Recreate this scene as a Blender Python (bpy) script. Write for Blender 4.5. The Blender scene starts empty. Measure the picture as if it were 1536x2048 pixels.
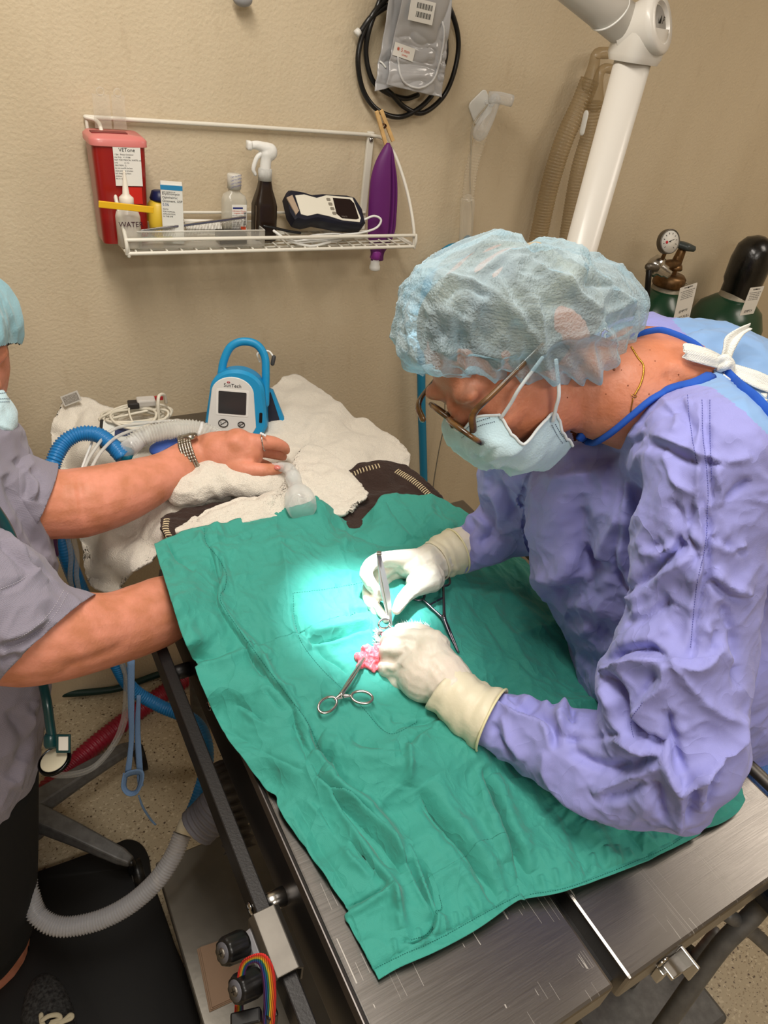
import bpy, bmesh, math, random
import numpy as np
from mathutils import Vector, Matrix
from mathutils.bvhtree import BVHTree
random.seed(7); rng = np.random.default_rng(7)
SC = bpy.context.scene; COL = SC.collection
# ---------------------------------------------------------------- camera
F = 1407.0
_Xa = np.array([2650., -585., F]); _Za = -np.array([-300., 1976., F]); _Za /= np.linalg.norm(_Za)
_Xa -= _Xa.dot(_Za) * _Za; _Xa /= np.linalg.norm(_Xa); _Ya = np.cross(_Za, _Xa)
ROT = np.array([_Xa, _Ya, _Za]); CAM = np.array([0., 0., 1.68])
cd = bpy.data.cameras.new('camera'); cam = bpy.data.objects.new('camera', cd); COL.objects.link(cam)
cd.sensor_fit = 'VERTICAL'; cd.sensor_height = 24; cd.lens = F / 2048 * 24; cd.clip_start = .02; cd.clip_end = 30
m4 = Matrix.Identity(4)
for i in range(3):
    m4[i][0] = ROT[i, 0]; m4[i][1] = -ROT[i, 1]; m4[i][2] = -ROT[i, 2]; m4[i][3] = CAM[i]
cam.matrix_world = m4; SC.camera = cam
SC.view_settings.view_transform = 'Standard'; SC.view_settings.look = 'None'
SC.view_settings.gamma = 1; SC.view_settings.use_curve_mapping = False
SC.view_settings.exposure = 0.0
SC.cycles.max_bounces = 8; SC.cycles.transparent_max_bounces = 16
# ---------------------------------------------------------------- light
wd = bpy.data.worlds.new('room_air'); SC.world = wd; wd.use_nodes = True
wd.node_tree.nodes['Background'].inputs[0].default_value = (.9, .85, .78, 1)
wd.node_tree.nodes['Background'].inputs[1].default_value = .10
def area(name, loc, size, power, col, target=None):
    l = bpy.data.lights.new(name, 'AREA'); l.shape = 'RECTANGLE'; l.size = size[0]; l.size_y = size[1]
    l.energy = power; l.color = col
    o = bpy.data.objects.new(name, l); COL.objects.link(o); o.location = loc
    if target is not None:
        o.rotation_euler = (Vector(target) - Vector(loc)).to_track_quat('-Z', 'Y').to_euler()
    return o
area('ceiling_lamp_or_fill', (.10, .55, 2.42), (.25, 1.0), 22, (1, .93, .84))
area('ceiling_lamp_or_fill', (2.15, .25, 2.42), (.5, .9), 12, (1, .90, .78))
area('ceiling_lamp_or_fill', (.1, -1.1, 2.42), (.9, .5), 24, (1, .94, .86))  # added fill light behind the camera, brightens the front of the gown
# the surgical spotlight above the table
sp = bpy.data.lights.new('surgical_spot', 'SPOT'); sp.energy = 360; sp.color = (.86, .96, 1.0)
sp.spot_size = math.radians(10); sp.spot_blend = .55; sp.shadow_soft_size = .05
so = bpy.data.objects.new('surgical_spot', sp); COL.objects.link(so); so.location = (.42, .86, 2.10)
so.rotation_euler = (Vector((.41, .62, .97)) - so.location).to_track_quat('-Z', 'Y').to_euler()
# ---------------------------------------------------------------- points
def rayd(x, y): return ROT @ np.array([(x - 768) / F, (y - 1024) / F, 1.0])
def P(x, y, d): return CAM + rayd(x, y) * d
def PZ(x, y, z): r = rayd(x, y); return CAM + r * (z - CAM[2]) / r[2]
def PY(x, y, yy): r = rayd(x, y); return CAM + r * yy / r[1]
def PX(x, y, xx): r = rayd(x, y); return CAM + r * xx / r[0]
def proj(v):
    c = (np.asarray(v) - CAM) @ ROT
    return np.stack([768 + F * c[..., 0] / c[..., 2], 1024 + F * c[..., 1] / c[..., 2], c[..., 2]], -1)
def nrm(v): v = np.asarray(v, float); return v / (np.linalg.norm(v) + 1e-12)
# ---------------------------------------------------------------- noise
def _h(i, j, k):
    n = (i * 374761393 + j * 668265263 + k * 2147483647 + 1013904223) & 0xffffffff
    n = ((n ^ (n >> 13)) * 1274126177) & 0xffffffff
    return ((n ^ (n >> 16)) & 0xffff) / 32767.5 - 1
def noise3(p):
    p = np.asarray(p, float); i = np.floor(p).astype(np.int64); f = p - i; f = f * f * f * (f * (f * 6 - 15) + 10)
    r = 0
    for a in (0, 1):
        for b in (0, 1):
            for c in (0, 1):
                w = (f[..., 0] if a else 1 - f[..., 0]) * (f[..., 1] if b else 1 - f[..., 1]) * (f[..., 2] if c else 1 - f[..., 2])
                r = r + w * _h(i[..., 0] + a, i[..., 1] + b, i[..., 2] + c)
    return r
def wrinkle(p, s=1.0, oct=3):                      # sharp creases between soft panels
    r = 0; a = 1; t = 0
    q = p * s
    w = np.stack([noise3(q * .7 + 31), noise3(q * .7 + 57), noise3(q * .7 + 91)], -1) * .8
    for o in range(oct):
        n = 1 - np.abs(noise3((q + w) * 2 ** o + 17 * o)) * 2
        r = r + a * n; t += a; a *= .5
    return r / t
SOFT = 1.4
def crease(px, folds):
    """displacement at picture-traced fold lines: (kind, height, width, polyline)"""
    out = np.zeros(len(px))
    for kind, amp, w, pl in folds:
        pl = np.array(pl, float)
        if len(pl) > 2: pl = spline(pl, 4)
        lo = pl.min(0) - 5 * w; hi = pl.max(0) + 5 * w
        idx = np.nonzero((px[:, 0] > lo[0]) & (px[:, 0] < hi[0]) & (px[:, 1] > lo[1]) & (px[:, 1] < hi[1]))[0]
        if not len(idx): continue
        q = px[idx]; best = np.full(len(q), 1e9); side = np.zeros(len(q)); tt = np.zeros(len(q))
        L = np.r_[0, np.cumsum(np.linalg.norm(np.diff(pl, axis=0), axis=1))]
        for k in range(len(pl) - 1):
            a, b = pl[k], pl[k + 1]; ab = b - a; l2 = ab @ ab + 1e-9
            t = np.clip(((q - a) @ ab) / l2, 0, 1); d = q - (a + t[:, None] * ab)
            dd = np.hypot(d[:, 0], d[:, 1]); s = np.sign(ab[0] * (q[:, 1] - a[1]) - ab[1] * (q[:, 0] - a[0]))
            m = dd < best; best[m] = dd[m]; side[m] = s[m]; tt[m] = ((L[k] + t * math.sqrt(l2)) / L[-1])[m]
        tap = np.clip(np.minimum(tt, 1 - tt) * 6, 0.0, 1) ** .5
        if kind == 'r': v = np.exp(-(best / w) ** 2)
        elif kind == 'v': v = -np.exp(-(best / w) ** 2)
        elif kind == 'e': v = np.exp(-(np.sqrt(best ** 2 + SOFT ** 2) - SOFT) / w)          # sharp crest
        elif kind == 'd': v = -np.exp(-(np.sqrt(best ** 2 + SOFT ** 2) - SOFT) / w)         # sharp ditch
        else:                                            # 's': layer step, high on the right of the line
            v = np.tanh(side * best / max(1.6, SOFT)) * np.exp(-best / w)
        out[idx] += amp * tap * v
    return out
def spline(pts, n=8, closed=False):
    p = np.asarray(pts, float)
    if len(p) < 3: 
        t = np.linspace(0, 1, n + 1)[:, None]; return p[0] * (1 - t) + p[-1] * t
    if closed: q = np.vstack([p[-1], p, p[0], p[1]])
    else: q = np.vstack([2 * p[0] - p[1], p, 2 * p[-1] - p[-2]])
    out = []
    for i in range(1, len(q) - 2):
        a, b, c, d = q[i - 1], q[i], q[i + 1], q[i + 2]
        for t in np.linspace(0, 1, n, endpoint=False):
            out.append(.5 * (2 * b + (c - a) * t + (2 * a - 5 * b + 4 * c - d) * t * t + (3 * b - a - 3 * c + d) * t ** 3))
    if not closed: out.append(p[-1])
    return np.array(out)
# ---------------------------------------------------------------- materials
def lin(c):
    return tuple((v / 255 / 12.92) if v / 255 <= .04045 else ((v / 255 + .055) / 1.055) ** 2.4 for v in c)
_M = {}
def mat(name, rgb, rough=.5, metal=0, spec=.5, var=0, vscale=20, bump=0, bscale=200, bstretch=None, sss=0, sheen=0,
        alpha=1, trans=0, coat=0, weave=0, wscale=900, rgb2=None, ior=1.45, detail=4, crumple=None):
    if name in _M: return _M[name]
    m = bpy.data.materials.new(name); m.use_nodes = True; nt = m.node_tree; N = nt.nodes; L = nt.links
    b = N['Principled BSDF']; c = lin(rgb)
    b.inputs['Base Color'].default_value = (*c, 1); b.inputs['Roughness'].default_value = rough
    b.inputs['Metallic'].default_value = metal; b.inputs['Specular IOR Level'].default_value = spec
    b.inputs['IOR'].default_value = ior
    b.inputs['Alpha'].default_value = alpha; b.inputs['Transmission Weight'].default_value = trans
    b.inputs['Coat Weight'].default_value = coat; b.inputs['Coat Roughness'].default_value = .15
    if sss:
        b.inputs['Subsurface Weight'].default_value = sss; b.inputs['Subsurface Radius'].default_value = (.012, .005, .003)
        b.inputs['Subsurface Scale'].default_value = 1
    if sheen: b.inputs['Sheen Weight'].default_value = sheen; b.inputs['Sheen Roughness'].default_value = .5
    tc = N.new('ShaderNodeTexCoord')
    if var or rgb2:
        n = N.new('ShaderNodeTexNoise'); n.inputs['Scale'].default_value = vscale; n.inputs['Detail'].default_value = detail
        L.new(tc.outputs['Object'], n.inputs['Vector'])
        r = N.new('ShaderNodeValToRGB'); r.color_ramp.elements[0].position = .35; r.color_ramp.elements[1].position = .65
        c2 = lin(rgb2) if rgb2 else c
        r.color_ramp.elements[0].color = (*[v * (1 - var) for v in c], 1)
        r.color_ramp.elements[1].color = (*[min(1, v * (1 + var)) for v in c2], 1)
        L.new(n.outputs['Fac'], r.inputs[0]); L.new(r.outputs[0], b.inputs['Base Color'])
    last = None
    if bump:
        n = N.new('ShaderNodeTexNoise'); n.inputs['Scale'].default_value = bscale; n.inputs['Detail'].default_value = 5
        src = tc.outputs['Object']
        if bstretch:
            mp = N.new('ShaderNodeMapping'); mp.inputs['Scale'].default_value = bstretch; L.new(src, mp.inputs[0]); src = mp.outputs[0]
        L.new(src, n.inputs['Vector'])
        bp = N.new('ShaderNodeBump'); bp.inputs['Strength'].default_value = 1; bp.inputs['Distance'].default_value = bump
        L.new(n.outputs['Fac'], bp.inputs['Height']); last = bp
    if crumple:
        for sc_, ds_, ln_ in crumple:
            n0 = N.new('ShaderNodeTexNoise'); n0.inputs['Scale'].default_value = sc_ * .7; L.new(tc.outputs['Object'], n0.inputs['Vector'])
            va = N.new('ShaderNodeVectorMath'); va.operation = 'MULTIPLY_ADD'; va.inputs[1].default_value = (.6 / sc_,) * 3; L.new(n0.outputs['Color'], va.inputs[0]); L.new(tc.outputs['Object'], va.inputs[2])
            mpp = N.new('ShaderNodeMapping'); mpp.inputs['Scale'].default_value = ln_; L.new(va.outputs[0], mpp.inputs[0])
            n = N.new('ShaderNodeTexNoise'); n.inputs['Scale'].default_value = sc_; n.inputs['Detail'].default_value = 2.5; n.inputs['Roughness'].default_value = .45; L.new(mpp.outputs[0], n.inputs['Vector'])
            m1 = N.new('ShaderNodeMath'); m1.operation = 'SUBTRACT'; m1.inputs[1].default_value = .5; L.new(n.outputs['Fac'], m1.inputs[0])
            m2 = N.new('ShaderNodeMath'); m2.operation = 'ABSOLUTE'; L.new(m1.outputs[0], m2.inputs[0])
            m3 = N.new('ShaderNodeMath'); m3.operation = 'POWER'; m3.inputs[1].default_value = .7; L.new(m2.outputs[0], m3.inputs[0])
            bp = N.new('ShaderNodeBump'); bp.inputs['Distance'].default_value = ds_; bp.invert = True; L.new(m3.outputs[0], bp.inputs['Height'])
            if last: L.new(last.outputs[0], bp.inputs['Normal'])
            last = bp
    if weave:
        ws = []
        for ax in ('X', 'Y', 'Z'):
            w = N.new('ShaderNodeTexWave'); w.bands_direction = ax; w.inputs['Scale'].default_value = wscale / 6.28; w.inputs['Distortion'].default_value = .6
            L.new(tc.outputs['Object'], w.inputs['Vector']); ws.append(w)
        a = N.new('ShaderNodeMath'); L.new(ws[0].outputs['Fac'], a.inputs[0]); L.new(ws[1].outputs['Fac'], a.inputs[1])
        a2 = N.new('ShaderNodeMath'); L.new(a.outputs[0], a2.inputs[0]); L.new(ws[2].outputs['Fac'], a2.inputs[1])
        bp = N.new('ShaderNodeBump'); bp.inputs['Distance'].default_value = weave
        L.new(a2.outputs[0], bp.inputs['Height'])
        if last: L.new(last.outputs[0], bp.inputs['Normal'])
        last = bp
    if last: L.new(last.outputs[0], b.inputs['Normal'])
    _M[name] = m; return m
def clear(name, rgb=(235, 238, 240), amount=.25, rough=.12):
    """thin clear plastic: mostly see-through, catches highlights"""
    if name in _M: return _M[name]
    m = bpy.data.materials.new(name); m.use_nodes = True; nt = m.node_tree; N = nt.nodes; L = nt.links
    b = N['Principled BSDF']; b.inputs['Base Color'].default_value = (*lin(rgb), 1); b.inputs['Roughness'].default_value = rough
    t = N.new('ShaderNodeBsdfTransparent'); mx = N.new('ShaderNodeMixShader'); fr = N.new('ShaderNodeLayerWeight'); fr.inputs[0].default_value = .35
    mr = N.new('ShaderNodeMapRange'); mr.inputs['To Min'].default_value = amount; mr.inputs['To Max'].default_value = min(1, amount + .55)
    L.new(fr.outputs['Facing'], mr.inputs['Value']); L.new(mr.outputs[0], mx.inputs[0])
    L.new(t.outputs[0], mx.inputs[1]); L.new(b.outputs[0], mx.inputs[2]); L.new(mx.outputs[0], N['Material Output'].inputs[0])
    _M[name] = m; return m
# ---------------------------------------------------------------- object helpers
def tag(o, label=None, cat=None, group=None, kind=None):
    if label: o['label'] = label
    if cat: o['category'] = cat
    if group: o['group'] = group
    if kind: o['kind'] = kind
    return o
def thing(name, loc, label, cat, group=None):
    o = bpy.data.objects.new(name, None); COL.objects.link(o); o.location = Vector(loc); o.empty_display_size = .05
    return tag(o, label, cat, group)
def under(o, parent):
    if parent is not None:
        o.parent = parent
        p = parent; loc = Vector((0, 0, 0))
        while p is not None:
            if p.type == 'EMPTY': loc = loc + p.location
            p = p.parent
        o.matrix_parent_inverse = Matrix.Translation(-loc) if parent.type == 'EMPTY' else Matrix.Identity(4)
    return o
def link(name, me, m, parent=None, smooth=True):
    o = bpy.data.objects.new(name, me); COL.objects.link(o)
    if m is not None:
        for mm in (m if isinstance(m, (list, tuple)) else [m]): me.materials.append(mm)
    if smooth:
        me.polygons.foreach_set('use_smooth', [True] * len(me.polygons))
    return under(o, parent)
class G:
    """vertex / face collector; everything in it becomes one mesh"""
    def __init__(s): s.v = []; s.f = []; s.mi = []; s.n = 0
    def add(s, v, f, mi=0):
        v = np.asarray(v, float).reshape(-1, 3); s.v.append(v); s.f += [tuple(int(i) + s.n for i in q) for q in f]; s.mi += [mi] * len(f); s.n += len(v); return s
    def mesh(s, name='m'):
        me = bpy.data.meshes.new(name); me.from_pydata(np.vstack(s.v).tolist(), [], s.f); me.update()
        bm = bmesh.new(); bm.from_mesh(me); bmesh.ops.recalc_face_normals(bm, faces=bm.faces[:]); bm.to_mesh(me); bm.free()
        if any(s.mi): me.polygons.foreach_set('material_index', s.mi)
        return me
    def obj(s, name, m, parent=None, smooth=True, sharp=None, bevel=0):
        o = link(name, s.mesh(name), m, parent, smooth)
        if bevel:
            md = o.modifiers.new('bevel', 'BEVEL'); md.width = bevel; md.segments = 2; md.limit_method = 'ANGLE'; md.angle_limit = .6
        if sharp is not None: set_sharp(o.data, sharp)
        return o
    # shapes -------------------------------------------------------
    def box(s, c, size, R=None, mi=0):
        sx, sy, sz = [k / 2 for k in size]
        v = np.array([(a * sx, b * sy, d * sz) for d in (-1, 1) for b in (-1, 1) for a in (-1, 1)])
        if R is not None: v = v @ np.asarray(R)
        return s.add(v + np.asarray(c), [(0, 2, 3, 1), (4, 5, 7, 6), (0, 1, 5, 4), (2, 6, 7, 3), (0, 4, 6, 2), (1, 3, 7, 5)], mi)
    def beam(s, a, b, w, h, up=(0, 0, 1), mi=0):
        a = np.asarray(a, float); b = np.asarray(b, float); y = nrm(b - a); x = nrm(np.cross(y, up)); z = np.cross(x, y)
        return s.box((a + b) / 2, (w, np.linalg.norm(b - a), h), np.array([x, y, z]), mi)
    def tube(s, pts, r, seg=12, caps='round', sm=0, closed=False, flat=1.0, mi=0, ups=None):
        p = np.asarray(pts, float); r = np.broadcast_to(np.asarray(r, float), (len(p),)).copy()
        if sm: 
            pr = spline(np.c_[p, r], sm, closed); p = pr[:, :3]; r = pr[:, 3]
        n = len(p)
        if closed: T = np.roll(p, -1, 0) - np.roll(p, 1, 0)
        else: T = np.gradient(p, axis=0)
        T /= np.linalg.norm(T, axis=1)[:, None] + 1e-12
        u = np.asarray(ups, float) if ups is not None else np.array([0, 0, 1.]) if abs(T[0][2]) < .9 else np.array([1., 0, 0])
        rings = []; ang = np.linspace(0, 2 * math.pi, seg, endpoint=False)
        if caps == 'round' and not closed:
            pre = [(p[0] - T[0] * r[0] * math.cos(a), r[0] * math.sin(a), T[0]) for a in (.02, .5, 1.0)]
            post = [(p[-1] + T[-1] * r[-1] * math.cos(a), r[-1] * math.sin(a), T[-1]) for a in (1.0, .5, .02)]
        else: pre = post = []
        st = pre + [(p[i], r[i], T[i]) for i in range(n)] + post
        for c, rr, t in st:
            u = u - (u @ t) * t; u = nrm(u); w = np.cross(t, u)
            rings.append(c + rr * (np.cos(ang)[:, None] * u * flat + np.sin(ang)[:, None] * w))
        k = len(rings); f = []
        for i in range(k if closed else k - 1):
            j = (i + 1) % k
            for q in range(seg):
                q2 = (q + 1) % seg; f.append((i * seg + q, i * seg + q2, j * seg + q2, j * seg + q))
        if not closed and caps: f += [tuple(range(seg))[::-1], tuple((k - 1) * seg + q for q in range(seg))]
        return s.add(np.vstack(rings), f, mi)
    def corr(s, pts, r, pitch=.004, amp=.0012, seg=16, sm=10):
        p = spline(pts, sm) if sm else np.asarray(pts, float); L = np.r_[0, np.cumsum(np.linalg.norm(np.diff(p, axis=0), axis=1))]
        n = max(8, int(L[-1] / pitch * 4)); t = np.linspace(0, L[-1], n)
        q = np.stack([np.interp(t, L, p[:, i]) for i in range(3)], -1)
        rr = r + amp * np.cos(np.arange(n) * math.pi / 2)
        return s.tube(q, rr, seg, caps=True)
    def ell(s, c, rad, R=None, seg=20, ring=12, mi=0):
        v = []; 
        for i in range(ring + 1):
            th = math.pi * i / ring
            for j in range(seg):
                ph = 2 * math.pi * j / seg; v.append((math.sin(th) * math.cos(ph) * rad[0], math.sin(th) * math.sin(ph) * rad[1], math.cos(th) * rad[2]))
        v = np.array(v)
        if R is not None: v = v @ np.asarray(R)
        f = [(i * seg + j, i * seg + (j + 1) % seg, (i + 1) * seg + (j + 1) % seg, (i + 1) * seg + j) for i in range(ring) for j in range(seg)]
        return s.add(v + np.asarray(c), f, mi)
    def lathe(s, c, ax, prof, seg=24, sq=0, mi=0, xd=None, sx=1, sy=1):
        """prof: (radius, height) along axis ax from c; sq squares the section"""
        ax = nrm(ax); u = nrm(np.cross(ax, xd if xd is not None else ((0, 1, 0) if abs(ax[1]) < .9 else (1, 0, 0)))); w = np.cross(ax, u)
        v = []
        for r, h in prof:
            for j in range(seg):
                a = 2 * math.pi * (j + .5) / seg; ca, sa = math.cos(a), math.sin(a)
                k = 1.0 if not sq else 1 / (abs(ca) ** (2 + sq) + abs(sa) ** (2 + sq)) ** (1 / (2 + sq))
                v.append(np.asarray(c) + ax * h + u * r * ca * k * sx + w * r * sa * k * sy)
        n = len(prof); f = [(i * seg + j, i * seg + (j + 1) % seg, (i + 1) * seg + (j + 1) % seg, (i + 1) * seg + j) for i in range(n - 1) for j in range(seg)]
        f += [tuple(range(seg)), tuple((n - 1) * seg + j for j in range(seg))]
        return s.add(v, f, mi)
    def prism(s, poly, o, x, y, depth, mi=0, bev=0):
        """2-D outline in the frame (o; x, y) pushed back along -(x cross y) by depth"""
        x = np.asarray(x, float); y = np.asarray(y, float); z = nrm(np.cross(x, y)); p = np.asarray(poly, float); n = len(p)
        c = p.mean(0); layers = []
        if bev: 
            ins = p + (c - p) / (np.linalg.norm(p - c, axis=1)[:, None] + 1e-9) * bev
            layers = [(ins, 0), (p, -bev), (p, -depth + bev), (ins, -depth)]
        else: layers = [(p, 0), (p, -depth)]
        v = [np.asarray(o) + a[0] * x + a[1] * y + z * h for q, h in layers for a in q]
        f = [tuple(range(n))]
        for k in range(len(layers) - 1):
            f += [(k * n + i, k * n + (i + 1) % n, (k + 1) * n + (i + 1) % n, (k + 1) * n + i) for i in range(n)]
        f += [tuple((len(layers) - 1) * n + i for i in range(n))[::-1]]
        return s.add(v, f, mi)
    def strip(s, a, b, thick=.0006, mi=0):
        """ribbon between two equally long 3-D polylines, given a thickness"""
        a = np.asarray(a, float); b = np.asarray(b, float); n = len(a)
        t = np.gradient((a + b) / 2, axis=0); nn = np.cross(t, b - a); nn /= np.linalg.norm(nn, axis=1)[:, None] + 1e-12
        v = np.vstack([a, b, b - nn * thick, a - nn * thick]); f = []
        for i in range(n - 1):
            for q in range(4): q2 = (q + 1) % 4; f.append((q * n + i, q * n + i + 1, q2 * n + i + 1, q2 * n + i))
        f += [(0, n, 2 * n, 3 * n), (n - 1, 2 * n - 1, 3 * n - 1, 4 * n - 1)]
        return s.add(v, f, mi)
def set_sharp(me, ang=.7):
    bm = bmesh.new(); bm.from_mesh(me)
    for e in bm.edges:
        e.smooth = not (len(e.link_faces) == 2 and e.calc_face_angle(0) > ang)
    bm.to_mesh(me); bm.free()
def baked(o):
    dg = bpy.context.evaluated_depsgraph_get(); dg.update()
    return bpy.data.meshes.new_from_object(o.evaluated_get(dg))
def fuse(g, voxel, smooth=3, sub=0):
    """melt overlapping shapes into one continuous skin"""
    me = g.mesh('t'); o = bpy.data.objects.new('t', me); COL.objects.link(o)
    r = o.modifiers.new('r', 'REMESH'); r.mode = 'VOXEL'; r.voxel_size = voxel; r.use_smooth_shade = True
    if smooth: s = o.modifiers.new('s', 'SMOOTH'); s.factor = .5; s.iterations = smooth
    if sub: s = o.modifiers.new('u', 'SUBSURF'); s.levels = sub
    out = baked(o); bpy.data.objects.remove(o); return out
def vn(me):
    n = len(me.vertices); v = np.empty(n * 3); me.vertices.foreach_get('co', v)
    w = np.empty(n * 3, dtype=np.float32); me.vertex_normals.foreach_get('vector', w)
    return v.reshape(-1, 3), w.reshape(-1, 3).astype(float)
def setv(me, v): me.vertices.foreach_set('co', np.asarray(v, float).ravel()); me.update()
def fold(me, folds=(), amp=0, s=8, scale_fn=None):
    v, n = vn(me); pj = proj(v); view = v - CAM; view /= np.linalg.norm(view, axis=1)[:, None]
    face = np.clip(-(n * view).sum(1) * 2.5, 0, 1)
    d = crease(pj[:, :2], folds) * face
    if amp: d = d + amp * (wrinkle(v, s) - .45) * (scale_fn(v) if scale_fn else 1)
    setv(me, v + n * d[:, None])
def coons(top, right, bottom, left, nu, nv):
    """grid between four boundary polylines (top & bottom run left to right, left & right run top to bottom)"""
    def res(p, n):
        p = spline(p, 6) if len(p) > 2 else np.asarray(p, float)
        L = np.r_[0, np.cumsum(np.linalg.norm(np.diff(p, axis=0), axis=1))]; t = np.linspace(0, L[-1], n)
        return np.stack([np.interp(t, L, p[:, i]) for i in range(p.shape[1])], -1)
    T, B, Lf, R = res(top, nu), res(bottom, nu), res(left, nv), res(right, nv)
    u = np.linspace(0, 1, nu)[None, :, None]; v = np.linspace(0, 1, nv)[:, None, None]
    return (1 - v) * T[None] + v * B[None] + (1 - u) * Lf[:, None] + u * R[:, None] - ((1 - u) * (1 - v) * T[0] + u * (1 - v) * T[-1] + (1 - u) * v * B[0] + u * v * B[-1])
def idw(q, ctl, pw=3):
    c = np.array([k[:2] for k in ctl], float); z = np.array([k[2] for k in ctl])
    d = np.linalg.norm(q[:, None] - c[None], axis=2) + 8; w = d ** -pw
    return (w * z).sum(1) / w.sum(1)
def sheet(name, grid, m, parent=None, thick=.0015):
    nv, nu = grid.shape[:2]; f = [(i * nu + j, i * nu + j + 1, (i + 1) * nu + j + 1, (i + 1) * nu + j) for i in range(nv - 1) for j in range(nu - 1)]
    me = bpy.data.meshes.new(name); me.from_pydata(grid.reshape(-1, 3).tolist(), [], f); me.update()
    if thick:
        o = bpy.data.objects.new('t', me); COL.objects.link(o); s = o.modifiers.new('s', 'SOLIDIFY'); s.thickness = thick; s.offset = -1
        me = baked(o); bpy.data.objects.remove(o)
    return link(name, me, m, parent)
def text(name, body, o, x, y, size, m, parent, align='LEFT', depth=.0003, bold=0):
    cu = bpy.data.curves.new('t', 'FONT'); cu.body = body; cu.size = size; cu.align_x = align; cu.extrude = depth / 2; cu.offset = bold; cu.resolution_u = 3
    t = bpy.data.objects.new('t', cu); COL.objects.link(t); me = baked(t); bpy.data.objects.remove(t)
    x = nrm(x); z = nrm(np.cross(x, y)); y = np.cross(z, x)
    n = len(me.vertices); v = np.empty(n * 3); me.vertices.foreach_get('co', v); v = v.reshape(-1, 3)
    setv(me, np.asarray(o) + v[:, :1] * x + v[:, 1:2] * y + (v[:, 2:3] + depth) * z)
    me.materials.clear(); return link(name, me, m, parent, smooth=False)
def roundrect(w, h, r, n=5, cx=0, cy=0):
    out = []
    for (sx, sy, a0) in ((1, 1, 0), (-1, 1, 90), (-1, -1, 180), (1, -1, 270)):
        for k in range(n + 1):
            a = math.radians(a0 + 90 * k / n); out.append((cx + sx * (w / 2 - r) + r * math.cos(a), cy + sy * (h / 2 - r) + r * math.sin(a)))
    return out
def frame(o, x, y):
    """orthonormal frame from an origin and two rough directions"""
    x = nrm(x); z = nrm(np.cross(x, y)); return np.asarray(o, float), x, np.cross(z, x), z
# ================================================================ materials
WHITE = mat('white_enamel', (226, 224, 214), .35)
WHITEP = mat('white_plastic', (228, 228, 224), .4)
BLACK = mat('black_plastic', (16, 16, 17), .35)
BLKM = mat('black_anodised_metal', (30, 28, 28), .42, metal=.3, bump=.0002, bscale=400)
CHROME = mat('instrument_steel', (190, 188, 185), .22, metal=1)
CHROMED = mat('satin_steel', (118, 114, 108), .5, metal=1, var=.1, vscale=30)
GREYM = mat('grey_cast_metal', (104, 104, 104), .55, metal=.5, var=.15, vscale=60, bump=.0004, bscale=150)
INK = mat('black_ink', (20, 20, 22), .6)
BLUEINK = mat('blue_ink', (52, 62, 150), .6)
PAPER = mat('white_label_paper', (228, 226, 220), .6)
SKIN = mat('skin', (200, 130, 98), .5, spec=.35, sss=.12, rgb2=(214, 142, 118), var=.05, vscale=34, bump=.0006, bscale=260)
SKIN2 = mat('skin_warm', (194, 122, 90), .48, spec=.4, sss=.12, rgb2=(204, 134, 106), vscale=40, bump=.0008, bscale=220)
GOWN = mat('periwinkle_cotton', (146, 148, 212), .75, sheen=.15, bump=.0008, bscale=60, weave=.00004, wscale=3000, var=.03, vscale=9, crumple=[(7, .011, (1, 1, 1)), (22, .004, (1, 1, .6))])
GOWNB = mat('light_blue_cotton', (128, 166, 214), .75, sheen=.15, bump=.0005, bscale=60)
TRIM = mat('royal_blue_binding', (30, 84, 182), .85, bump=.0003, bscale=300)
TEAL = mat('teal_drape_cotton', (54, 150, 136), .72, sheen=.1, bump=.0010, bscale=45, weave=.00005, wscale=2600, var=.04, vscale=7, crumple=[(6, .010, (1.3, .7, 1)), (18, .0055, (1.2, .8, 1)), (50, .0012, (1, 1, 1))])
SCRUB = mat('grey_scrub_cotton', (136, 131, 146), .8, sheen=.15, weave=.00012, wscale=1500, bump=.0006, bscale=50, crumple=[(6, .012, (1, 1, .6))])
GLOVE = mat('latex_glove', (226, 214, 200), .42, spec=.4, sss=.1, bump=.0009, bscale=120, rgb2=(214, 210, 196), vscale=14)
GLOVEC = mat('latex_cuff', (222, 214, 188), .45, bump=.0008, bscale=90)
def terry(name, rgb): return mat(name, rgb, .95, sheen=.3, bump=.0022, bscale=520, var=.04, vscale=300)
TERRY = terry('white_terry', (226, 219, 206)); TERRYB = terry('blue_terry', (70, 120, 190))
BROWN = mat('dark_brown_fleece', (52, 36, 30), .95, sheen=.1, bump=.002, bscale=240)
STITCH = mat('cream_stitching', (214, 196, 160), .8)
CYAN = mat('cyan_plastic', (24, 142, 196), .42, bump=.0002, bscale=500)
GREEN = mat('cylinder_green_paint', (22, 66, 44), .3, var=.12, vscale=9, coat=.3)
BRASS = mat('aged_brass', (120, 92, 62), .42, metal=.9, var=.2, vscale=90)
CLR = clear('clear_plastic'); CLRT = clear('clear_tubing', (222, 224, 222), .28); MILK = clear('milky_plastic', (232, 228, 216), .62, .3)
AMBER = clear('aged_clear_hose', (168, 144, 104), .36, .25)
WOOD = mat('pale_wood', (214, 176, 118), .6, var=.12, vscale=60)
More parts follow.
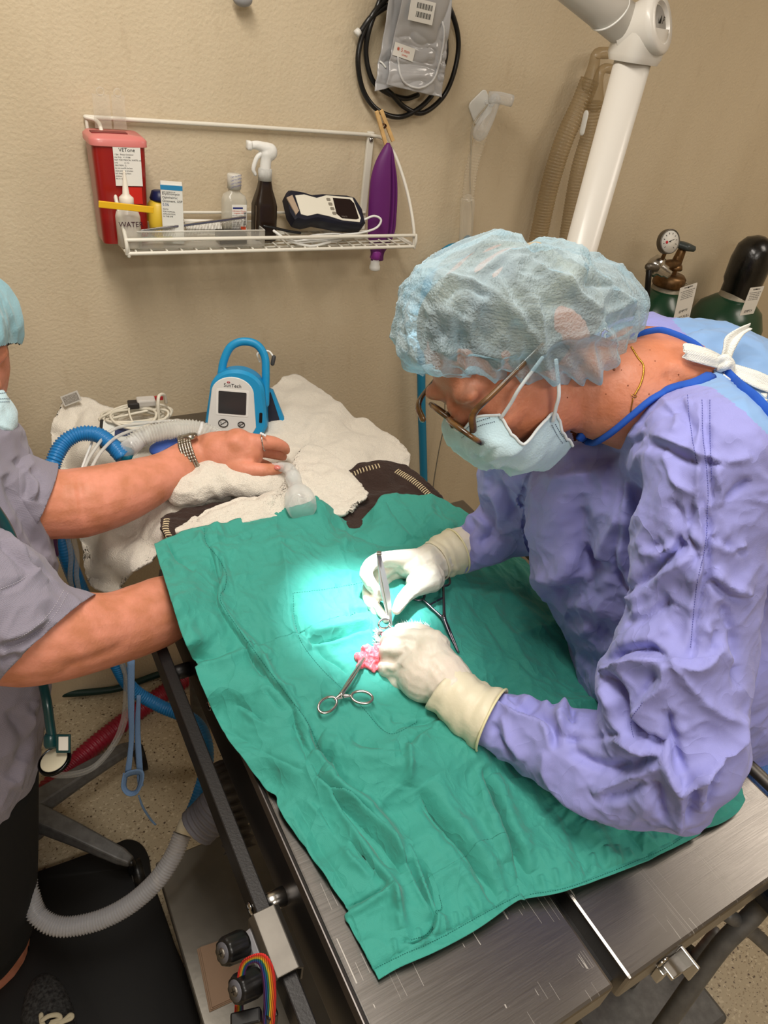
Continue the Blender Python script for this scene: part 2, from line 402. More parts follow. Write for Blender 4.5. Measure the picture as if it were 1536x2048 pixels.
# ================================================================ the room
def wallmat():
    m = bpy.data.materials.new('beige_painted_wall'); m.use_nodes = True; nt = m.node_tree; N = nt.nodes; L = nt.links; b = N['Principled BSDF']
    tc = N.new('ShaderNodeTexCoord'); b.inputs['Roughness'].default_value = .55; b.inputs['Specular IOR Level'].default_value = .3
    n1 = N.new('ShaderNodeTexNoise'); n1.inputs['Scale'].default_value = 2.2; n1.inputs['Detail'].default_value = 3
    mp = N.new('ShaderNodeMapping'); mp.inputs['Scale'].default_value = (3, 3, .8); L.new(tc.outputs['Object'], mp.inputs[0]); L.new(mp.outputs[0], n1.inputs['Vector'])
    r = N.new('ShaderNodeValToRGB'); r.color_ramp.elements[0].position = .3; r.color_ramp.elements[1].position = .7
    r.color_ramp.elements[0].color = (*lin((200, 184, 156)), 1); r.color_ramp.elements[1].color = (*lin((208, 193, 166)), 1)
    L.new(n1.outputs['Fac'], r.inputs[0])
    n3 = N.new('ShaderNodeTexNoise'); n3.inputs['Scale'].default_value = 14; n3.inputs['Detail'].default_value = 8; L.new(mp.outputs[0], n3.inputs['Vector'])
    r3 = N.new('ShaderNodeValToRGB'); r3.color_ramp.elements[0].position = .60; r3.color_ramp.elements[1].position = .74
    mx = N.new('ShaderNodeMixRGB'); mx.inputs[2].default_value = (*lin((168, 146, 116)), 1); L.new(n3.outputs['Fac'], r3.inputs[0])
    mm = N.new('ShaderNodeMath'); mm.operation = 'MULTIPLY'; mm.inputs[1].default_value = .16; L.new(r3.outputs[0], mm.inputs[0])
    L.new(mm.outputs[0], mx.inputs[0]); L.new(r.outputs[0], mx.inputs[1]); L.new(mx.outputs[0], b.inputs['Base Color'])
    n2 = N.new('ShaderNodeTexNoise'); n2.inputs['Scale'].default_value = 160; n2.inputs['Detail'].default_value = 4; L.new(tc.outputs['Object'], n2.inputs['Vector'])
    bp = N.new('ShaderNodeBump'); bp.inputs['Distance'].default_value = .0012; L.new(n2.outputs['Fac'], bp.inputs['Height']); L.new(bp.outputs[0], b.inputs['Normal'])
    return m
def floormat():
    m = bpy.data.materials.new('speckled_vinyl_floor'); m.use_nodes = True; nt = m.node_tree; N = nt.nodes; L = nt.links; b = N['Principled BSDF']
    tc = N.new('ShaderNodeTexCoord'); b.inputs['Roughness'].default_value = .4
    def spots(sc, pos, col, prev, seed):
        v = N.new('ShaderNodeTexVoronoi'); v.inputs['Scale'].default_value = sc; v.inputs['Randomness'].default_value = 1
        mp = N.new('ShaderNodeMapping'); mp.inputs['Location'].default_value = (seed, seed * 2, seed); mp.inputs['Scale'].default_value = (1, 1.3, 1)
        nz = N.new('ShaderNodeTexNoise'); nz.inputs['Scale'].default_value = sc * 2; L.new(tc.outputs['Object'], mp.inputs[0]); L.new(mp.outputs[0], nz.inputs['Vector'])
        ad = N.new('ShaderNodeVectorMath'); ad.operation = 'MULTIPLY_ADD'; ad.inputs[1].default_value = (.012, .012, .012); L.new(nz.outputs['Color'], ad.inputs[0]); L.new(mp.outputs[0], ad.inputs[2])
        L.new(ad.outputs[0], v.inputs['Vector'])
        r = N.new('ShaderNodeValToRGB'); r.color_ramp.elements[0].position = pos; r.color_ramp.elements[0].color = (1, 1, 1, 1)
        r.color_ramp.elements[1].position = pos + .06; r.color_ramp.elements[1].color = (0, 0, 0, 1); L.new(v.outputs['Distance'], r.inputs[0])
        mx = N.new('ShaderNodeMixRGB'); mx.inputs[2].default_value = (*lin(col), 1); L.new(r.outputs[0], mx.inputs[0]); L.new(prev, mx.inputs[1]); return mx.outputs[0]
    rgb = N.new('ShaderNodeRGB'); rgb.outputs[0].default_value = (*lin((178, 164, 138)), 1)
    o = spots(70, .26, (198, 186, 160), rgb.outputs[0], 1); o = spots(95, .20, (150, 134, 108), o, 4); o = spots(60, .13, (84, 68, 54), o, 9); o = spots(120, .13, (70, 56, 46), o, 13)
    L.new(o, b.inputs['Base Color']); return m
W = 1.48
def slab(name, lo, hi, m):
    lo = np.array(lo, float); hi = np.array(hi, float); return tag(G().box((lo + hi) / 2, hi - lo).obj(name, m, smooth=False), kind='structure')
WALLM = wallmat()
slab('wall_back', (-2.2, W, 0), (2.9, W + .1, 2.5), WALLM)
slab('wall_left', (-2.3, -2.2, 0), (-2.2, W + .1, 2.5), WALLM)
slab('wall_right', (2.9, -2.2, 0), (3.0, W + .1, 2.5), WALLM)
slab('wall_front', (-2.3, -2.3, 0), (3.0, -2.2, 2.5), WALLM)
slab('floor', (-2.3, -2.3, -.1), (3.0, W + .1, 0), floormat())
slab('ceiling', (-2.3, -2.3, 2.5), (3.0, W + .1, 2.6), mat('ceiling_white', (205, 200, 190), .8))

BRIGHT = mat('bright_satin_steel', (214, 210, 204), .45, metal=.85)
# ================================================================ operating table
def steel(name, ang):
    m = bpy.data.materials.new(name); m.use_nodes = True; nt = m.node_tree; N = nt.nodes; L = nt.links; b = N['Principled BSDF']
    b.inputs['Metallic'].default_value = 1; tc = N.new('ShaderNodeTexCoord')
    mp = N.new('ShaderNodeMapping'); mp.inputs['Scale'].default_value = (6, 260, 6); mp.inputs['Rotation'].default_value = (0, 0, ang); L.new(tc.outputs['Object'], mp.inputs[0])
    n = N.new('ShaderNodeTexNoise'); n.inputs['Scale'].default_value = 3; n.inputs['Detail'].default_value = 4; L.new(mp.outputs[0], n.inputs['Vector'])
    r = N.new('ShaderNodeMapRange'); r.inputs['To Min'].default_value = .26; r.inputs['To Max'].default_value = .42; L.new(n.outputs['Fac'], r.inputs['Value'])
    # worn scratches: thin lines where distorted waves cross zero
    fac = None
    for k, (rot, sc, th) in enumerate(((.4, 90, .006), (1.3, 70, .005), (2.3, 110, .005), (2.9, 60, .004))):
        mq = N.new('ShaderNodeMapping'); mq.inputs['Rotation'].default_value = (0, 0, rot); mq.inputs['Location'].default_value = (k * 3.1, k, 0); mq.inputs['Scale'].default_value = (sc, sc * .02, 1); L.new(tc.outputs['Object'], mq.inputs[0])
        q = N.new('ShaderNodeTexNoise'); q.inputs['Scale'].default_value = 1; q.inputs['Detail'].default_value = 1; L.new(mq.outputs[0], q.inputs['Vector'])
        s1 = N.new('ShaderNodeMath'); s1.operation = 'SUBTRACT'; s1.inputs[1].default_value = .5; L.new(q.outputs['Fac'], s1.inputs[0])
        s2 = N.new('ShaderNodeMath'); s2.operation = 'ABSOLUTE'; L.new(s1.outputs[0], s2.inputs[0])
        s3 = N.new('ShaderNodeMath'); s3.operation = 'LESS_THAN'; s3.inputs[1].default_value = th; L.new(s2.outputs[0], s3.inputs[0])
        q2 = N.new('ShaderNodeTexNoise'); q2.inputs['Scale'].default_value = 11 + 3 * k; L.new(tc.outputs['Object'], q2.inputs['Vector'])
        s4 = N.new('ShaderNodeMath'); s4.operation = 'GREATER_THAN'; s4.inputs[1].default_value = .62; L.new(q2.outputs['Fac'], s4.inputs[0])
        s5 = N.new('ShaderNodeMath'); s5.operation = 'MULTIPLY'; L.new(s3.outputs[0], s5.inputs[0]); L.new(s4.outputs[0], s5.inputs[1])
        if fac is None: fac = s5.outputs[0]
        else: s6 = N.new('ShaderNodeMath'); s6.operation = 'MAXIMUM'; L.new(fac, s6.inputs[0]); L.new(s5.outputs[0], s6.inputs[1]); fac = s6.outputs[0]
    mx = N.new('ShaderNodeMixRGB'); mx.inputs[1].default_value = (*lin((136, 132, 128)), 1); mx.inputs[2].default_value = (*lin((190, 186, 180)), 1); L.new(fac, mx.inputs[0]); L.new(mx.outputs[0], b.inputs['Base Color'])
    ad = N.new('ShaderNodeMath'); ad.operation = 'MULTIPLY_ADD'; ad.inputs[1].default_value = .3; L.new(fac, ad.inputs[0]); L.new(r.outputs[0], ad.inputs[2]); L.new(ad.outputs[0], b.inputs['Roughness'])
    bp = N.new('ShaderNodeBump'); bp.inputs['Distance'].default_value = .0001; L.new(n.outputs['Fac'], bp.inputs['Height']); L.new(bp.outputs[0], b.inputs['Normal'])
    return m
STEEL = steel('brushed_steel', 0)
tb = thing('operating_table', (.5, .6, 0), 'stainless steel operating table with two-panel top under the teal drape', 'operating table')
def panel(x0, x1, y0, y1, z0, z1):
    g = G(); th = .018
    def q(x, y, z): return (x, y, z)
    v = [(x0, y0, z0), (x1, y0, z1), (x1, y1, z1), (x0, y1, z0)]
    vv = v + [(a, b, c - .045) for a, b, c in v]
    g.add(vv, [(0, 1, 2, 3), (0, 4, 5, 1), (1, 5, 6, 2), (2, 6, 7, 3), (3, 7, 4, 0)])
    return g
TX0, TXG, TX1, TY0, TY1 = .197, .455, .795, .105, .90
g = panel(TX0, TXG - .009, TY0 + .0, TY1, .902, .893); pn = g.obj('panel', STEEL, tb, smooth=False, bevel=.004); pn['label'] = 'left steel top panel'
g = panel(TXG + .009, TX1, TY0 - .003, TY1, .893, .903); pn = g.obj('panel', STEEL, tb, smooth=False, bevel=.004); pn['label'] = 'right steel top panel, scratched'
G().box((TXG, (TY0 + TY1) / 2, .85), (.03, TY1 - TY0 - .02, .03)).obj('drain_channel', BLACK, tb, smooth=False)
G().box((.43, (TY1 + 1.40) / 2 + .002, .888), (.46, 1.40 - TY1, .018)).obj('head_extension', STEEL, tb, smooth=False, bevel=.003)
# folded side wall of the tray
g = G(); g.prism([(TX0 + .002, .9045), (TX0 - .004, .9055), (TX0 - .008, .900), (TX0 - .018, .846), (TX0 - .012, .843), (TX0 - .002, .895)], (0, .02, 0), (1, 0, 0), (0, 0, 1), TY1 - .02); g.obj('tray_side', mat('dark_reflection_steel', (84, 80, 78), .34, metal=.9, var=.1, vscale=12), tb, smooth=False, bevel=.0015)  # darker steel colour paints in the dark surroundings this wall reflects
G().box((.5, (TY0 + TY1) / 2 + .03, .835), (.56, TY1 - TY0 - .1, .03)).obj('underframe', CHROMED, tb, smooth=False, bevel=.003)
G().tube([(TX1 + .035, .12, .885), (TX1 + .035, .76, .885)], .009).obj('side_rail', CHROMED, tb)
# flat black accessory rail along the left side
G().beam((.151, .02, .860), (.151, .80, .860), .016, .048).obj('accessory_rail', BLKM, tb, smooth=False, bevel=.0015)
for yy in (.352, .715):
    G().tube([(.151, yy, .858), (.186, yy, .858)], .011, 16, caps=True).obj('rail_spacer', CHROME if yy < .5 else BLKM, tb)
def screw(c, ax, r, parent, m=CHROME):
    g = G(); g.lathe(c, ax, [(r, 0), (r, .0012), (r * .8, .0026), (.0002, .003)], 14)
    ax = nrm(ax); u = nrm(np.cross(ax, (0.3, 1, .2))); w = np.cross(ax, u)
    o = g.obj('screw', m, parent)
    k = G(); k.beam(np.array(c) + ax * .0026 - u * r * .6, np.array(c) + ax * .0026 + u * r * .6, r * .22, .0012, ax); k.beam(np.array(c) + ax * .0026 - w * r * .6, np.array(c) + ax * .0026 + w * r * .6, r * .22, .0012, ax)
    k.obj('slot', BLACK, o, smooth=False); return o
screw((.1425, .352, .866), (-1, 0, 0), .007, tb); screw((.184, .625, .875), (-1, 0, 0), .007, tb)
for px_ in ((1171, 2010), (1345, 1903)):
    p = PY(px_[0], px_[1], TY0 - .006); screw((p[0], TY0 - .004, .880), (0, -1, 0), .006, tb)
screw((.520, TY0 - .004, .884), (0, -1, 0), .005, tb)
g = G(); g.box((.535, TY0 - .012, .868), (.026, .018, .006)); g.box((.547, TY0 - .016, .872), (.004, .026, .03)); g.box((.523, TY0 - .008, .855), (.010, .010, .022))
g.obj('latch', CHROME, tb, smooth=False, bevel=.001)
# bent tube leg frame at the right, cross tube, shelf below
g = G(); g.tube([(.83, .16, .87), P(1530, 1795, 1.0), P(1440, 1895, 1.02), P(1330, 2048, 1.06), P(1270, 2130, 1.12)], .0135, 14, sm=6); g.obj('leg', GREYM, tb)
g = G(); g.tube([(.83, .5, .80), (.80, .3, .42), (.8, .2, .30)], .016, 14, sm=6); g.obj('leg', GREYM, tb)
G().tube([P(1455, 1830, 1.0), P(1500, 1860, 1.03), P(1560, 1915, 1.06)], .0105, 12, sm=4).obj('cross_tube', GREYM, tb)
for x, y in ((.30, 1.1), (.62, 1.1), (.44, .45)):
    G().tube([(x, y, .84), (x, y, .05)], .022, 14).obj('leg', GREYM, tb)
G().box((.30, .50, .185), (.37, .62, .03)).obj('lower_shelf', mat('dull_steel_plate', (128, 124, 116), .38, metal=.85, var=.15, vscale=8, bump=.0003, bscale=40), tb, smooth=False, bevel=.003)
def caster(p, parent, r=.035):
    g = G(); g.tube([(p[0] - .012, p[1], p[2] + r), (p[0] + .012, p[1], p[2] + r)], r, 20, caps=True); w = g.obj('caster', BLACK, parent)
    G().tube([(p[0] - .0135, p[1], p[2] + r), (p[0] + .0135, p[1], p[2] + r)], r * .4, 12, caps=True).obj('hub', GREYM, w)
for x, y in ((.20, .30), (.44, .30), (.20, .74), (.44, .74)):
    G().tube([(x, y, .175), (x, y, .06)], .012).obj('caster_stem', GREYM, tb); caster((x, y, 0), tb)
p = PZ(1395, 1905, .1); G().tube([(p[0], p[1], .2), (p[0], p[1], .06)], .01).obj('caster_stem', GREYM, tb); caster((p[0], p[1], 0), tb, .045)
# clamp and star knobs on the left rail
cl = thing('rail_clamp', (.142, .23, .87), 'steel rail clamp with two black ridged knobs on the table side rail', 'clamp')
def onrail(x, y, z=.885): return PZ(x, y, z)
a0 = np.array([.151, .334, .879]); a1 = np.array([.151, .266, .879])
g = G(); g.prism([(-.019, -.02), (-.019, .008), (-.013, .014), (.010, .014), (.016, .008), (.016, -.02), (.013, -.02), (.013, .006), (.008, .011), (-.011, .011), (-.016, .006), (-.016, -.02)], a1, (1, 0, 0), (0, 0, 1), a0[1] - a1[1]); g.obj('channel', CHROMED, cl, smooth=False, bevel=.001)
G().box((.132, .298, .866), (.014, .062, .030)).obj('body', mat('grey_clamp_plastic', (128, 128, 132), .4), cl, smooth=False, bevel=.006)
for k, yy in enumerate((.318, .280)):
    c = np.array([.121, yy, .874]); ax = nrm((-.85, -.12, .42)); g = G(); pr = []
    g.lathe(c, ax, [(.006, -.004), (.0140, 0), (.0150, .004), (.0142, .022), (.0125, .0255)], 40); me = g.mesh(); v, n_ = vn(me)
    rel = v - c; h = rel @ ax; rad = rel - h[:, None] * ax; u = nrm(np.cross(ax, (0, 1, 0))); w2 = np.cross(ax, u); an = np.arctan2(rad @ w2, rad @ u)
    setv(me, v - rad * (np.where(h > .002, .07, 0) * (np.cos(an * 10) < 0))[:, None]); kn = link('knob', me, BLACK, cl)
    screw(c + ax * .0255, ax, .005, kn, CHROMED); G().lathe(c + ax * .0252, ax, [(.010, 0), (.010, .001), (.001, .0012)], 20).obj('cap_disc', mat('grey_disc', (84, 84, 90), .4), kn)
g = G(); g.box((.103, .258, .858), (.030, .014, .012), frame((0, 0, 0), (.9, -.3, .2), (.3, .9, 0))[1:]); g.box((.127, .254, .835), (.012, .014, .05)); g.obj('lever', BLACK, cl, smooth=False, bevel=.002)
# rainbow leash looped over the lower knob
def leashmat():
    m = bpy.data.materials.new('rainbow_webbing'); m.use_nodes = True; nt = m.node_tree; N = nt.nodes; L = nt.links; b = N['Principled BSDF']; b.inputs['Roughness'].default_value = .8
    at = N.new('ShaderNodeAttribute'); at.attribute_name = 'stripe'; r = N.new('ShaderNodeValToRGB'); r.color_ramp.interpolation = 'CONSTANT'
    cols = [(96, 30, 110), (24, 66, 150), (22, 120, 110), (230, 190, 40), (236, 120, 30), (214, 44, 40)]
    e = r.color_ramp.elements; e[0].color = (*lin(cols[0]), 1); e[1].position = 1 / 6; e[1].color = (*lin(cols[1]), 1)
    for i in range(2, 6): q = e.new(i / 6); q.color = (*lin(cols[i]), 1)
    L.new(at.outputs['Fac'], r.inputs[0]); L.new(r.outputs[0], b.inputs['Base Color'])
    tc = N.new('ShaderNodeTexCoord'); w = N.new('ShaderNodeTexWave'); w.inputs['Scale'].default_value = 220; L.new(tc.outputs['Object'], w.inputs['Vector'])
    bp = N.new('ShaderNodeBump'); bp.inputs['Distance'].default_value = .0006; L.new(w.outputs['Fac'], bp.inputs['Height']); L.new(bp.outputs[0], b.inputs['Normal']); return m
def webbing(name, left, right, m, label, cat, thick=.0012, nc=7):
    a = spline(left, 10); b = spline(right, 10); n = min(len(a), len(b)); a = a[:n]; b = b[:n]
    grid = np.stack([a * (1 - t) + b * t for t in np.linspace(0, 1, nc)], 1)
    o = sheet(name, grid, m, None, 0); me = o.data; at = me.attributes.new('stripe', 'FLOAT', 'POINT')
    at.data.foreach_set('value', np.tile(np.linspace(0, .999, nc), n)); md = o.modifiers.new('s', 'SOLIDIFY'); md.thickness = thick; md.offset = -1
    return tag(o, label, cat)
def D(l): return [P(*q) for q in l]
webbing('rainbow_leash',
    D([(488, 2090, 0.745), (486, 2000, 0.715), (490, 1945, 0.695), (502, 1925, 0.680), (518, 1928, 0.675), (526, 1960, 0.680), (528, 2020, 0.700), (524, 2090, 0.725)]),
    D([(466, 2090, 0.735), (470, 2000, 0.705), (478, 1935, 0.685), (498, 1912, 0.670), (530, 1908, 0.665), (550, 1945, 0.670), (552, 2020, 0.690), (544, 2090, 0.715)]),
    leashmat(), 'rainbow striped leash looped over the lower clamp knob', 'leash')
# ================================================================ teal drape
ZC = [(308, 1085, 1.005), (350, 1200, 1.015), (372, 1270, 1.0), (395, 1335, .962), (450, 1450, .93), (530, 1580, .914), (610, 1700, .909), (700, 1830, .908), (755, 1960, .907), (900, 1880, .908), (1050, 1795, .908), (1250, 1725, .907),
      (1400, 1660, .908), (1490, 1600, .908), (1440, 1540, .906), (1300, 1430, .91), (1200, 1320, .91), (1110, 1190, .925), (1020, 1090, .94), (400, 1050, 1.0), (500, 1035, .99), (632, 995, 1.0), (700, 1035, .97), (770, 990, 1.0), (850, 990, 1.0), (912, 1012, .985),
      (740, 1230, .985), (650, 1230, .985), (560, 1150, .985), (450, 1150, .985), (850, 1120, .97), (850, 1230, .97), (950, 1250, .945), (1000, 1150, .94), (480, 1300, .975), (600, 1350, .97), (700, 1400, .96), (800, 1400, .955), (900, 1400, .94), (1000, 1400, .925),
      (600, 1500, .945), (700, 1550, .94), (830, 1500, .955), (900, 1450, .95), (800, 1650, .92), (950, 1600, .925), (1050, 1550, .922), (1100, 1650, .915), (640, 1650, .915), (780, 1800, .915)]
DF = [ # long seam / hem fold running down the left part
 ('s', -.0045, 10, [(418, 1090), (432, 1130), (440, 1168), (436, 1200), (455, 1240), (490, 1290), (528, 1340), (550, 1375), (585, 1410), (595, 1450), (625, 1510)]),
 ('v', .0035, 4, [(440, 1115), (443, 1150), (440, 1180)]), ('e', .004, 9, [(398, 1060), (405, 1090), (430, 1110), (446, 1130), (448, 1165), (437, 1200)]),
 ('e', .003, 7, [(437, 1200), (470, 1262), (520, 1320), (555, 1370), (590, 1420), (612, 1460), (632, 1500)]),
 ('d', .0035, 4, [(332, 1078), (350, 1110), (372, 1132), (392, 1143)]), ('r', .002, 9, [(322, 1090), (345, 1125), (380, 1150)]),
 ('d', .0025, 4, [(406, 1052), (412, 1080), (425, 1100)]), ('r', .0025, 14, [(352, 1190), (380, 1260), (420, 1330)]),
 # cross crease
 ('e', .0045, 8, [(385, 1330), (400, 1336), (440, 1325), (480, 1305), (505, 1290)]), ('d', .003, 8, [(378, 1312), (420, 1318), (480, 1292)]),
 ('e', .003, 6, [(480, 1270), (510, 1290), (530, 1330), (545, 1372)]), ('d', .003, 5, [(500, 1300), (520, 1340), (548, 1362)]), ('e', .003, 5, [(520, 1290), (540, 1310), (525, 1330)]),
 ('e', .002, 7, [(470, 1395), (520, 1380), (570, 1375)]), ('d', .0025, 5, [(530, 1378), (548, 1400), (570, 1420)]), ('d', .002, 5, [(470, 1405), (500, 1420), (530, 1445)]), ('e', .002, 5, [(478, 1420), (505, 1440), (535, 1452)]),
 ('e', .002, 7, [(548, 1395), (565, 1385), (590, 1380)]), ('d', .0015, 6, [(440, 1450), (480, 1470), (540, 1510), (610, 1540)]),
 ('d', .002, 6, [(585, 1440), (602, 1490), (622, 1530)]), ('d', .002, 5, [(590, 1430), (600, 1460), (614, 1520)]),
 # vertical panel creases upper middle
 ('e', .003, 9, [(545, 1040), (565, 1100), (575, 1170), (580, 1230), (590, 1270)]), ('d', .0015, 10, [(455, 1120), (470, 1180), (478, 1240)]), ('e', .0015, 8, [(430, 1100), (455, 1150), (472, 1200)]),
 ('e', .002, 7, [(625, 1000), (655, 1070), (690, 1120), (705, 1180), (715, 1230)]), ('d', .0018, 7, [(640, 1010), (680, 1080), (700, 1150)]),
 ('r', .004, 18, [(640, 1000), (665, 1050), (690, 1100)]), ('d', .004, 8, [(655, 1045), (690, 1060), (740, 1078), (800, 1085), (830, 1068)]), ('e', .003, 8, [(668, 1030), (690, 1058), (688, 1110)]),
 ('d', .004, 7, [(770, 1000), (800, 1040), (830, 1072), (850, 1085)]), ('e', .003, 8, [(790, 1060), (830, 1066), (870, 1030)]), ('r', .003, 14, [(850, 1040), (910, 1060)]),
 # wet bright window flap and the dark slit left of the wound
 ('s', .0018, 9, [(588, 1186), (640, 1182), (700, 1170), (760, 1158)]), ('d', .003, 5, [(586, 1210), (592, 1250), (604, 1268), (625, 1262)]), ('e', .003, 7, [(590, 1270), (608, 1285), (620, 1300)]),
 ('d', .009, 10, [(616, 1282), (640, 1282), (680, 1268), (720, 1258), (745, 1254)]), ('e', .007, 12, [(612, 1268), (650, 1262), (700, 1248), (740, 1244)]), ('e', .005, 9, [(625, 1292), (660, 1286), (700, 1275), (740, 1268)]),
 ('d', .004, 5, [(632, 1293), (650, 1312), (672, 1325), (695, 1348)]), ('e', .004, 7, [(700, 1220), (730, 1214), (745, 1205)]), ('d', .003, 6, [(690, 1230), (728, 1222), (742, 1216)]),
 ('e', .003, 10, [(640, 1320), (660, 1360), (700, 1400), (760, 1435)]), ('d', .0015, 5, [(650, 1340), (690, 1385), (740, 1425), (782, 1465)]),
 ('d', .0015, 4, [(735, 1418), (778, 1468), (800, 1456), (850, 1440)]), ('e', .003, 7, [(790, 1450), (840, 1440), (880, 1445)]), ('d', .0035, 7, [(780, 1440), (830, 1448), (900, 1440)]),
 # the puckered point and its radiating creases
 ('e', .006, 12, [(830, 1500), (850, 1470), (880, 1450), (920, 1440)]), ('d', .004, 6, [(815, 1490), (845, 1468), (870, 1455)]), ('e', .006, 10, [(818, 1490), (820, 1540), (818, 1570)]), ('d', .003, 10, [(700, 1480), (760, 1505), (815, 1500)]),
 ('r', .006, 22, [(640, 1480), (720, 1520), (800, 1500)]), ('e', .003, 8, [(760, 1600), (800, 1570), (825, 1530)]),
 ('d', .006, 9, [(655, 1502), (690, 1560), (725, 1580)]), ('e', .005, 10, [(625, 1505), (640, 1520), (675, 1560)]), ('d', .006, 6, [(622, 1465), (640, 1500), (665, 1520)]),
 # big folded-over roll down the lower left
 ('s', .004, 22, [(622, 1528), (650, 1575), (700, 1600), (760, 1660), (800, 1710), (835, 1780), (865, 1835)]),
 ('r', .012, 16, [(640, 1545), (690, 1585), (735, 1620), (775, 1670), (810, 1730)]),
 ('d', .005, 8, [(632, 1548), (665, 1590), (700, 1625), (740, 1670), (775, 1710), (802, 1755)]), ('d', .004, 7, [(665, 1590), (700, 1640), (740, 1690), (780, 1745)]),
 ('e', .007, 12, [(640, 1560), (690, 1640), (740, 1720), (785, 1780), (800, 1860)]), ('d', .005, 6, [(700, 1680), (730, 1720), (775, 1775)]),
 ('e', .004, 9, [(610, 1600), (660, 1660), (700, 1720), (740, 1760)]), ('d', .003, 9, [(640, 1620), (690, 1710)]), ('d', .002, 9, [(590, 1600), (640, 1690), (700, 1790)]), ('e', .002, 9, [(580, 1620), (620, 1700), (660, 1770)]),
 ('e', .006, 9, [(692, 1832), (720, 1822), (760, 1795), (785, 1780)]), ('d', .004, 7, [(690, 1815), (740, 1795), (775, 1775)]), ('e', .006, 8, [(785, 1780), (800, 1830), (812, 1880)]), ('d', .004, 6, [(790, 1815), (805, 1850), (812, 1890)]),
 ('s', .007, 9, [(820, 1690), (840, 1740), (862, 1800), (876, 1828), (886, 1830)]), ('s', .006, 7, [(815, 1892), (840, 1888), (868, 1862), (872, 1830)]),
 # long soft folds to the right
 ('v', .007, 11, [(835, 1580), (880, 1650), (930, 1710), (985, 1790), (1000, 1820)]), ('r', .006, 20, [(860, 1560), (910, 1640), (960, 1700), (1010, 1780)]),
 ('d', .012, 6, [(960, 1540), (985, 1600), (1010, 1660), (1035, 1730), (1046, 1795)]), ('r', .006, 16, [(985, 1550), (1020, 1640), (1065, 1740)]), ('r', .005, 18, [(930, 1480), (960, 1530), (985, 1640), (1020, 1720)]),
 ('s', .007, 14, [(962, 1540), (985, 1600), (1010, 1660), (1035, 1730), (1047, 1795)]), ('s', .004, 12, [(838, 1580), (882, 1650), (932, 1710), (986, 1790)]), ('v', .005, 12, [(1240, 1660), (1280, 1700), (1310, 1730)]), ('e', .005, 12, [(1265, 1650), (1300, 1690), (1340, 1710)]), ('v', .004, 12, [(1120, 1610), (1150, 1680), (1180, 1750)]), ('r', .004, 16, [(1180, 1640), (1210, 1700), (1240, 1740)]),
 ('e', .003, 8, [(1380, 1640), (1400, 1670)]), ('v', .004, 7, [(1440, 1560), (1470, 1590)]), ('e', .003, 6, [(1430, 1600), (1450, 1630)]),
 # right hand field: soaked, fine diagonal creases
 ('e', .002, 7, [(960, 1110), (1010, 1170), (1070, 1240), (1120, 1300)]), ('d', .0015, 6, [(900, 1160), (960, 1230), (1020, 1300), (1080, 1370)]), ('e', .0015, 6, [(1000, 1280), (1060, 1260), (1120, 1250)]), ('v', .002, 12, [(1050, 1180), (1110, 1240)]),
 # edge hems
 ('d', .0018, 2.6, [(700, 1942), (750, 1936), (800, 1905), (880, 1868), (960, 1825), (1045, 1780)]), ('d', .0018, 2.6, [(1060, 1783), (1140, 1770), (1250, 1726), (1330, 1690), (1400, 1648)]),
 ('d', .001, 2.5, [(745, 1945), (700, 1832)]),
]
for k in range(26):   # little gathers along the lower hem
    t = k / 25; x = 790 + 620 * t; y = 1905 - 250 * t - 12 * math.sin(t * 3.1); DF.append(('e', .0012 + .0012 * random.random(), 4, [(x - 4, y - 26), (x + 4, y + 12)]))
def drape_z(q): return idw(q, ZC, 3)
def onheight(q, zf):
    z = zf(q); d = np.stack([(q[:, 0] - 768) / F, (q[:, 1] - 1024) / F, np.ones(len(q))], -1) @ ROT.T
    return CAM + d * ((z - CAM[2]) / d[:, 2])[:, None]
top = [(308, 1085), (360, 1062), (420, 1048), (500, 1035), (560, 1020), (618, 1005), (632, 992), (648, 1008), (690, 1033), (716, 1042), (748, 1015), (768, 991), (840, 989), (880, 995), (925, 1020)]
right = [(925, 1020), (1000, 1080), (1060, 1130), (1110, 1185), (1160, 1262), (1215, 1330), (1350, 1460), (1446, 1538), (1478, 1570), (1490, 1600)]
left = [(308, 1085), (320, 1130), (345, 1210), (372, 1290), (397, 1336), (392, 1345), (430, 1430), (480, 1510), (530, 1575), (553, 1592), (560, 1620), (620, 1710), (695, 1822), (690, 1832), (715, 1880), (757, 1960)]
bottom = [(757, 1960), (800, 1935), (880, 1900), (960, 1855), (1030, 1805), (1050, 1800), (1055, 1797), (1130, 1783), (1250, 1740), (1330, 1705), (1395, 1672), (1400, 1662), (1440, 1648), (1475, 1625), (1490, 1600)]
gp = coons(top, right, bottom, left, 380, 420); q = gp.reshape(-1, 2)
base = onheight(q, drape_z)
dz = crease(q, DF); w3 = wrinkle(np.c_[base[:, :2], base[:, 2] * 0], 13, 3)
dz = dz * 1.85 + (w3 - .45) * .0065 + (wrinkle(np.c_[base[:, :2], base[:, 2] * 0 + 3], 30, 2) - .45) * .0016
edge = np.ones(gp.shape[:2]); edge[-14:] *= np.linspace(1, .25, 14)[:, None]; dz = dz * edge.reshape(-1)
